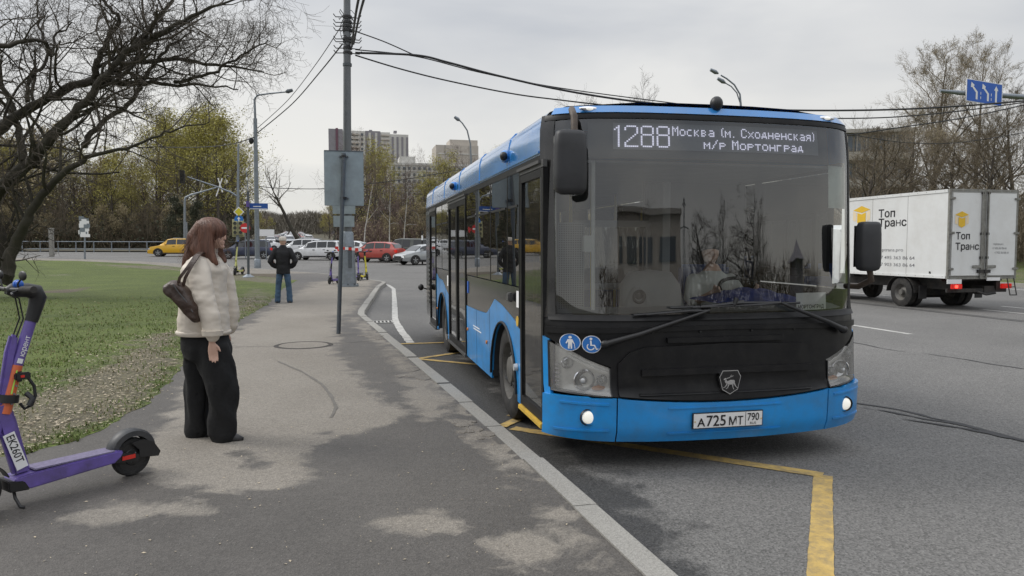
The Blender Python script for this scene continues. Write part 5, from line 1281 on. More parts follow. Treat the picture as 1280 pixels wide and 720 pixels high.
wire([at(427, 32, Yp), at(395, 80, Yp + 7), at(360, 125, Yp + 15), at(322, 160, PA.y)], .018, 'thin cable slanting down left from the tall pole to the street lamp, upper of two')
wire([at(322, 170, PA.y), at(290, 180, PA.y), at(250, 184, PA.y + 5), at(200, 184, PA.y + 10)], .03, 'cable leading left from the street lamp into the trees')
wire([at(318, 232, 70), at(345, 235, 70), at(400, 236, 70), at(440, 232, 70), at(520, 222, 70), at(640, 200, 70)], .035, 'thin level cable crossing the gap between the woods')
# ---- street lamps
def lamp(px, py, hpx, tip, label, style, z0=.12, r=.11):
    B = G(px, py, z0) if style != 'far' else None
    return B
t = thing('street_lamp', 'grey street lamp with an angled arm and flat head above the blue street sign', 'street lamp', PA)
tp = at(318, 120, PA.y) - PA; k1 = at(319, 148, PA.y) - PA; tip = at(357, 115, PA.y) - PA
pole_mesh(MB(), (0, 0, 0), k1, .15, .11, 14, 3).build('pole', M['galv'], t, 60); MB().lathe([(0, .2), (.5, .2), (.55, .16)], (0, 0, 0), 'z', 16).build('base', M['galv'], t, 40)
MB().tube([k1, k1.lerp(tp, .85), tp + Vector((.15, 0, .05)), tp.lerp(tip, .5) + Vector((0, 0, .03)), tip], [.07, .065, .055, .045, .04], 10).build('arm', M['galv'], t, 60)
hd_ = at(366, 112.5, PA.y) - PA
MB().tube([tip, tip.lerp(hd_, .3), hd_], [.06, .13, .09], 8).build('lamp_head', M['pole_grey'], t)
MB().sphere(at(314, 176, PA.y) - PA, (.14, .1, .2)).build('cable_box', M['black'], t)
# thin lattice sensor post beside
PS = G(310.5, 347, .12); tp = at(308, 213, PS.y) - PS
t = thing('sign_post', 'slender grey post on a conical foot carrying the blue street name sign', 'sign post', PS)
pole_mesh(MB(), (0, 0, 0), (at(310, 240, PS.y) - PS), .06, .055, 12).build('post', M['pole_grey'], t, 60); MB().lathe([(0, .28), (.04, .27), (.16, .09)], (0, 0, 0), 'z', 18).build('foot', M['galv'], t, 40)
MB().tube([at(310, 240, PS.y) - PS, tp], .02, 8).build('rod', M['galv'], t)
for y in (213, 224): MB().sphere(at(308.5, y, PS.y) - PS, (.05, .05, .09)).build('sensor', M['white'], t)
a, b = at(312, 254, PS.y) - PS, at(335, 262, PS.y) - PS
sp = MB().box(a.x, b.x, -.03, 0, b.z, a.z).build('street_sign', mat('street_sign_blue', (.02, .09, .36), .4, 0, .05, 5), t)
MB().box(a.x + .02, b.x - .02, -.036, -.031, b.z + .015, b.z + .045).box(a.x + .16, a.x + .52, -.036, -.031, a.z - .17, a.z - .13).build('sign_print', M['whiteink'], sp)
MB().box(a.x - .12, a.x - .02, -.30, .30, b.z + .1, a.z + .08).build('street_sign', M['purple'], t)
# ---- traffic mast with signals and signs
TM = G(297, 321, .12); Y = TM.y
t = thing('traffic_signal_mast', 'tall signal mast with a long arm reaching left over the junction', 'traffic light', TM)
pole_mesh(MB(), (0, 0, 0), at(298, 180, Y) - TM, .17, .08, 12, 3).build('mast', M['galv'], t, 60)
MB().tube([at(297, 246, Y) - TM, at(290, 241, Y) - TM, at(270, 233, Y) - TM, at(234, 221, Y) - TM], [.09, .08, .07, .05], 8).build('arm', M['galv'], t, 60)
def signal(c, par, s_=1.0, hcol='black', turn=0):
    b = MB().box(c.x - .17 * s_, c.x + .17 * s_, c.y - .12, c.y + .12, c.z - .5 * s_, c.z + .5 * s_).build('signal_housing', M[hcol], par, bevel=.03)
    for k, m in enumerate(('reflector', 'black', 'black')):
        MB().lathe([(-.13, .001), (-.13, .11 * s_), (-.24, .12 * s_)], (c.x, c.y, c.z + (1 - k) * .32 * s_), 'y', 14).build('signal_lens', M['black'] if hcol == 'black' else M['olivecar'], b)
    return b
signal(at(228, 221, Y) - TM, t, 1.15)
M['paleyellow'] = mat('pale_yellow_backplate', (.45, .43, .24), .6, 0, .1, 5)
for x in (294.5, 301.5):
    c = at(x, 285, Y) - TM; c.y -= .2
    MB().box(c.x - .27, c.x + .27, c.y + .12, c.y + .14, c.z - .78, c.z + .78).build('backplate', M['paleyellow'], t); signal(c, t, 1.25, 'paleyellow')
c = at(299, 265, Y) - TM
dm = MB().prism([(0, .46), (.46, 0), (0, -.46), (-.46, 0)], lambda a, b, e: (c.x + a, c.y - .25 + e, c.z + b), .02).build('priority_sign', M['whiteink'], t)
MB().prism([(0, .36), (.36, 0), (0, -.36), (-.36, 0)], lambda a, b, e: (c.x + a, c.y - .26 + e, c.z + b), .005).build('sign_face', M['scoyellow'], dm)
c2 = at(299, 274.5, Y) - TM
rs_ = MB().lathe([(0, .001), (0, .38), (.02, .38)], (c2.x, c2.y - .25, c2.z), 'y', 24).build('direction_sign', M['pictoblue'], t)
MB().prism([(-.05, -.25), (.05, -.25), (.05, .05), (.14, .05), (0, .25), (-.14, .05), (-.05, .05)], lambda a, b, e: (c2.x + a, c2.y - .26 + e, c2.z + b), .005).build('arrow', M['whiteink'], rs_)
NP = G(307, 323, .12); t = thing('no_entry_sign', 'round red no-entry sign on a thin post left of the lamp', 'road sign', NP)
c3 = at(306.5, 285, NP.y) - NP; MB().tube([(0, 0, 0), (0, 0, c3.z + .5)], .04, 8).build('post', M['galv'], t)
rs_ = MB().lathe([(0, .001), (0, .40), (.02, .40)], (c3.x, -.07, c3.z), 'y', 24).build('sign_face', mat('sign_red', (.55, .03, .03), .4, 0, .05, 5), t)
MB().box(c3.x - .28, c3.x + .28, -.08, -.072, c3.z - .07, c3.z + .07).build('bar', M['whiteink'], rs_)
# camera pole with bent arm
CP = G(231, 318, .12); t = thing('bent_arm_pole', 'grey pole with a bent arm and a cross of cameras left of the signal mast', 'pole', CP); Y = CP.y
MB().tube([(0, 0, 0), at(231, 252, Y) - CP, at(232, 247, Y) - CP, at(238, 244, Y) - CP, at(272, 234, Y) - CP], [.14, .11, .11, .10, .06], 10).build('pole', M['galv'], t, 60)
c = at(274, 234, Y) - CP; MB().tube([c + Vector((-.3, 0, -.9)), c + Vector((.3, 0, .9))], .06, 6).tube([c + Vector((.3, 0, -.5)), c + Vector((-.1, 0, .9))], .06, 6).build('camera_cross', M['whiteink'], t)
MB().box(.12, .3, -.1, .1, 1.6, 3.2).build('cabinet', M['galv'], t, bevel=.02)
def board(px, py, w, h, zc_px, label, m, post=.04, extra=None):
    B = G(px, py, .12); t = thing('road_sign', label, 'road sign', B); c = at(px, zc_px, B.y) - B
    MB().tube([(0, 0, 0), (0, 0, c.z + h * .4)], post, 8).build('post', M['galv'], t)
    f = MB().box(-w / 2, w / 2, -.07, -.05, c.z - h / 2, c.z + h / 2).build('sign_face', m, t, bevel=.01)
    return t, c, f
t, c, f = board(333, 325, 1.3, .55, 291, 'small white rectangular sign on a post right of the lamp', M['whiteink'])
# far lattice-like sign cluster on the left
B = G(106, 324, .12); t = thing('information_sign', 'cluster of small pale sign plates on a post beyond the lawn', 'sign', B)
pole_mesh(MB(), (0, 0, 0), at(106, 272, B.y) - B, .07, .05).build('post', M['galv'], t)
for i in range(22):
    px, py = 101 + rnd.random() * 10, rnd.uniform(272, 294); c = at(px, py, B.y) - B; MB().box(c.x - .18, c.x + .18, -.08 - .01 * i * .1, -.07 - .01 * i * .1, c.z - .16, c.z + .16).build('sign_plate', M['whiteink'] if i % 2 else M['galv'], t)
c = at(107, 294.5, B.y) - B; MB().box(c.x - .35, c.x + .35, -.1, -.09, c.z - .12, c.z + .12).build('sign_plate', M['whiteink'], t)
B = G(65, 321, .12); t = thing('bollard_post', 'short weathered concrete post beyond the lawn, near the left edge', 'post', B)
MB().box(-.17, .17, -.17, .17, 0, 2.4).build('shaft', M['kerb'], t, bevel=.03); MB().box(-.2, .2, -.2, .2, 2.4, 2.5).build('cap', M['kerb'], t)
# railing along the far side: one thing, rails and posts as parts
fa, fb = G(28, 315.2, .12), G(228, 315.6, .12); t = thing('railing', 'white metal guard railing along the far side of the junction', 'railing', fa); d = fb - fa; n = 9
for h in (.35, 1.15): MB().tube([(0, 0, h), (d.x, d.y, h + d.z)], .05, 6).build('rail', M['galv'], t)
pm = MB().tube([(0, 0, 0), (0, 0, 1.2)], .06, 6).mesh('post', M['galv'])
for i in range(n + 1):
    o_ = bpy.data.objects.new('post', pm); COL.objects.link(o_); o_.parent = t; o_.location = d * (i / n)
# ---- lamps rising behind the bus
def highlamp(px, Yd, base_z, top_py, curve, label, heads):
    b0 = at(px, 308, Yd); B = Vector((b0.x, Yd, gz(Yd) + .12)); t = thing('street_lamp', label, 'street lamp', B)
    pts = [at(x, y, Yd) - B for x, y in curve]
    MB().tube([Vector((0, 0, 0)), Vector((0, 0, pts[0].z * .5)), pts[0]] + pts[1:], [.14, .11, .09] + [.07 - .004 * i for i in range(len(pts) - 1)], 10).build('pole', M['galv'], t, 60)
    for (p, q) in heads:
        p, q = at(*p, Yd) - B, at(*q, Yd) - B; MB().tube([p, p.lerp(q, .35), q], [.06, .17, .12], 10).build('lamp_head', M['galv'], t, 60)
    return t, B
highlamp(590, 66, 0, 147, [(589, 205), (588, 180), (584, 163), (578, 154), (575, 151)], 'curved-neck street lamp behind the rear of the bus', [((575, 151), (568, 146))])
t, B = highlamp(925, 55, 0, 88, [(926, 132), (925, 118), (918, 106), (908, 98), (901, 94)], 'twin-headed street lamp rising behind the bus roof', [((898, 92), (888, 87)), ((907, 104), (897, 98))])
MB().tube([at(x, y, 55) - B for x, y in ((925, 128), (921, 116), (914, 108), (907, 104))], .05, 8).build('second_arm', M['galv'], t, 60)
# small birch-side lamp post (thin, pale)
# ---- gantry with lane sign
Yg = 30; e0 = at(1175, 113.5, Yg); e1 = at(1340, 126, Yg); t = thing('lane_sign_gantry', 'blue three-arrow lane sign on a steel arm at upper right', 'road sign', (e1.x, Yg, .13))
L0 = Vector((e1.x, Yg, .13))
MB().tube([e0 - L0, at(1200, 116, Yg) - L0, at(1260, 120, Yg) - L0, e1 - L0], [.07, .11, .12, .14], 14).build('arm', M['galv'], t, 60)
MB().tube([(0, 0, 0), (0, 0, e1.z + .3 - .13)], [.2, .16], 16).build('mast', M['galv'], t, 60)
sc0, sc1 = at(1204, 99, Yg) - L0, at(1248, 134, Yg) - L0; w_ = sc1.x - sc0.x; hgt = 1.05
def sg(u, v, e=0): return Vector((sc0.x + u * w_, -.20 - e, lerp(sc0.z, sc0.z - .19, u) - (1 - v) * hgt + .0))
sp = MB().prism([(0, 0), (1, 0), (1, 1), (0, 1)], lambda a, b, e: sg(a, b, -e), .03).build('sign_panel', M['whiteink'], t)
sf = MB().prism([(.02, .03), (.98, .03), (.98, .97), (.02, .97)], lambda a, b, e: sg(a, b, .006 - e), .004).build('sign_face', M['signblue'], sp)
def arrow(pl): MB().prism(pl, lambda a, b, e: sg(a, b, .012 - e), .004).build('arrow', M['whiteink'], sp)
def ar(x, bend):
    if bend: return [(x + .02, .14), (x + .07, .14), (x + .07, .48), (x - .045, .70), (x - .02, .76), (x - .11, .88), (x - .12, .64), (x - .085, .66), (x + .02, .44)]
    return [(x - .025, .14), (x + .025, .14), (x + .025, .66), (x + .06, .66), (x, .86), (x - .06, .66), (x - .025, .66)]
arrow(ar(.24, 1)); arrow(ar(.55, 1)); arrow(ar(.82, 0))
for x in (.39, .68):
    for k in range(2): MB().prism([(x, .18 + k * .2), (x + .015, .18 + k * .2), (x + .015, .30 + k * .2), (x, .30 + k * .2)], lambda a, b, e: sg(a, b, .012 - e), .004).build('lane_mark', M['whiteink'], sp)
# scooters in the distance
scooter(tuple(G(452, 349, .12)), R_(-75), M['scoyellow'], M['scoyellow'], 'yellow rental scooter parked right of the tall pole', None, False)
scooter(tuple(G(447, 350, .12)), R_(-88), M['purple'], M['purple'], 'purple rental scooter squeezed between the pole and the yellow scooter', None, False)
scooter(tuple(G(422, 354, .12)), R_(-110), M['purple'], M['black'], 'dark scooter parked just left of the tall pole', None, False)
sx_ = scooter(tuple(G(303, 343, .12)), R_(-100), M['scolime'], M['scolime'], 'pale yellow scooter standing left of the street sign post', None, False); sx_.scale = (1.3,) * 3
mp_ = G(527, 372, 0); 
# black-and-white marker post
B = G(528, 330, .0); t = thing('marker_post', 'black and white striped marker post behind the bus', 'post', B)
for k in range(7): MB().lathe([(k * .35, .06), (k * .35 + .35, .06)], (0, 0, 0), 'z', 10).build('band', M['whiteink'] if k % 2 else M['black'], t)
# ============================================================ VEHICLES
CARS = {
 # length, width, [belt line], [roof line], windows (x spans), wheels, radius ; x runs 0 (rear) .. L (front)
 'hatch': (4.35, 1.80, [(0, .75), (.06, .98), (.6, 1.05), (3.0, 1.0), (3.35, .96), (4.1, .80), (4.35, .55)], [(.12, 1.05), (.45, 1.42), (1.0, 1.56), (2.1, 1.58), (2.6, 1.50), (3.35, .97)], ((.55, 1.0), (1.05, 1.85), (1.92, 2.85)), (.80, 3.45), .34),
 'suv': (4.5, 1.86, [(0, .8), (.06, 1.08), (.6, 1.14), (3.0, 1.08), (3.4, 1.04), (4.25, .90), (4.5, .6)], [(.08, 1.15), (.35, 1.55), (.8, 1.68), (2.3, 1.70), (2.75, 1.62), (3.45, 1.06)], ((.45, .95), (1.02, 1.9), (1.98, 2.95)), (.85, 3.55), .37),
 'wagon': (4.45, 1.75, [(0, .75), (.05, .98), (.6, 1.02), (3.1, .98), (3.5, .95), (4.2, .78), (4.45, .5)], [(.06, 1.0), (.22, 1.50), (.6, 1.62), (2.2, 1.60), (2.8, 1.48), (3.5, .97)], ((.35, 1.05), (1.12, 1.95), (2.02, 3.0)), (.72, 3.6), .33),
 'sedan': (4.6, 1.80, [(0, .8), (.08, .98), (.7, 1.03), (3.2, .96), (3.6, .92), (4.4, .74), (4.6, .5)], [(.55, 1.03), (1.25, 1.42), (1.6, 1.46), (2.5, 1.46), (3.0, 1.36), (3.65, .94)], ((1.1, 1.5), (1.58, 2.3), (2.38, 3.2)), (.95, 3.65), .33),
 'pickup': (5.2, 1.92, [(0, .9), (.06, 1.12), (1.8, 1.12), (3.6, 1.15), (4.0, 1.12), (4.95, 1.02), (5.2, .65)], [(.04, 1.13), (.12, 1.72), (.5, 1.80), (2.8, 1.84), (3.3, 1.75), (4.05, 1.14)], ((.35, 1.65), (1.95, 2.6), (2.68, 3.5)), (1.10, 4.30), .41),
}
def car(kind, loc, rz, paint, label, group=None, detail=True):
    Lc, W, belt, roof, wins, wh, r = CARS[kind]; bf = pw(belt); x0, x1 = roof[0][0], roof[-1][0]
    rf = lambda x: max(bf(x), float(np.interp(x, [p[0] for p in roof], [p[1] for p in roof]))) if x0 <= x <= x1 else bf(x)
    t = thing('parked_car' if False else 'car', label, 'car', loc, rz, group); hw = W / 2
    def cw(x): return 1 - .10 * max(0, 1 - x / .35) ** 2 - .16 * max(0, 1 - (Lc - x) / .6) ** 2
    def zb(x): return .24 + .12 * max(0, 1 - x / .5) + .06 * max(0, 1 - (Lc - x) / .5)
    xs = sorted(set([0, .04, .1, .25, Lc - .25, Lc - .08, Lc] + [p[0] for p in belt + roof] + list(np.linspace(.3, Lc - .3, 14))))
    rs = []
    def half(x):
        w_ = hw * cw(x); b_, rr = bf(x), rf(x); k = min(1, (rr - b_) / .35) if rr > b_ else 0; wr = lerp(w_ * .93, hw * .76, k)
        return [(w_ * .93, zb(x)), (w_ * .995, zb(x) + .22), (w_, b_ * .72), (w_ * .965, b_ - .02), (lerp(w_ * .92, w_ * .95, k), b_ + .005 * k), (wr, max(b_, rr - .05)), (wr * .86, max(b_ + .004, rr - .004)), (0, rr + .012)]
    for x in xs:
        h_ = half(x); rs.append([(x - Lc / 2, -y, z) for y, z in h_] + [(x - Lc / 2, y, z) for y, z in h_[::-1][1:]])
    mb = MB(); mb.rings(rs, True); mb.build('body', paint, t, 35)
    # side glass
    for s in (-1, 1):
        for a, b_ in wins:
            m_ = MB()
            def P_(x, v):
                h_ = half(x); lo, hi = Vector((x - Lc / 2, s * h_[4][0], h_[4][1])), Vector((x - Lc / 2, s * h_[5][0], h_[5][1]))
                q = lo.lerp(hi, .06 + v * .88); q.y += s * .012; return q
            m_.grid(lambda u, v: P_(lerp(a, b_, u), v), 4, 2); m_.build('window', M['darkglass'], t)
        for k, (c, rr) in enumerate(((wh[0], r), (wh[1], r))):
            mbw = MB(); pts = [(c - Lc / 2 + (r + .06) * math.cos(q), s * (hw + .004), r + (r + .05) * math.sin(q)) for q in np.linspace(-.25, math.pi + .25, 20)]
            mbw.add(pts, [tuple(range(20))]); mbw.build('arch_shade_disc', M['ink'], t, fix=False)  # flat black disc painted for the shade of an uncut wheel arch
            w_ = MB().lathe([(-.1, r * .62), (-.11, r * .9), (-.08, r), (.08, r), (.11, r * .9), (.105, r * .66), (.10, r * .62)], (0, 0, 0), 'y', 24).build('wheel', M['rubber'], t, 40); w_.location = (c - Lc / 2, s * (hw - .08), r)
            m_ = MB(); m_.lathe([(s * .102, r * .66), (s * .085, r * .58), (s * .07, r * .55), (s * .07, r * .001)], (0, 0, 0), 'y', 24)
            m_.build('rim', M['rim'], w_)
            m_ = MB()
            for q in range(5): an = q * 2 * math.pi / 5 + .3; m_.obox((r * .32 * math.cos(an), s * .088, r * .32 * math.sin(an)), (r * .62, .02, r * .16), Matrix.Rotation(-an, 3, 'Y'))
            m_.lathe([(s * .09, .001), (s * .10, .05), (s * .08, .06)], (0, 0, 0), 'y', 12); m_.build('spokes', M['alloy'], w_)
        # lights
        MB().box(Lc / 2 - .42, Lc / 2 - .08, *sorted((s * hw * .62, s * hw * .93)), bf(Lc - .2) - .20, bf(Lc - .2) - .04).build('headlight', M['lens'], t, bevel=.03)
        MB().box(-Lc / 2 - .005, -Lc / 2 + .22, *sorted((s * hw * .72, s * (hw * .955))), bf(.1) - .26, bf(.1) - .02).build('tail_light', M['red'], t, bevel=.03)
        MB().obox((wins[-1][1] - Lc / 2 - .05, s * (hw + .09), bf(wins[-1][1]) + .08), (.12, .2, .14)).build('wing_mirror', paint, t, bevel=.03)
        MB().box(.4 - Lc / 2 + r * 2 + .1, Lc - 1.35 - Lc / 2, *sorted((s * hw * .98, s * hw * 1.008)), .26, .36).build('side_sill', M['black'], t)
        for x in (wins[0][1] + .1 if len(wins) < 3 else wins[1][0] + .1, wins[2][0] + .1): MB().box(x - Lc / 2, x + .2 - Lc / 2, *sorted((s * hw * .99, s * hw * 1.02)), bf(x) - .16, bf(x) - .12).build('door_handle', M['black'], t)
    # windscreen and rear glass
    def across(xa, xb, name):
        m_ = MB(); m_.grid(lambda u, v: Vector((lerp(xa, xb, v) - Lc / 2, lerp(-1, 1, u) * (half(lerp(xa, xb, v))[5][0] - .05), rf(lerp(xa, xb, v)) + .018)), 6, 3); m_.build(name, M['darkglass'], t)
    xa = [p[0] for p in roof]; across(xa[-2] + .06, xa[-1] - .06, 'windscreen'); across(xa[0] + .03, xa[1] + (xa[2] - xa[1]) * .15, 'rear_window')
    for nm, xx, w_ in (('front_bumper', Lc / 2 - .10, .14), ('rear_bumper', -Lc / 2 - .03, .14)):
        MB().box(xx, xx + w_, -hw * .80, hw * .80, .30, .46).build(nm, M['black'], t, bevel=.03)
    MB().box(-Lc / 2 - .045, -Lc / 2 - .03, -.26, .26, .55 if kind != 'pickup' else .6, .66 if kind != 'pickup' else .71).build('number_plate', M['whiteink'], t)
    MB().box(Lc / 2 - .01, Lc / 2 + .01, -.5, .5, .50, .62).build('grille', M['black'], t, bevel=.004)
    if kind in ('wagon', 'suv'):
        for s in (-1, 1): MB().tube([(wins[0][0] - Lc / 2, s * hw * .66, rf(1.2) + .02), (0, s * hw * .66, rf(Lc / 2) + .05), (wins[2][0] + .2 - Lc / 2, s * hw * .66, rf(2.2) + .03)], .025, 6).build('roof_rail', M['galv'], t)
    return t
def put(kind, px, py, rz, paint, label, group=None):
    g = G(px, py, 0.0); return car(kind, (g.x, g.y, g.z), R_(rz), paint, label, group)
# heading angle: 180 = nose to the left of the view
put('suv', 219, 320.5, 180, M['yellowcar'], 'yellow crossover taxi crossing the junction on the left, nose to the left')
put('wagon', 307, 323.5, 185, M['navycar'], 'dark blue estate car behind the street sign post')
put('sedan', 329, 313.5, 185, M['whitecar'], 'small white car far behind the lamp post base')
put('suv', 377, 321, 165, M['whitecar'], 'white crossover behind the standing man, half hidden by the white estate')
put('wagon', 397, 325, 160, M['whitecar'], 'white estate car with roof rails just right of the standing man')
put('hatch', 432, 323, 158, M['whitecar'], 'white hatchback mostly hidden behind the tall pole')
put('hatch', 470, 327.5, 150, M['redcar'], 'red hatchback with its rear to the right of the tall pole')
put('pickup', 508, 326.5, 153, M['olivecar'], 'grey green pickup with canopy behind the red hatchback')
put('sedan', 532, 330.5, 205, M['silvercar'], 'silver car emerging from behind the back of the bus')
g_ = Vector((36.0, 33.5, .3)); car('suv', (g_.x + 2.6, g_.y - 1, .35), R_(90), M['darkcar'], 'dark grey car beyond the verge at the right edge, behind the lorry')
# queue on the climbing avenue
k = 0
cols = [M['whitecar'], M['silvercar'], M['whitecar'], M['darkcar'], M['whitecar'], M['silvercar'], M['redcar']]
base = None
for Y in range(150, 470, 15):
    for off in (-4.2, -.9, 3.0):
        if rnd.random() < .18: continue
        y = Y + rnd.uniform(-3, 3); p = Vector((av(y) + off + rnd.uniform(-.3, .3), y, gz(y) + .2)); col = cols[k % 7]; k += 1
        if k <= 7:
            c = car(('sedan', 'hatch', 'suv', 'sedan', 'wagon', 'hatch', 'sedan')[k - 1], p, R_(90 + 3.8 + (180 if off < 0 else 0)), col, 'car in the distant queue climbing the avenue through the wood', 'cars queueing on the far avenue'); 
            if base is None: base = []
            base.append(c)
        else: c = dup(base[k % 7], p, R_(90 + 3.8 + (180 if off < 0 else 0)))
        c['label'] = ('white', 'silver', 'white', 'dark grey', 'white', 'silver', 'red')[(k - 1) % 7 if k <= 7 else k % 7] + ' car in the ' + ('left' if off < -2 else 'middle' if off < 1 else 'right') + ' lane of the far queue, ' + ('near the junction' if Y < 230 else 'halfway uphill' if Y < 330 else 'near the hilltop')
# ------------------------------------------------------------ LORRY (local: x across from its left side, y forward)
M['boxwhite'] = mat('van_box_white', (.72, .73, .72), .45, 0, .03, 1.2, bump=.03, bs=3, dirt=((.50, .48, .44), .4, 1.6))
M['truckframe'] = mat('dirty_galv_frame', (.26, .26, .24), .6, .3, .25, 7, dirt=((.14, .11, .08), .6, 9))
M['chassis'] = mat('chassis_black', (.02, .02, .02), .7, 0, .3, 6, dirt=((.09, .075, .06), .6, 5))
M['logoyellow'] = mat('logo_yellow', (.75, .47, .03), .5, 0, .03, 4); M['logopale'] = mat('logo_pale', (.80, .66, .45), .5, 0, .03, 4)
tX, tY = 14.55, 15.55
lo = thing('lorry', 'white box lorry with rear doors shut driving away in the far lane', 'lorry', (tX, tY, 0))
BW, BL, z0_, z1_ = 2.03, 4.1, .84, 3.03
MB().box(0, BW, .03, BL, z0_, z1_).build('cargo_box', M['boxwhite'], lo, bevel=.012)
fm = MB()
for a in ((-.012, .045, z0_ - .04, z1_ + .012), (BW - .045, BW + .012, z0_ - .04, z1_ + .012)): fm.box(a[0], a[1], -.01, .05, a[2], a[3])
fm.box(.045, BW - .045, -.01, .05, z1_ - .05, z1_ + .012).box(.045, BW - .045, -.01, .05, z0_ - .04, z0_ + .03); fm.build('door_surround', M['truckframe'], lo, bevel=.004)
MB().box(-.018, .0, .06, BL, z1_ - .07, z1_ + .006).build('side_rail', M['boxwhite'], lo); MB().box(-.018, 0, .06, BL, z0_ - .02, z0_ + .05).build('side_rail', M['boxwhite'], lo)
for k, (a, b_) in enumerate(((.05, BW / 2 - .06), (BW / 2 + .06, BW - .05))):
    dr = MB().box(a, b_, -.022, .005, z0_ + .035, z1_ - .055).build('rear_door', M['boxwhite'], lo, bevel=.008)
    e = MB()
    for q in (a + .004, b_ - .014): e.box(q, q + .012, -.027, -.021, z0_ + .04, z1_ - .06)
    e.box(a + .02, b_ - .02, -.027, -.021, z0_ + .04, z0_ + .055).box(a + .02, b_ - .02, -.027, -.021, z1_ - .075, z1_ - .06)
    e.build('door_seal', M['truckframe'], dr)
    xh = a if k == 0 else b_
    for z in (z0_ + .22, (z0_ + z1_) / 2 + .02, z1_ - .22):
        MB().box(xh - .085, xh + .085, -.05, -.024, z - .028, z + .028).build('hinge', M['truckframe'], dr, bevel=.01)
    xr_ = BW / 2 - .09 if k == 0 else BW / 2 + .09
    MB().tube([(xr_, -.045, z0_ - .01), (xr_, -.045, z1_ - .04)], .020, 8).build('lock_rod', M['truckframe'], dr)
    for z in (z0_ + .15, z0_ + .5, (z0_ + z1_) / 2, z1_ - .08): MB().box(xr_ - .035, xr_ + .035, -.06, -.025, z - .03, z + .03).build('rod_guide', M['chassis'], dr)
    MB().box(*sorted((xr_, xr_ + (-.26 if k == 0 else .26))), -.075, -.045, z0_ + .24, z0_ + .31).build('lock_handle', M['truckframe'], dr, bevel=.01)
    MB().box(xr_ - .10, xr_ + .10, -.07, -.03, z0_ + .12, z0_ + .20).build('lock_plate', M['chassis'], dr)
MB().box(BW / 2 - .055, BW / 2 + .055, -.015, .01, z0_ + .03, z1_ - .05).build('centre_gap', M['truckframe'], lo)
def rear(x, z, e=0): return Vector((x, -.0285 - e, z))
def sidep(y, z, e=0): return Vector((-.004 - e, y, z))
def cube(fn, u, v, s, par):
    """cube emblem: yellow lid, pale sides, yellow middle block"""
    def pl(p, m, e=.0): MB().prism([(u + a * s, v + b * s) for a, b in p], lambda a, b, d: fn(a, b, e + d), .001).build('emblem', m, par)
    pl([(-1, .62), (0, 1.05), (1, .62), (0, .30)], M['logoyellow']); pl([(-1, .52), (-.62, .38), (-.62, -.62), (-1, -.45)], M['logopale']); pl([(1, .52), (.62, .38), (.62, -.62), (1, -.45)], M['logopale'])
    pl([(-.5, .34), (0, .16), (.5, .34), (.5, -.72), (0, -.98), (-.5, -.72)], M['logoyellow'])
rd = [c for c in lo.children if c.name.startswith('rear_door')]
cube(rear, .34, 2.28, .20, rd[0])
textmesh('Топ', .235, M['ink'], rd[0], lambda a, b: rear(.17 + a, 1.80 + b), bold=.004, xs=1.02); textmesh('Транс', .235, M['ink'], rd[0], lambda a, b: rear(.17 + a, 1.54 + b), bold=.004, xs=1.02)
for k, (s_, x) in enumerate((('toptrans.pro', 1.30), ('+7 495 363 86 64', 1.27), ('+7 903 363 86 64', 1.34))): textmesh(s_, .075, M['greyink'], rd[1], lambda a, b, x=x, k=k: rear(x + a * .8, 1.66 - k * .11 + b))
# left side of the box: text runs towards the rear, so its baseline runs against y
par = [c for c in lo.children if c.name.startswith('cargo_box')][0]
def stext(s_, ypx, zpx, size, m, bold=0, xs=1.0):
    p = atX(ypx, zpx, tX) - Vector((tX, tY, 0)); textmesh(s_, size, m, par, lambda a, b: sidep(p.y - a, p.z + b), bold=bold, xs=xs)
stext('Топ', 1098, 272, .30, M['ink'], .006, 1.22); stext('Транс', 1098, 283.5, .30, M['ink'], .006, 1.22)
for k, (s_, py) in enumerate((('toptrans.pro', 314), ('+7 495 363 86 64', 323.5), ('+7 903 363 86 64', 332))): stext(s_, 1097, py, .125, M['greyink'], .001, 1.55)
p = atX(1077, 268.5, tX) - Vector((tX, tY, 0)); cube(lambda a, b, e=0: sidep(p.y - (a - p.y) * 1.35, b, e), p.y, p.z - .03, .27, par)
MB().box(-.012, 0, .55, .60, .93, .98).build('marker', M['ink'], lo)
# chassis, rear bar, lights
MB().box(.35, .47, .1, 6.4, .52, .80).box(BW - .47, BW - .35, .1, 6.4, .52, .80).box(.1, BW - .1, .3, .42, .74, .84).box(.1, BW - .1, 2.0, 2.12, .74, .84).box(.1, BW - .1, 3.6, 3.72, .74, .84).build('chassis_frame', M['chassis'], lo)
MB().box(.12, BW - .12, .12, .20, .46, .56).build('under_run_bar', M['chassis'], lo, bevel=.01)
for x in (.12, BW - .42): MB().box(x, x + .30, -.03, .04, .56, .68).build('tail_light', M['red'], lo, bevel=.01)
MB().box(-.02, .40, -.02, .0, .69, .80).build('number_plate', M['whiteink'], lo); MB().box(1.15, 1.55, -.02, 0, .76, .84).build('number_plate', M['whiteink'], lo)
M['brake'] = mat('brake_glow', (.8, .03, .02), .3, 0, 0, emit=(1, .08, .05), est=2.0); MB().box(.20, .28, -.04, -.028, .585, .655).build('brake_lamp', M['brake'], lo)
ld = MB()
for x in (1.72, 1.92): ld.tube([(x, -.06, .82), (x, -.16, .40)], .014, 6)
ld.tube([(1.72, -.16, .40), (1.92, -.16, .40)], .014, 6).tube([(1.72, -.11, .60), (1.92, -.11, .60)], .012, 6); ld.build('step_ladder', M['chassis'], lo)
MB().tube([(.9, .0, .48), (1.05, -.12, .42), (1.2, -.25, .47)], .03, 8).build('tow_hook', M['chassis'], lo)
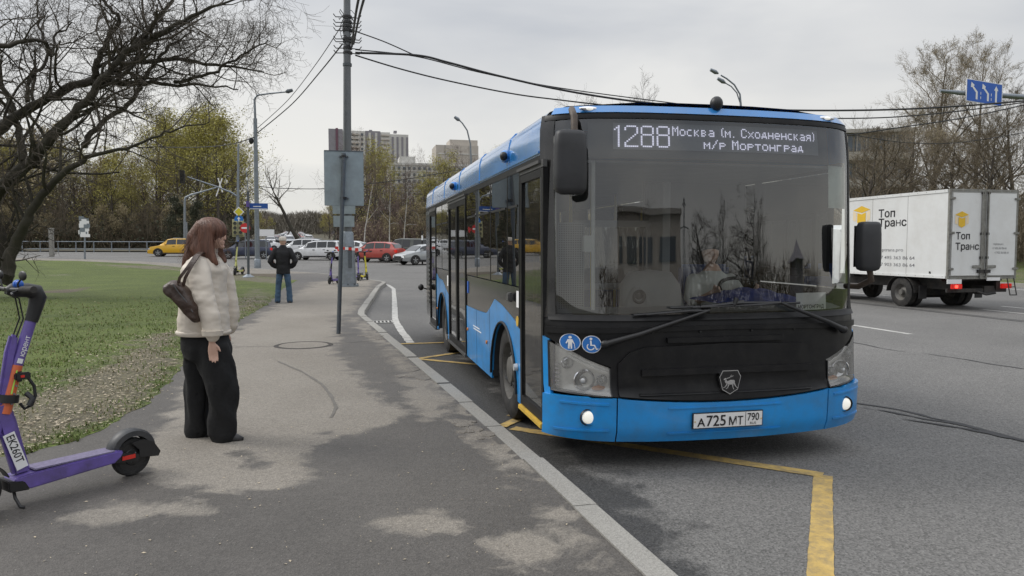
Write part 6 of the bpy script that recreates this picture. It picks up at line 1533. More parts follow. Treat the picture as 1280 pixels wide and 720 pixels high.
MB().box(1.2, 1.5, .1, .5, .4, .62).tube([(.7, 1.6, .40), (1.3, 1.6, .40)], .17, 12).tube([(.2, 1.6, .40), (1.85, 1.6, .40)], .06, 8).build('rear_axle', M['chassis'], lo)
def tw(x, y, wd_, dual):
    R0 = .39; w_ = MB().lathe([(-wd_ / 2, .22), (-wd_ / 2 - .01, .30), (-wd_ / 2 + .02, R0), (wd_ / 2 - .02, R0), (wd_ / 2 + .01, .30), (wd_ / 2, .22)], (0, 0, 0), 'x', 30).build('wheel', M['rubber'], lo, 40); w_.location = (x, y, R0)
    for s in (-1, 1):
        MB().lathe([(s * wd_ / 2, .225), (s * (wd_ / 2 - .04), .20), (s * (wd_ / 2 - .10), .15), (s * (wd_ / 2 - .07), .08), (s * wd_ / 2, .07), (s * wd_ / 2, .001)], (0, 0, 0), 'x', 26).build('rim', M['rim'], w_, 40)
tw(.13, 1.62, .20, 1); tw(.36, 1.62, .18, 1); tw(BW - .13, 1.62, .20, 1); tw(BW - .36, 1.62, .18, 1); tw(.18, 5.0, .2, 0); tw(BW - .18, 5.0, .2, 0)
for x in (.01, BW - .28):
    m_ = MB(); m_.grid(lambda a, b: (x + .27 * b, 1.62 - .52 * math.cos(math.pi * a), .40 + .44 * math.sin(math.pi * a)), 14, 1); m_.build('mudguard', M['chassis'], lo, 60, solid=.012)
    MB().box(x + .02, x + .25, .95, .97, .25, .6).build('mudflap', M['black'], lo)
# cab
cb = MB(); sec = [(4.25, .55, 2.05, .95), (4.3, .5, 2.22, .98), (4.9, .45, 2.28, 1.0), (5.5, .45, 2.20, 1.0), (5.75, .45, 1.95, 1.0), (6.15, .45, 1.35, 1.0), (6.5, .45, 1.22, .97), (6.75, .5, 1.05, .90), (6.8, .55, .85, .85)]
rs = []
for y, a, b_, k in sec:
    rs.append([(BW / 2 + x * k, y, z) for x, z in ((-.98, a), (-1.0, a + .3), (-1.0, min(b_, 1.30)), (-.93, lerp(min(b_, 1.30), b_, .9)), (-.75, b_), (0, b_ + .02), (.75, b_), (.93, lerp(min(b_, 1.30), b_, .9)), (1.0, min(b_, 1.30)), (1.0, a + .3), (.98, a))])
cb.rings(rs).build('cab', M['whitecar'], lo, 35)
MB().add([(.0, 4.65, 1.34), (.0, 5.95, 1.34), (.035, 5.62, 1.92), (.03, 4.70, 2.02)], [(0, 1, 2, 3)]).build('cab_window', M['darkglass'], lo)
MB().add([(.28, 6.14, 1.40), (BW - .28, 6.14, 1.40), (BW - .32, 5.72, 2.02), (.32, 5.72, 2.02)], [(0, 1, 2, 3)]).build('windscreen', M['darkglass'], lo)
MB().box(-.16, -.05, 5.72, 5.80, 1.42, 1.68).tube([(-.05, 5.8, 1.4), (-.1, 5.78, 1.45)], .02, 6).build('wing_mirror', M['black'], lo, bevel=.02)
MB().box(-.012, .004, 5.2, 5.36, 1.18, 1.22).build('door_handle', M['black'], lo)

for k in range(14):
    for z in (z0_ + .02, z1_ - .03): MB().sphere((-.020, .15 + k * .30, z), (.006, .009, .009), 6, 4).build('rivet', M['truckframe'], lo)
for y in (1.4, 2.75): MB().box(-.004, .001, y, y + .006, z0_ + .05, z1_ - .07).build('panel_seam', M['truckframe'], lo)
# ============================================================ TREES
M['bark'] = mat('grey_brown_bark', (.085, .072, .058), .9, 0, .35, 4, bump=.6, bs=25)
M['barkdark'] = mat('dark_wet_bark', (.042, .036, .028), .9, 0, .4, 3, bump=.8, bs=18, dirt=((.06, .065, .03), .4, 1.2))
M['twig'] = mat('brown_twig', (.13, .105, .07), .9, 0, .3, 1)
M['twigdark'] = mat('dark_twig', (.075, .062, .048), .9, 0, .3, 1)
M['twigred'] = mat('reddish_twig', (.15, .105, .088), .9, 0, .3, 1)
M['twigpale'] = mat('pale_twig', (.23, .195, .15), .9, 0, .25, 1)
M['birch'] = mat('birch_bark', (.55, .53, .48), .8, 0, .2, 2, dirt=((.04, .04, .035), .9, 3.5))
M['bud'] = mat('young_leaf_yellow_green', (.34, .31, .075), .8, 0, .35, .8)
M['budbrown'] = mat('catkin_brown', (.30, .25, .14), .8, 0, .35, .8)
M['leafdark'] = mat('dark_evergreen_needles', (.045, .050, .026), .8, 0, .4, .7)
def rv(r, s=1): return Vector((r.gauss(0, s), r.gauss(0, s), r.gauss(0, s)))
class Tree:
    def __init__(s, seed): s.r = random.Random(seed); s.tr = MB(); s.tw = MB()
    def branch(s, p, d, ln, rad, lvl, maxl, up=.08, droop=0, wig=.22, nch=(3, 5), ratio=.62, spread=.8, leaf=None, minr=.006, thick=.05):
        r = s.r; n = 5 if lvl < 2 else 3 if lvl < maxl else 2
        pts = [Vector(p)]; d = d.normalized(); dirs = [d]
        for i in range(n):
            d = (d + rv(r, wig) + Vector((0, 0, up - droop * (lvl / maxl)))).normalized(); pts.append(pts[-1] + d * ln / n); dirs.append(d)
        rads = [max(minr, rad * (1 - .55 * i / n)) for i in range(n + 1)]
        (s.tr if rad > thick else s.tw).tube(pts, rads, 7 if rad > .08 else 4 if rad > .03 else 3, cap=False)
        if lvl < maxl:
            k = r.randint(*nch)
            for j in range(k):
                t = (.25 + .75 * (j + r.random()) / k) * n; i = min(int(t), n - 1); q = pts[i].lerp(pts[i + 1], t - i)
                sd = dirs[i].cross(rv(r)).normalized(); nd = (dirs[i] * (1 - spread * .45) + sd * spread).normalized()
                s.branch(q, nd, ln * ratio * r.uniform(.7, 1.15), rads[i] * .58, lvl + 1, maxl, up, droop, wig, nch, ratio, spread, leaf, minr, thick)
        elif leaf:
            for q in pts[1:]:
                for _ in range(leaf[0]):
                    c = q + rv(r, leaf[2]); a = rv(r).normalized() * leaf[1]; b = a.cross(rv(r)).normalized() * leaf[1] * .6
                    s.tw.add([c - a, c + b, c + a, c - b], [(0, 1, 2, 3)], 1)
    def obj(s, name, label, bark, twig, leafm, loc=(0, 0, 0), group=None, cat='tree'):
        t = thing(name, label, cat, loc, 0, group)
        s.tr.build('trunk', bark, t, 60, fix=False); s.tw.build('crown', [twig, leafm or twig], t, fix=False); return t
def upright(seed, H, rad, maxl=4, leaf=None, spread=.75, first=.3, nb=15, up=.10, lnk=.34, droop=0, conic=0, ratio=.6, nch=(3, 5)):
    T = Tree(seed); r = T.r; pts = []; p = Vector((0, 0, -.1)); d = Vector((r.uniform(-.04, .04), r.uniform(-.04, .04), 1)); n = 10
    for i in range(n + 1): pts.append(p.copy()); d = (d + Vector((r.gauss(0, .035), r.gauss(0, .035), .05))).normalized(); p = p + d * H * .92 / n
    rr = [rad * (1 - .92 * (i / n)) + .012 for i in range(n + 1)]; rr[0] *= 1.3
    T.tr.tube(pts, rr, 9, cap=False)
    for j in range(nb):
        t = first + (1 - first) * (j + r.random()) / nb; i = min(int(t * n), n - 1); q = pts[i].lerp(pts[i + 1], t * n - i); a = r.random() * 6.28 if j % 2 else j * 2.4
        el = lerp(.35, 1.1, t); nd = Vector((math.cos(a), math.sin(a), el)); ln = H * lnk * (lerp(1, .35, max(0, t - .3) / .7) if not conic else lerp(1, .2, t)) * r.uniform(.75, 1.2)
        T.branch(q, nd, ln, max(.015, rr[i] * .5), 1, maxl, up, droop, .17, nch, ratio, spread, leaf)
    return T
# --- library of wood trees
LIB = {}
def lib(key, T, name, bark, twig, leafm, label, group):
    LIB[key] = T.obj(name, label, M[bark], M[twig], M[leafm] if leafm else None, (0, 0, -500), group)
G1 = 'trees of the wood beyond the junction'
lib('a', upright(11, 15, .20, 4, (2, .11, .3), nb=15), 'budding_tree', 'bark', 'twig', 'bud', 'yellow-green budding tree standing in the wood beyond the junction', G1 + ', budding')
lib('b', upright(12, 16, .22, 4, (2, .10, .3), spread=.6, nb=15), 'budding_tree', 'bark', 'twig', 'bud', 'yellow-green budding tree standing in the wood beyond the junction', G1 + ', budding')
lib('c', upright(13, 15, .2, 4, None, nb=16), 'bare_tree', 'bark', 'twig', None, 'bare brown tree standing in the wood beyond the junction', G1 + ', bare')
lib('d', upright(14, 17, .22, 4, None, spread=.6, nb=16), 'bare_tree', 'barkdark', 'twigred', None, 'bare brown tree standing in the wood beyond the junction', G1 + ', bare')
lib('e', upright(15, 16, .13, 4, None, spread=.55, nb=14, droop=.25, first=.35, lnk=.24), 'birch_tree', 'birch', 'twigred', None, 'white-barked bare birch at the edge of the wood beyond the junction', G1 + ', birch')
lib('f', upright(16, 13, .16, 3, (6, .17, .28), spread=.7, nb=26, up=-.03, first=.08, lnk=.26, conic=1), 'spruce_tree', 'barkdark', 'twigdark', 'leafdark', 'dark spruce standing among bare trees of the wood', G1 + ', spruce')
lib('g', upright(17, 7, .07, 4, (1, .10, .15), spread=.75, nb=16, first=.05, lnk=.42), 'young_tree', 'bark', 'twig', 'budbrown', 'low bushy young tree at the foot of the wood', G1 + ', young')
lib('h', upright(18, 6, .06, 4, None, spread=.7, nb=18, first=.04, lnk=.42), 'young_tree', 'barkdark', 'twig', None, 'low bushy young tree at the foot of the wood', G1 + ', young')
used = set()
seen = {}
def plant(key, x, y, s, z=None, label=None):
    if label and 'wood, ' in label:
        c_ = seen[label] = seen.get(label, 0) + 1
        if c_ > 1: label += (', further right', ', third from left', ', fourth from left')[min(c_ - 2, 2)]
    src = LIB[key]; loc = (x, y, (gz(y) + .1) if z is None else z)
    if key not in used:
        used.add(key); src.location = loc; src.rotation_euler = (0, 0, rnd.random() * 6.28); src.scale = (s, s, s * rnd.uniform(.95, 1.08)); 
        if label: src['label'] = label
        return src
    return dup(src, loc, rnd.random() * 6.28, label, (s, s, s * rnd.uniform(.95, 1.08)))
rnd.seed(77)
# the wood: a few ranks, sized so that its skyline follows the photograph
sky_ = pw([(-300, 175), (0, 195), (60, 190), (120, 200), (170, 215), (200, 178), (240, 168), (290, 165), (330, 188), (342, 215), (356, 262), (366, 272), (384, 258), (396, 205), (420, 180), (450, 190), (480, 195), (520, 208), (545, 195), (575, 182), (610, 200), (700, 215), (800, 230)])
kindL = 'aabccdghae'; n_ = 0
for rank, (dy, stp, kset) in enumerate(((4, 15, 'ghghgh'), (9, 21, None), (19, 24, None), (34, 30, None), (55, 36, None))):
    px = -330
    while px < 760:
        px += stp * rnd.uniform(.7, 1.3)
        e = G(px, 311, .1); sc_ = (e.y + dy) / e.y; x, y = e.x * sc_, e.y * sc_
        y = min(y, 150); 
        if abs(x - av(y)) < 9.5 + (3 if rank == 0 else 0) and y > wfy(x) - 2: continue
        want = max(2.5, (308 - sky_(px) + rnd.uniform(-26, 8)) / 924 * y + 1.62 - gz(y))
        if kset: key = rnd.choice(kset); want = rnd.uniform(3.5, 6.5)
        elif px < 150: key = rnd.choice('cdcdgabc')
        elif px < 215: key = rnd.choice('abacd')
        elif px < 250: key = rnd.choice('abad')
        elif px < 345: key = rnd.choice('abbac')
        elif px < 425: key = rnd.choice('aabc')
        else: key = rnd.choice('cddcdae')
        base_h = {'a': 15, 'b': 16, 'c': 15, 'd': 17, 'e': 16, 'f': 13, 'g': 7, 'h': 6}[key]
        reg = 'left of the willow' if px < 0 else 'left end' if px < 80 else 'behind the railing' if px < 190 else 'behind the yellow taxi' if px < 262 else 'behind the signal mast' if px < 345 else 'behind the white cars' if px < 440 else 'behind the red hatchback' if px < 530 else 'behind the bus'
        knd = {'a': 'yellow-green budding tree', 'b': 'slim yellow-green budding tree', 'c': 'bare brown tree', 'd': 'bare reddish tree', 'e': 'white-barked birch', 'f': 'dark spruce', 'g': 'low brown-budded bush', 'h': 'low bare bush'}[key]
        plant(key, x, y, want / base_h, label=knd + (' at the edge of the wood, ', ' just inside the wood, ', ' in the middle of the wood, ', ' deep in the wood, ', ' at the back of the wood, ')[rank] + reg); n_ += 1
for px, lab in ((487, 'tallest white birch trunk behind the pickup'), (505, 'second white birch right of the tallest one'), (455, 'slim white birch left of the pickup')):
    e = G(px, 312, .1); plant('e', e.x * .99, e.y * .99, (308 - 215) / 924 * e.y / 16, label='' or lab)
# dense spruce-like dark trees
for px in (224, 244): e = G(px, 313, .1); plant('f', e.x * 1.06, e.y * 1.06, (308 - rnd.uniform(236, 250)) / 924 * e.y / 13, label='dark spruce behind the bent-arm pole, ' + ('left one' if px < 230 else 'right one of the pair'))
# undergrowth and far wood as masses
def thicket(name, px0, px1, dpt, n, hgt, col, leafm=None, ls=.2, seed=3):
    r = random.Random(seed); mb = MB()
    for _ in range(n):
        px = r.uniform(px0, px1); e = G(px, 311, .1); k = 1 + (dpt[0] + r.random() * (dpt[1] - dpt[0])) / e.y; x, y = e.x * k, e.y * k
        if abs(x - av(y)) < 9 and y > wfy(x): continue
        y = min(y, 190); z = gz(y) + .1; h = hgt * (.3 + .7 * r.random() ** .7); p = Vector((x, y, z + h * r.random() ** 1.3 * .5)); d = Vector((r.gauss(0, .35), r.gauss(0, .35), 1))
        q = p + d * h * .5; wv = Vector((r.gauss(0, 1), r.gauss(0, 1), 0)).normalized() * r.uniform(.025, .06)
        mb.add([p - wv, p + wv, q + Vector((0, 0, 0))], [(0, 1, 2)], 0)
        for _k in range(2):
            a = p.lerp(q, r.random()); b_ = a + Vector((r.gauss(0, .5), r.gauss(0, .5), .5)) * h * .25; mb.add([a - wv * .6, a + wv * .6, b_], [(0, 1, 2)], 0)
        if leafm:
            c = p + Vector((r.gauss(0, .4), r.gauss(0, .4), r.random() * h * .5)); a = rv(r).normalized() * ls; b_ = a.cross(rv(r)).normalized() * ls * .7; mb.add([c - a, c + b_, c + a, c - b_], [(0, 1, 2, 3)], 1)
    return tag(mb.build(name, [M[col], M[leafm or col]], fix=False), kind='stuff')
thicket('undergrowth', -380, 345, (2, 40), 26000, 5.5, 'twig', 'leafdark', .22, 3)
thicket('undergrowth', 385, 780, (2, 40), 18000, 6.0, 'twigred', 'budbrown', .13, 4)
thicket('far_wood', -380, 780, (45, 75), 30000, 14, 'bark', 'leafdark', .35, 5)
# wood closing the head of the avenue
r = random.Random(8); mb = MB()
for _ in range(15000):
    y = r.uniform(425, 500); x = av(y) + r.uniform(-60, 60); z = gz(y); hh = 13 + 3 * noise.noise(Vector((x * .07, 0, 0))); p = Vector((x, y, z + hh * .8 * r.random())); q = p + Vector((r.gauss(0, .5), r.gauss(0, .5), 1)) * hh * .25; w_ = r.uniform(.10, .3)
    mb.add([p - Vector((w_, 0, 0)), p + Vector((w_, 0, 0)), q], [(0, 1, 2)])
tag(mb.build('far_wood', mat('far_wood_brown', (.15, .135, .11), .95, 0, .25, .05), fix=False), kind='stuff')
for y in range(150, 430, 16):
    for s in (-1, 1):
        key = rnd.choice('abcd'); plant(key, av(y) + s * rnd.uniform(11, 20), y, rnd.uniform(.55, .8) * (1 if y < 250 else .9), gz(y), {'a': 'budding', 'b': 'slim budding', 'c': 'bare brown', 'd': 'bare reddish'}[key] + ' tree lining the ' + ('left' if s < 0 else 'right') + ' side of the climbing avenue, ' + ('near end' if y < 250 else 'far end'))
# leaning bare trunk over the avenue
a, b_ = G(379, 312, .1), None; Yl = a.y - 1
T = Tree(91); P_ = [at(379, 309, Yl) - a, at(366, 289, Yl) - a, at(355, 266, Yl) - a, at(347, 250, Yl) - a, at(341, 238, Yl) - a]; T.tr.tube(P_, [.32, .26, .2, .14, .06], 8)
for q in (2, 3, 4):
    for k in range(3): T.branch(P_[q], Vector((T.r.uniform(-.8, .5), T.r.uniform(-.5, .5), .8)), 3.0, .07, 2, 4, .05)
T.obj('leaning_tree', 'dark bare trunk leaning left over the mouth of the avenue', M['barkdark'], M['twig'], None, a)
# --- the big bare willow at the left, whose limbs reach over the lawn
T = Tree(33); Yw = 24.0
B = G(8, 351, .12); B = Vector((at(8, 351, Yw).x, Yw, .12)); B2 = at(-70, 356, Yw); 
def W(px, py, dy=0): return at(px, py, Yw + dy) - B
def limbw(pts, rads, nb, ln, seed_dir=None, lv=3, sp=.85, up=.06, droop=.05):
    P = [W(*p) for p in pts]; out = []; rd_ = []
    for i in range(len(P) - 1):
        a, b_, c, d = P[max(i - 1, 0)], P[i], P[i + 1], P[min(i + 2, len(P) - 1)]
        for k in range(5):
            s = k / 5; out.append(.5 * ((2 * b_) + (c - a) * s + (2 * a - 5 * b_ + 4 * c - d) * s * s + (3 * b_ - a - 3 * c + d) * s ** 3) + rv(T.r, .03)); rd_.append(lerp(rads[i], rads[i + 1], s))
    out.append(P[-1]); rd_.append(rads[-1]); T.tr.tube(out, rd_, 10, cap=True)
    for j in range(nb):
        t = (.12 + .88 * (j + T.r.random()) / nb) * (len(out) - 1); i = min(int(t), len(out) - 2); q = out[i].lerp(out[i + 1], t - i); dr = (out[i + 1] - out[i]).normalized()
        sd = dr.cross(rv(T.r)).normalized(); nd = (dr * .55 + sd * .8 + Vector((0, 0, .25))).normalized()
        T.branch(q, nd, ln * T.r.uniform(.6, 1.2) * (1 - .35 * j / nb), max(.02, min(.05, rd_[i] * .5)), 1, 1 + lv, up, droop, .20, (3, 5), .62, sp, None, .0034, .045)
limbw([(-75, 362, 0), (-70, 290, 0), (-55, 225, 0), (-20, 178, 0), (20, 147, .3), (62, 122, .6), (110, 103, .6), (150, 103, .8), (200, 105, 1.0), (250, 106, 1.2), (298, 112, 1.4)], [0.421, 0.309, 0.236, 0.168, 0.135, 0.123, 0.112, 0.084, 0.056, 0.039, 0.017], 26, 2.6)
limbw([(-60, 330, 1), (-30, 275, .5), (5, 235, .2), (50, 188, 0), (92, 143, -.2), (118, 113, -.3), (135, 90, -.4), (165, 60, -.4), (205, 40, -.5), (250, 15, -.8), (310, -8, -1)], [0.281, 0.236, 0.191, 0.158, 0.123, 0.107, 0.084, 0.095, 0.062, 0.045, 0.017], 30, 2.8)
limbw([(6, 352, -.3), (12, 325, -.3), (30, 280, -.5), (52, 245, -.7), (95, 205, -.9), (130, 192, -1.1), (175, 178, -1.3), (215, 163, -1.5), (262, 152, -1.7)], [0.216, 0.171, 0.127, 0.107, 0.076, 0.051, 0.038, 0.028, 0.012], 18, 1.9)
limbw([(0, 352, .3), (2, 320, .3), (-5, 285, .3), (-20, 240, .3)], [0.299, 0.238, 0.202, 0.158], 6, 1.6)
limbw([(118, 100, .5), (122, 78, .2), (135, 48, 0), (148, 22, -.3), (128, 0, -.5), (112, -30, -.6)], [0.114, 0.088, 0.07, 0.053, 0.044, 0.026], 12, 2.2)
limbw([(105, 185, 0), (120, 160, .5), (160, 130, .8), (175, 110, 1), (190, 85, 1.2), (210, 60, 1.2), (240, 40, 1.4)], [0.097, 0.079, 0.07, 0.062, 0.053, 0.044, 0.018], 14, 2.0)
limbw([(-40, 60, -1), (0, 57, -.6), (52, 52, -.2), (66, 70, 0), (68, 48, .3), (90, 28, .5)], [0.088, 0.07, 0.044, 0.035, 0.035, 0.018], 10, 2.0)
limbw([(35, 125, 0), (38, 100, .2), (58, 75, .4), (55, 45, .6), (45, 20, .8), (50, -20, 1)], [0.062, 0.053, 0.044, 0.035, 0.026, 0.018], 10, 2.0)
limbw([(110, 103, .6), (160, 82, 1), (220, 75, 1.4), (280, 82, 1.8), (330, 90, 2.2)], [0.088, 0.079, 0.062, 0.044, 0.018], 16, 2.0)
limbw([(165, 60, -.4), (200, 20, 0), (230, -20, .5)], [0.088, 0.062, 0.035], 8, 2.2)
limbw([(219, 103, 1), (262, 92, .6), (300, 70, .4), (335, 50, .2)], [0.062, 0.044, 0.031, 0.018], 12, 1.6)
limbw([(30, 200, 0), (20, 150, .4), (5, 110, .8), (-15, 70, 1), (-20, 20, 1)], [0.106, 0.088, 0.07, 0.053, 0.035], 12, 2.4)
T.obj('willow_tree', 'big bare dark willow at the left with limbs reaching over the lawn', M['barkdark'], M['twigdark'], None, B)
# --- trees to the right of the bus
def single(seed, px, Yd, top_py, name, label, base=.3, **k):
    b0 = at(px, 308, Yd); H = at(px, top_py, Yd).z - base; bk = k.pop('bark', 'bark'); tg = k.pop('twig', 'twigpale'); lf = k.pop('lf', 'budbrown')
    T = upright(seed, H, k.pop('rad', .24), **k); return T.obj(name, label, M[bk], M[tg], M[lf], (b0.x, Yd, base))
BL_ = (1, .028, .10)
single(41, 1168, 52, 52, 'bare_tree', 'tallest bare tree with pale buds, left of the blue lane sign', maxl=5, leaf=BL_, spread=.5, nb=26, first=.22, lnk=.30, ratio=.58)
single(42, 1212, 54, 60, 'bare_tree', 'bare tree directly behind the blue lane sign', maxl=5, leaf=BL_, spread=.5, nb=24, first=.2, lnk=.30, ratio=.58)
single(43, 1268, 50, 120, 'bare_tree', 'bare dark tree at the right edge above the lorry doors', maxl=5, leaf=None, spread=.6, nb=22, first=.2, lnk=.34, ratio=.58, twig='twig')
single(44, 1135, 50, 140, 'bare_tree', 'lower bare tree in front of the concrete building', maxl=5, leaf=BL_, spread=.65, nb=22, first=.12, lnk=.36, ratio=.58)
single(45, 1190, 46, 165, 'bare_tree', 'dense low bare tree just above the lorry roof', maxl=5, leaf=BL_, spread=.75, nb=24, first=.1, lnk=.42, ratio=.58)
single(46, 1240, 44, 160, 'bare_tree', 'spreading bare tree above the lorry rear doors', maxl=5, leaf=None, spread=.75, nb=24, first=.1, lnk=.42, ratio=.58, twig='twig')
single(47, 1085, 60, 175, 'bare_tree', 'slender bare tree beside the right mirror in front of the concrete building', maxl=4, leaf=BL_, spread=.6, nb=20, first=.2, lnk=.3)
single(48, 1320, 52, 90, 'bare_tree', 'bare tree beyond the right edge of the view', maxl=4, leaf=BL_, spread=.6, nb=22, first=.2, lnk=.3)
single(49, 800, 75, 104, 'bare_tree', 'bare treetop showing above the middle of the bus roof', maxl=4, leaf=None, spread=.65, nb=20, first=.3, lnk=.3, twig='twigdark')
single(50, 735, 80, 118, 'bare_tree', 'lower bare treetop showing above the front corner of the bus roof', maxl=4, leaf=None, spread=.65, nb=20, first=.3, lnk=.3, twig='twigdark')
def thick2(x0, x1, y0, y1, n, h, seed):
    r = random.Random(seed); mb = MB()
    for _ in range(n):
        x, y = r.uniform(x0, x1), r.uniform(y0, y1); z = .5; hh = h * (.25 + .75 * r.random()); p = Vector((x, y, z + hh * r.random() * .6)); q = p + Vector((r.gauss(0, .4), r.gauss(0, .4), 1)) * hh * .35; wv = Vector((r.gauss(0, 1), r.gauss(0, 1), 0)).normalized() * r.uniform(.012, .03)
        mb.add([p - wv, p + wv, q], [(0, 1, 2)], 0)
        for _k in range(3):
            a = p.lerp(q, r.random()); c = a + Vector((r.gauss(0, .5), r.gauss(0, .5), .4)) * hh * .2; mb.add([a - wv * .6, a + wv * .6, c], [(0, 1, 2)], 0)
    return tag(mb.build('undergrowth', M['twig'], fix=False), kind='stuff')
thick2(33, 75, 34, 60, 34000, 6.5, 21)
# --- what the windscreen mirrors: trees, a mast and low buildings behind the photographer
def back(seed, px, Yv, top_py, label):
    b0 = at(px, 308, Yv); H = 1.62 + Yv * math.tan(math.atan((308 - top_py) / 924) + R_(5.2)); T = upright(seed, H, .2, maxl=4, spread=.65, nb=20, first=.2, lnk=.32); T.obj('bare_tree', label, M['barkdark'], M['twigdark'], None, (b0.x, 2 * 5.0 - Yv, 0))
back(61, 905, 46, 250, 'bare tree behind the viewer, mirrored in the windscreen left of its middle'); back(62, 965, 52, 240, 'bare tree behind the viewer, tallest one mirrored in the windscreen'); back(63, 1000, 50, 244, 'bare tree behind the viewer, mirrored above the side window of the cab'); back(64, 1035, 60, 262, 'small bare tree behind the viewer, mirrored near the windscreen corner')
back(65, 860, 60, 270, 'low bare tree behind the viewer, mirrored beside the mast'); back(66, 700, 50, 262, 'bare tree behind the viewer, mirrored near the kerb-side mirror')
single(71, 1072, 44, 168, 'bare_tree', 'thin bare tree rising beside the bus mirror in front of the concrete building', maxl=4, leaf=None, spread=.6, nb=24, first=.15, lnk=.32, twig='twig')
single(72, 1105, 47, 160, 'bare_tree', 'dense bare tree covering the right end of the concrete building', maxl=5, leaf=None, spread=.7, nb=24, first=.1, lnk=.38, ratio=.58, twig='twig')
r = random.Random(55); mb = MB()  # unseen thicket behind the viewer, added to darken the windscreen's lower reflections
for _ in range(9000):
    x, y = r.uniform(-6, 75), r.uniform(-52, -34); hh = 4.4 + 1.6 * noise.noise(Vector((x * .12, 0, 4))); p = Vector((x, y, hh * .85 * r.random())); q = p + Vector((r.gauss(0, .4), r.gauss(0, .4), 1)) * hh * .3; w_ = r.uniform(.02, .07)
    mb.add([p - Vector((w_, 0, 0)), p + Vector((w_, 0, 0)), q], [(0, 1, 2)])
tag(mb.build('undergrowth', M['twig'], fix=False), kind='stuff')
# ============================================================ BUILDINGS
M['panel'] = mat('concrete_panel', (.42, .40, .37), .8, 0, .12, .5, dirt=((.28, .26, .24), .5, .4))
M['panelw'] = mat('white_panel', (.56, .55, .52), .8, 0, .08, .4); M['panelg'] = mat('grey_panel', (.25, .24, .26), .8, 0, .12, .4)
M['beige'] = mat('beige_panel', (.50, .46, .41), .8, 0, .08, .3); M['maroon'] = mat('maroon_panel', (.16, .08, .11), .8, 0, .1, .4)
M['winglass'] = mat('building_glass', (.10, .12, .14), .15, 0, .2, .3)
M['oldwall'] = mat('old_stained_wall', (.27, .25, .215), .85, 0, .2, .4, dirt=((.13, .12, .10), .6, .5))
def wallgrid(par, x0, x1, z0, z1, y, nx, nz, m_win, wfx=.5, wfz=.5, frame=None, name='window'):
    me = None; sx_, sz_ = (x1 - x0) / nx, (z1 - z0) / nz
    for i in range(nx):
        for j in range(nz):
            cx, cz = x0 + (i + .5) * sx_, z0 + (j + .5) * sz_
            if me is None: me = MB().box(-sx_ * wfx / 2, sx_ * wfx / 2, -.12, .04, -sz_ * wfz / 2, sz_ * wfz / 2).mesh(name, m_win)
            o_ = bpy.data.objects.new(name, me); COL.objects.link(o_); o_.parent = par; o_.location = (cx, y, cz)
def atd(px, py, Y): return at(px, py, Y)
# high-rise at left centre
Y = 430; c = at(411, 308, Y); zb_ = gz(150); t = thing('apartment_tower', 'tall striped apartment block rising above the wood left of centre', 'building', (c.x, Y, 0))
def X(px): return at(px, 200, Y).x - c.x
def Z(py): return at(450, py, Y).z
segs = [(411, 429, 162, 'panelg', 0), (429, 457, 163.5, 'panelw', 6), (457, 476, 163, 'panelg', 2), (476, 488, 164, 'panelw', 4), (488, 511, 166, 'panelw', 6)]
for k, (a, b_, top, m, nn) in enumerate(segs):
    MB().box(X(a), X(b_) - .05, k * .35, 18, 0, Z(top)).build('wing', M[m], t)
    if m == 'panelg' and k == 0:
        MB().box(X(420), X(423), -.3, 0, 0, Z(161)).build('stripe', M['maroon'], t)
    if k == 2: MB().box(X(461), X(464), k * .35 - .35, k * .35, 0, Z(top) - 1).box(X(469), X(472), k * .35 - .35, k * .35, 0, Z(top) - 1).build('stripe', M['panelw'], t)
    if k == 4:
        for q in (490, 496, 502, 508): MB().box(X(q), X(q + 2.6), k * .35 - .35, k * .35, 0, Z(top) - 1.5).build('stripe', M['panelg'], t)
wallgrid(t, X(431), X(456), Z(225), Z(165), -.05 + .35, 4, 10, M['winglass'], .45, .5)
for j in range(11):
    z = Z(167 + j * 5.4); MB().box(X(440), X(449), -.7, .3, z - .8, z - .1).build('balcony', M['beige'], t); MB().box(X(477), X(487), .2, 1.0, z - .8, z).build('balcony', M['beige'], t)
for q in (435, 462, 493): MB().box(X(q), X(q + 4), 4, 8, Z(163), Z(160.5)).build('lift_house', M['panelg'], t)
# beige tower
Y = 330; c = at(545, 308, Y); t = thing('apartment_tower', 'pale beige tower with a raised roof block behind the bus', 'building', (c.x, Y, 0))
MB().box(X(545), X(598), 0, 16, 0, Z(178)).build('wall', M['beige'], t); MB().box(X(563), X(598), 2, 14, Z(178), Z(170)).build('roof_block', M['beige'], t)
MB().box(X(548), X(597), -.2, .3, Z(190), Z(188.5)).build('cornice', M['panelw'], t); wallgrid(t, X(547), X(597), Z(236), Z(180), 0, 8, 7, M['beige'], .25, .4)
for q in (556, 571, 586): MB().box(X(q), X(q + 1.0), -.3, 0, 0, Z(178)).build('panel_joint', M['panel'], t)
# long white school-like block
Y = 220; c = at(488, 308, Y); t = thing('panel_building', 'long pale panel building half hidden by the wood left of the bus', 'building', (c.x, Y, 0))
MB().box(X(486), X(604), 0, 12, 0, Z(202)).build('wall', M['panelw'], t); MB().box(X(500), X(520), 2, 10, Z(202), Z(193)).build('roof_block', M['panelw'], t)
wallgrid(t, X(489), X(602), Z(270), Z(205), 0, 18, 8, M['winglass'], .5, .45)
for j in range(9): MB().box(X(486), X(604), -.14, 0, Z(270 - j * 8.1) - .12, Z(270 - j * 8.1) + .12).build('panel_joint', M['panel'], t)
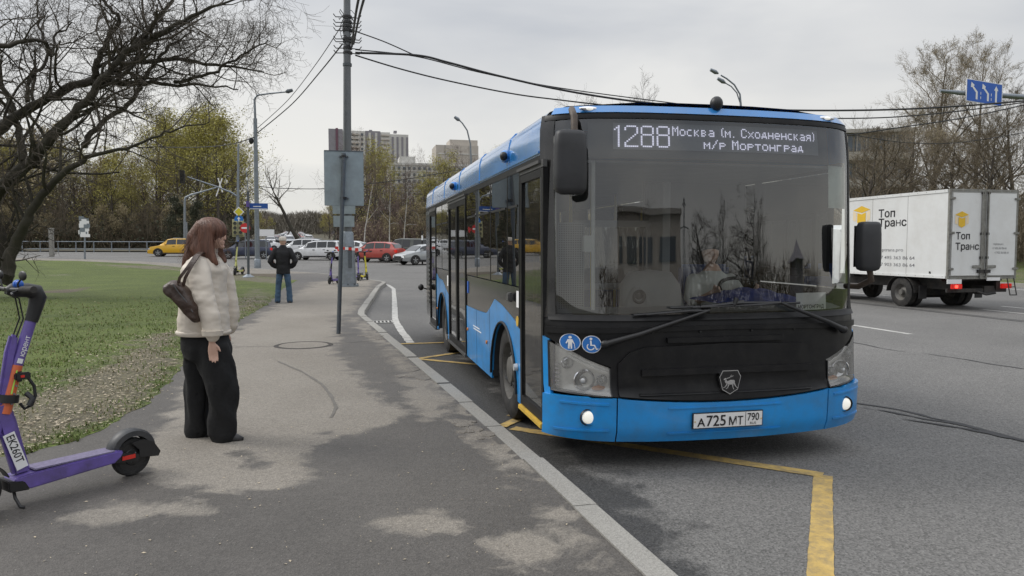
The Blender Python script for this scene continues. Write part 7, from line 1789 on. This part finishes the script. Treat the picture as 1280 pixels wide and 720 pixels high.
# old concrete building right of the bus
Y = 82; c = at(1040, 308, Y); t = thing('panel_building', 'stained concrete building with a long balcony row right of the bus', 'building', (c.x, Y, 0), R_(-24))
Ht = at(1063, 168, Y).z; fl = Ht / 4.6; L0_ = 26
MB().box(-14, 9, 0, 14, 0, Ht).build('wall', M['oldwall'], t); MB().box(-14.3, 9.3, -.6, 14.3, Ht, Ht + .45).build('parapet', M['panel'], t)
for f_ in range(4):
    z = Ht - fl * (f_ + 1); MB().box(-14, 9, -1.1, 0, z + .0, z + .15).build('balcony_slab', M['panel'], t)
    MB().box(-14, 9, -1.12, -1.02, z + .15, z + 1.0).build('balcony_wall', M['panel'], t)
    wallgrid(t, -13.8, 8.8, z + 1.1, z + fl - .25, 0, 24, 1, M['winglass'], .72, .9)
    for q in range(21): MB().box(-14 + q * 1.1, -13.92 + q * 1.1, -.35, 0, z + 1.0, z + fl - .15).build('mullion', M['panel'], t)
# behind the viewer: low building, mast, shed
t = thing('low_building', 'low cream building behind the viewer, mirrored in the windscreen at left', 'building', (9, -32, 0)); MB().box(-6, 7, -8, 0, 0, 7).build('wall', M['beige'], t); MB().box(-6.3, 7.3, -8.3, .3, 7, 7.3).build('roof', M['panel'], t); 
for k in range(6): MB().box(-5.2 + k * 2, -4 + k * 2, .0, .08, 4.0, 5.6).build('window', M['winglass'], t)
t = thing('hut', 'small dark pitched-roof hut behind the viewer, mirrored at right', 'hut', (44, -36, 0)); MB().box(-3, 3, -3, 3, 0, 4.5).build('wall', M['panelg'], t)
MB().rings([[(-3.6, -3.6, 4.5), (3.6, -3.6, 4.5), (3.6, 3.6, 4.5), (-3.6, 3.6, 4.5)], [(-.1, -.1, 6.3), (.1, -.1, 6.3), (.1, .1, 6.3), (-.1, .1, 6.3)]]).build('roof', M['panelg'], t)
t = thing('lattice_mast', 'lattice power mast behind the viewer, mirrored in the windscreen', 'mast', (24.5, -50, 0)); mb = MB()
H_ = 11.0
for sx in (-1, 1):
    for sy in (-1, 1): mb.tube([(sx * .8, sy * .8, 0), (sx * .2, sy * .2, H_)], .06, 4)
for k in range(12):
    z = H_ * k / 12; w0 = .8 - .6 * k / 12; w1 = .8 - .6 * (k + 1) / 12
    for sy in (-1, 1): mb.tube([(-w0, sy * w0, z), (w1, sy * w1, z + H_ / 12)], .03, 3).tube([(w0, sy * w0, z), (-w1, sy * w1, z + H_ / 12)], .03, 3)
for z, l in ((8.2, 2.2), (10.3, 1.0)): mb.tube([(-l, 0, z), (0, 0, z + .25), (l, 0, z)], .07, 4)
mb.build('lattice', M['pole_grey'], t)
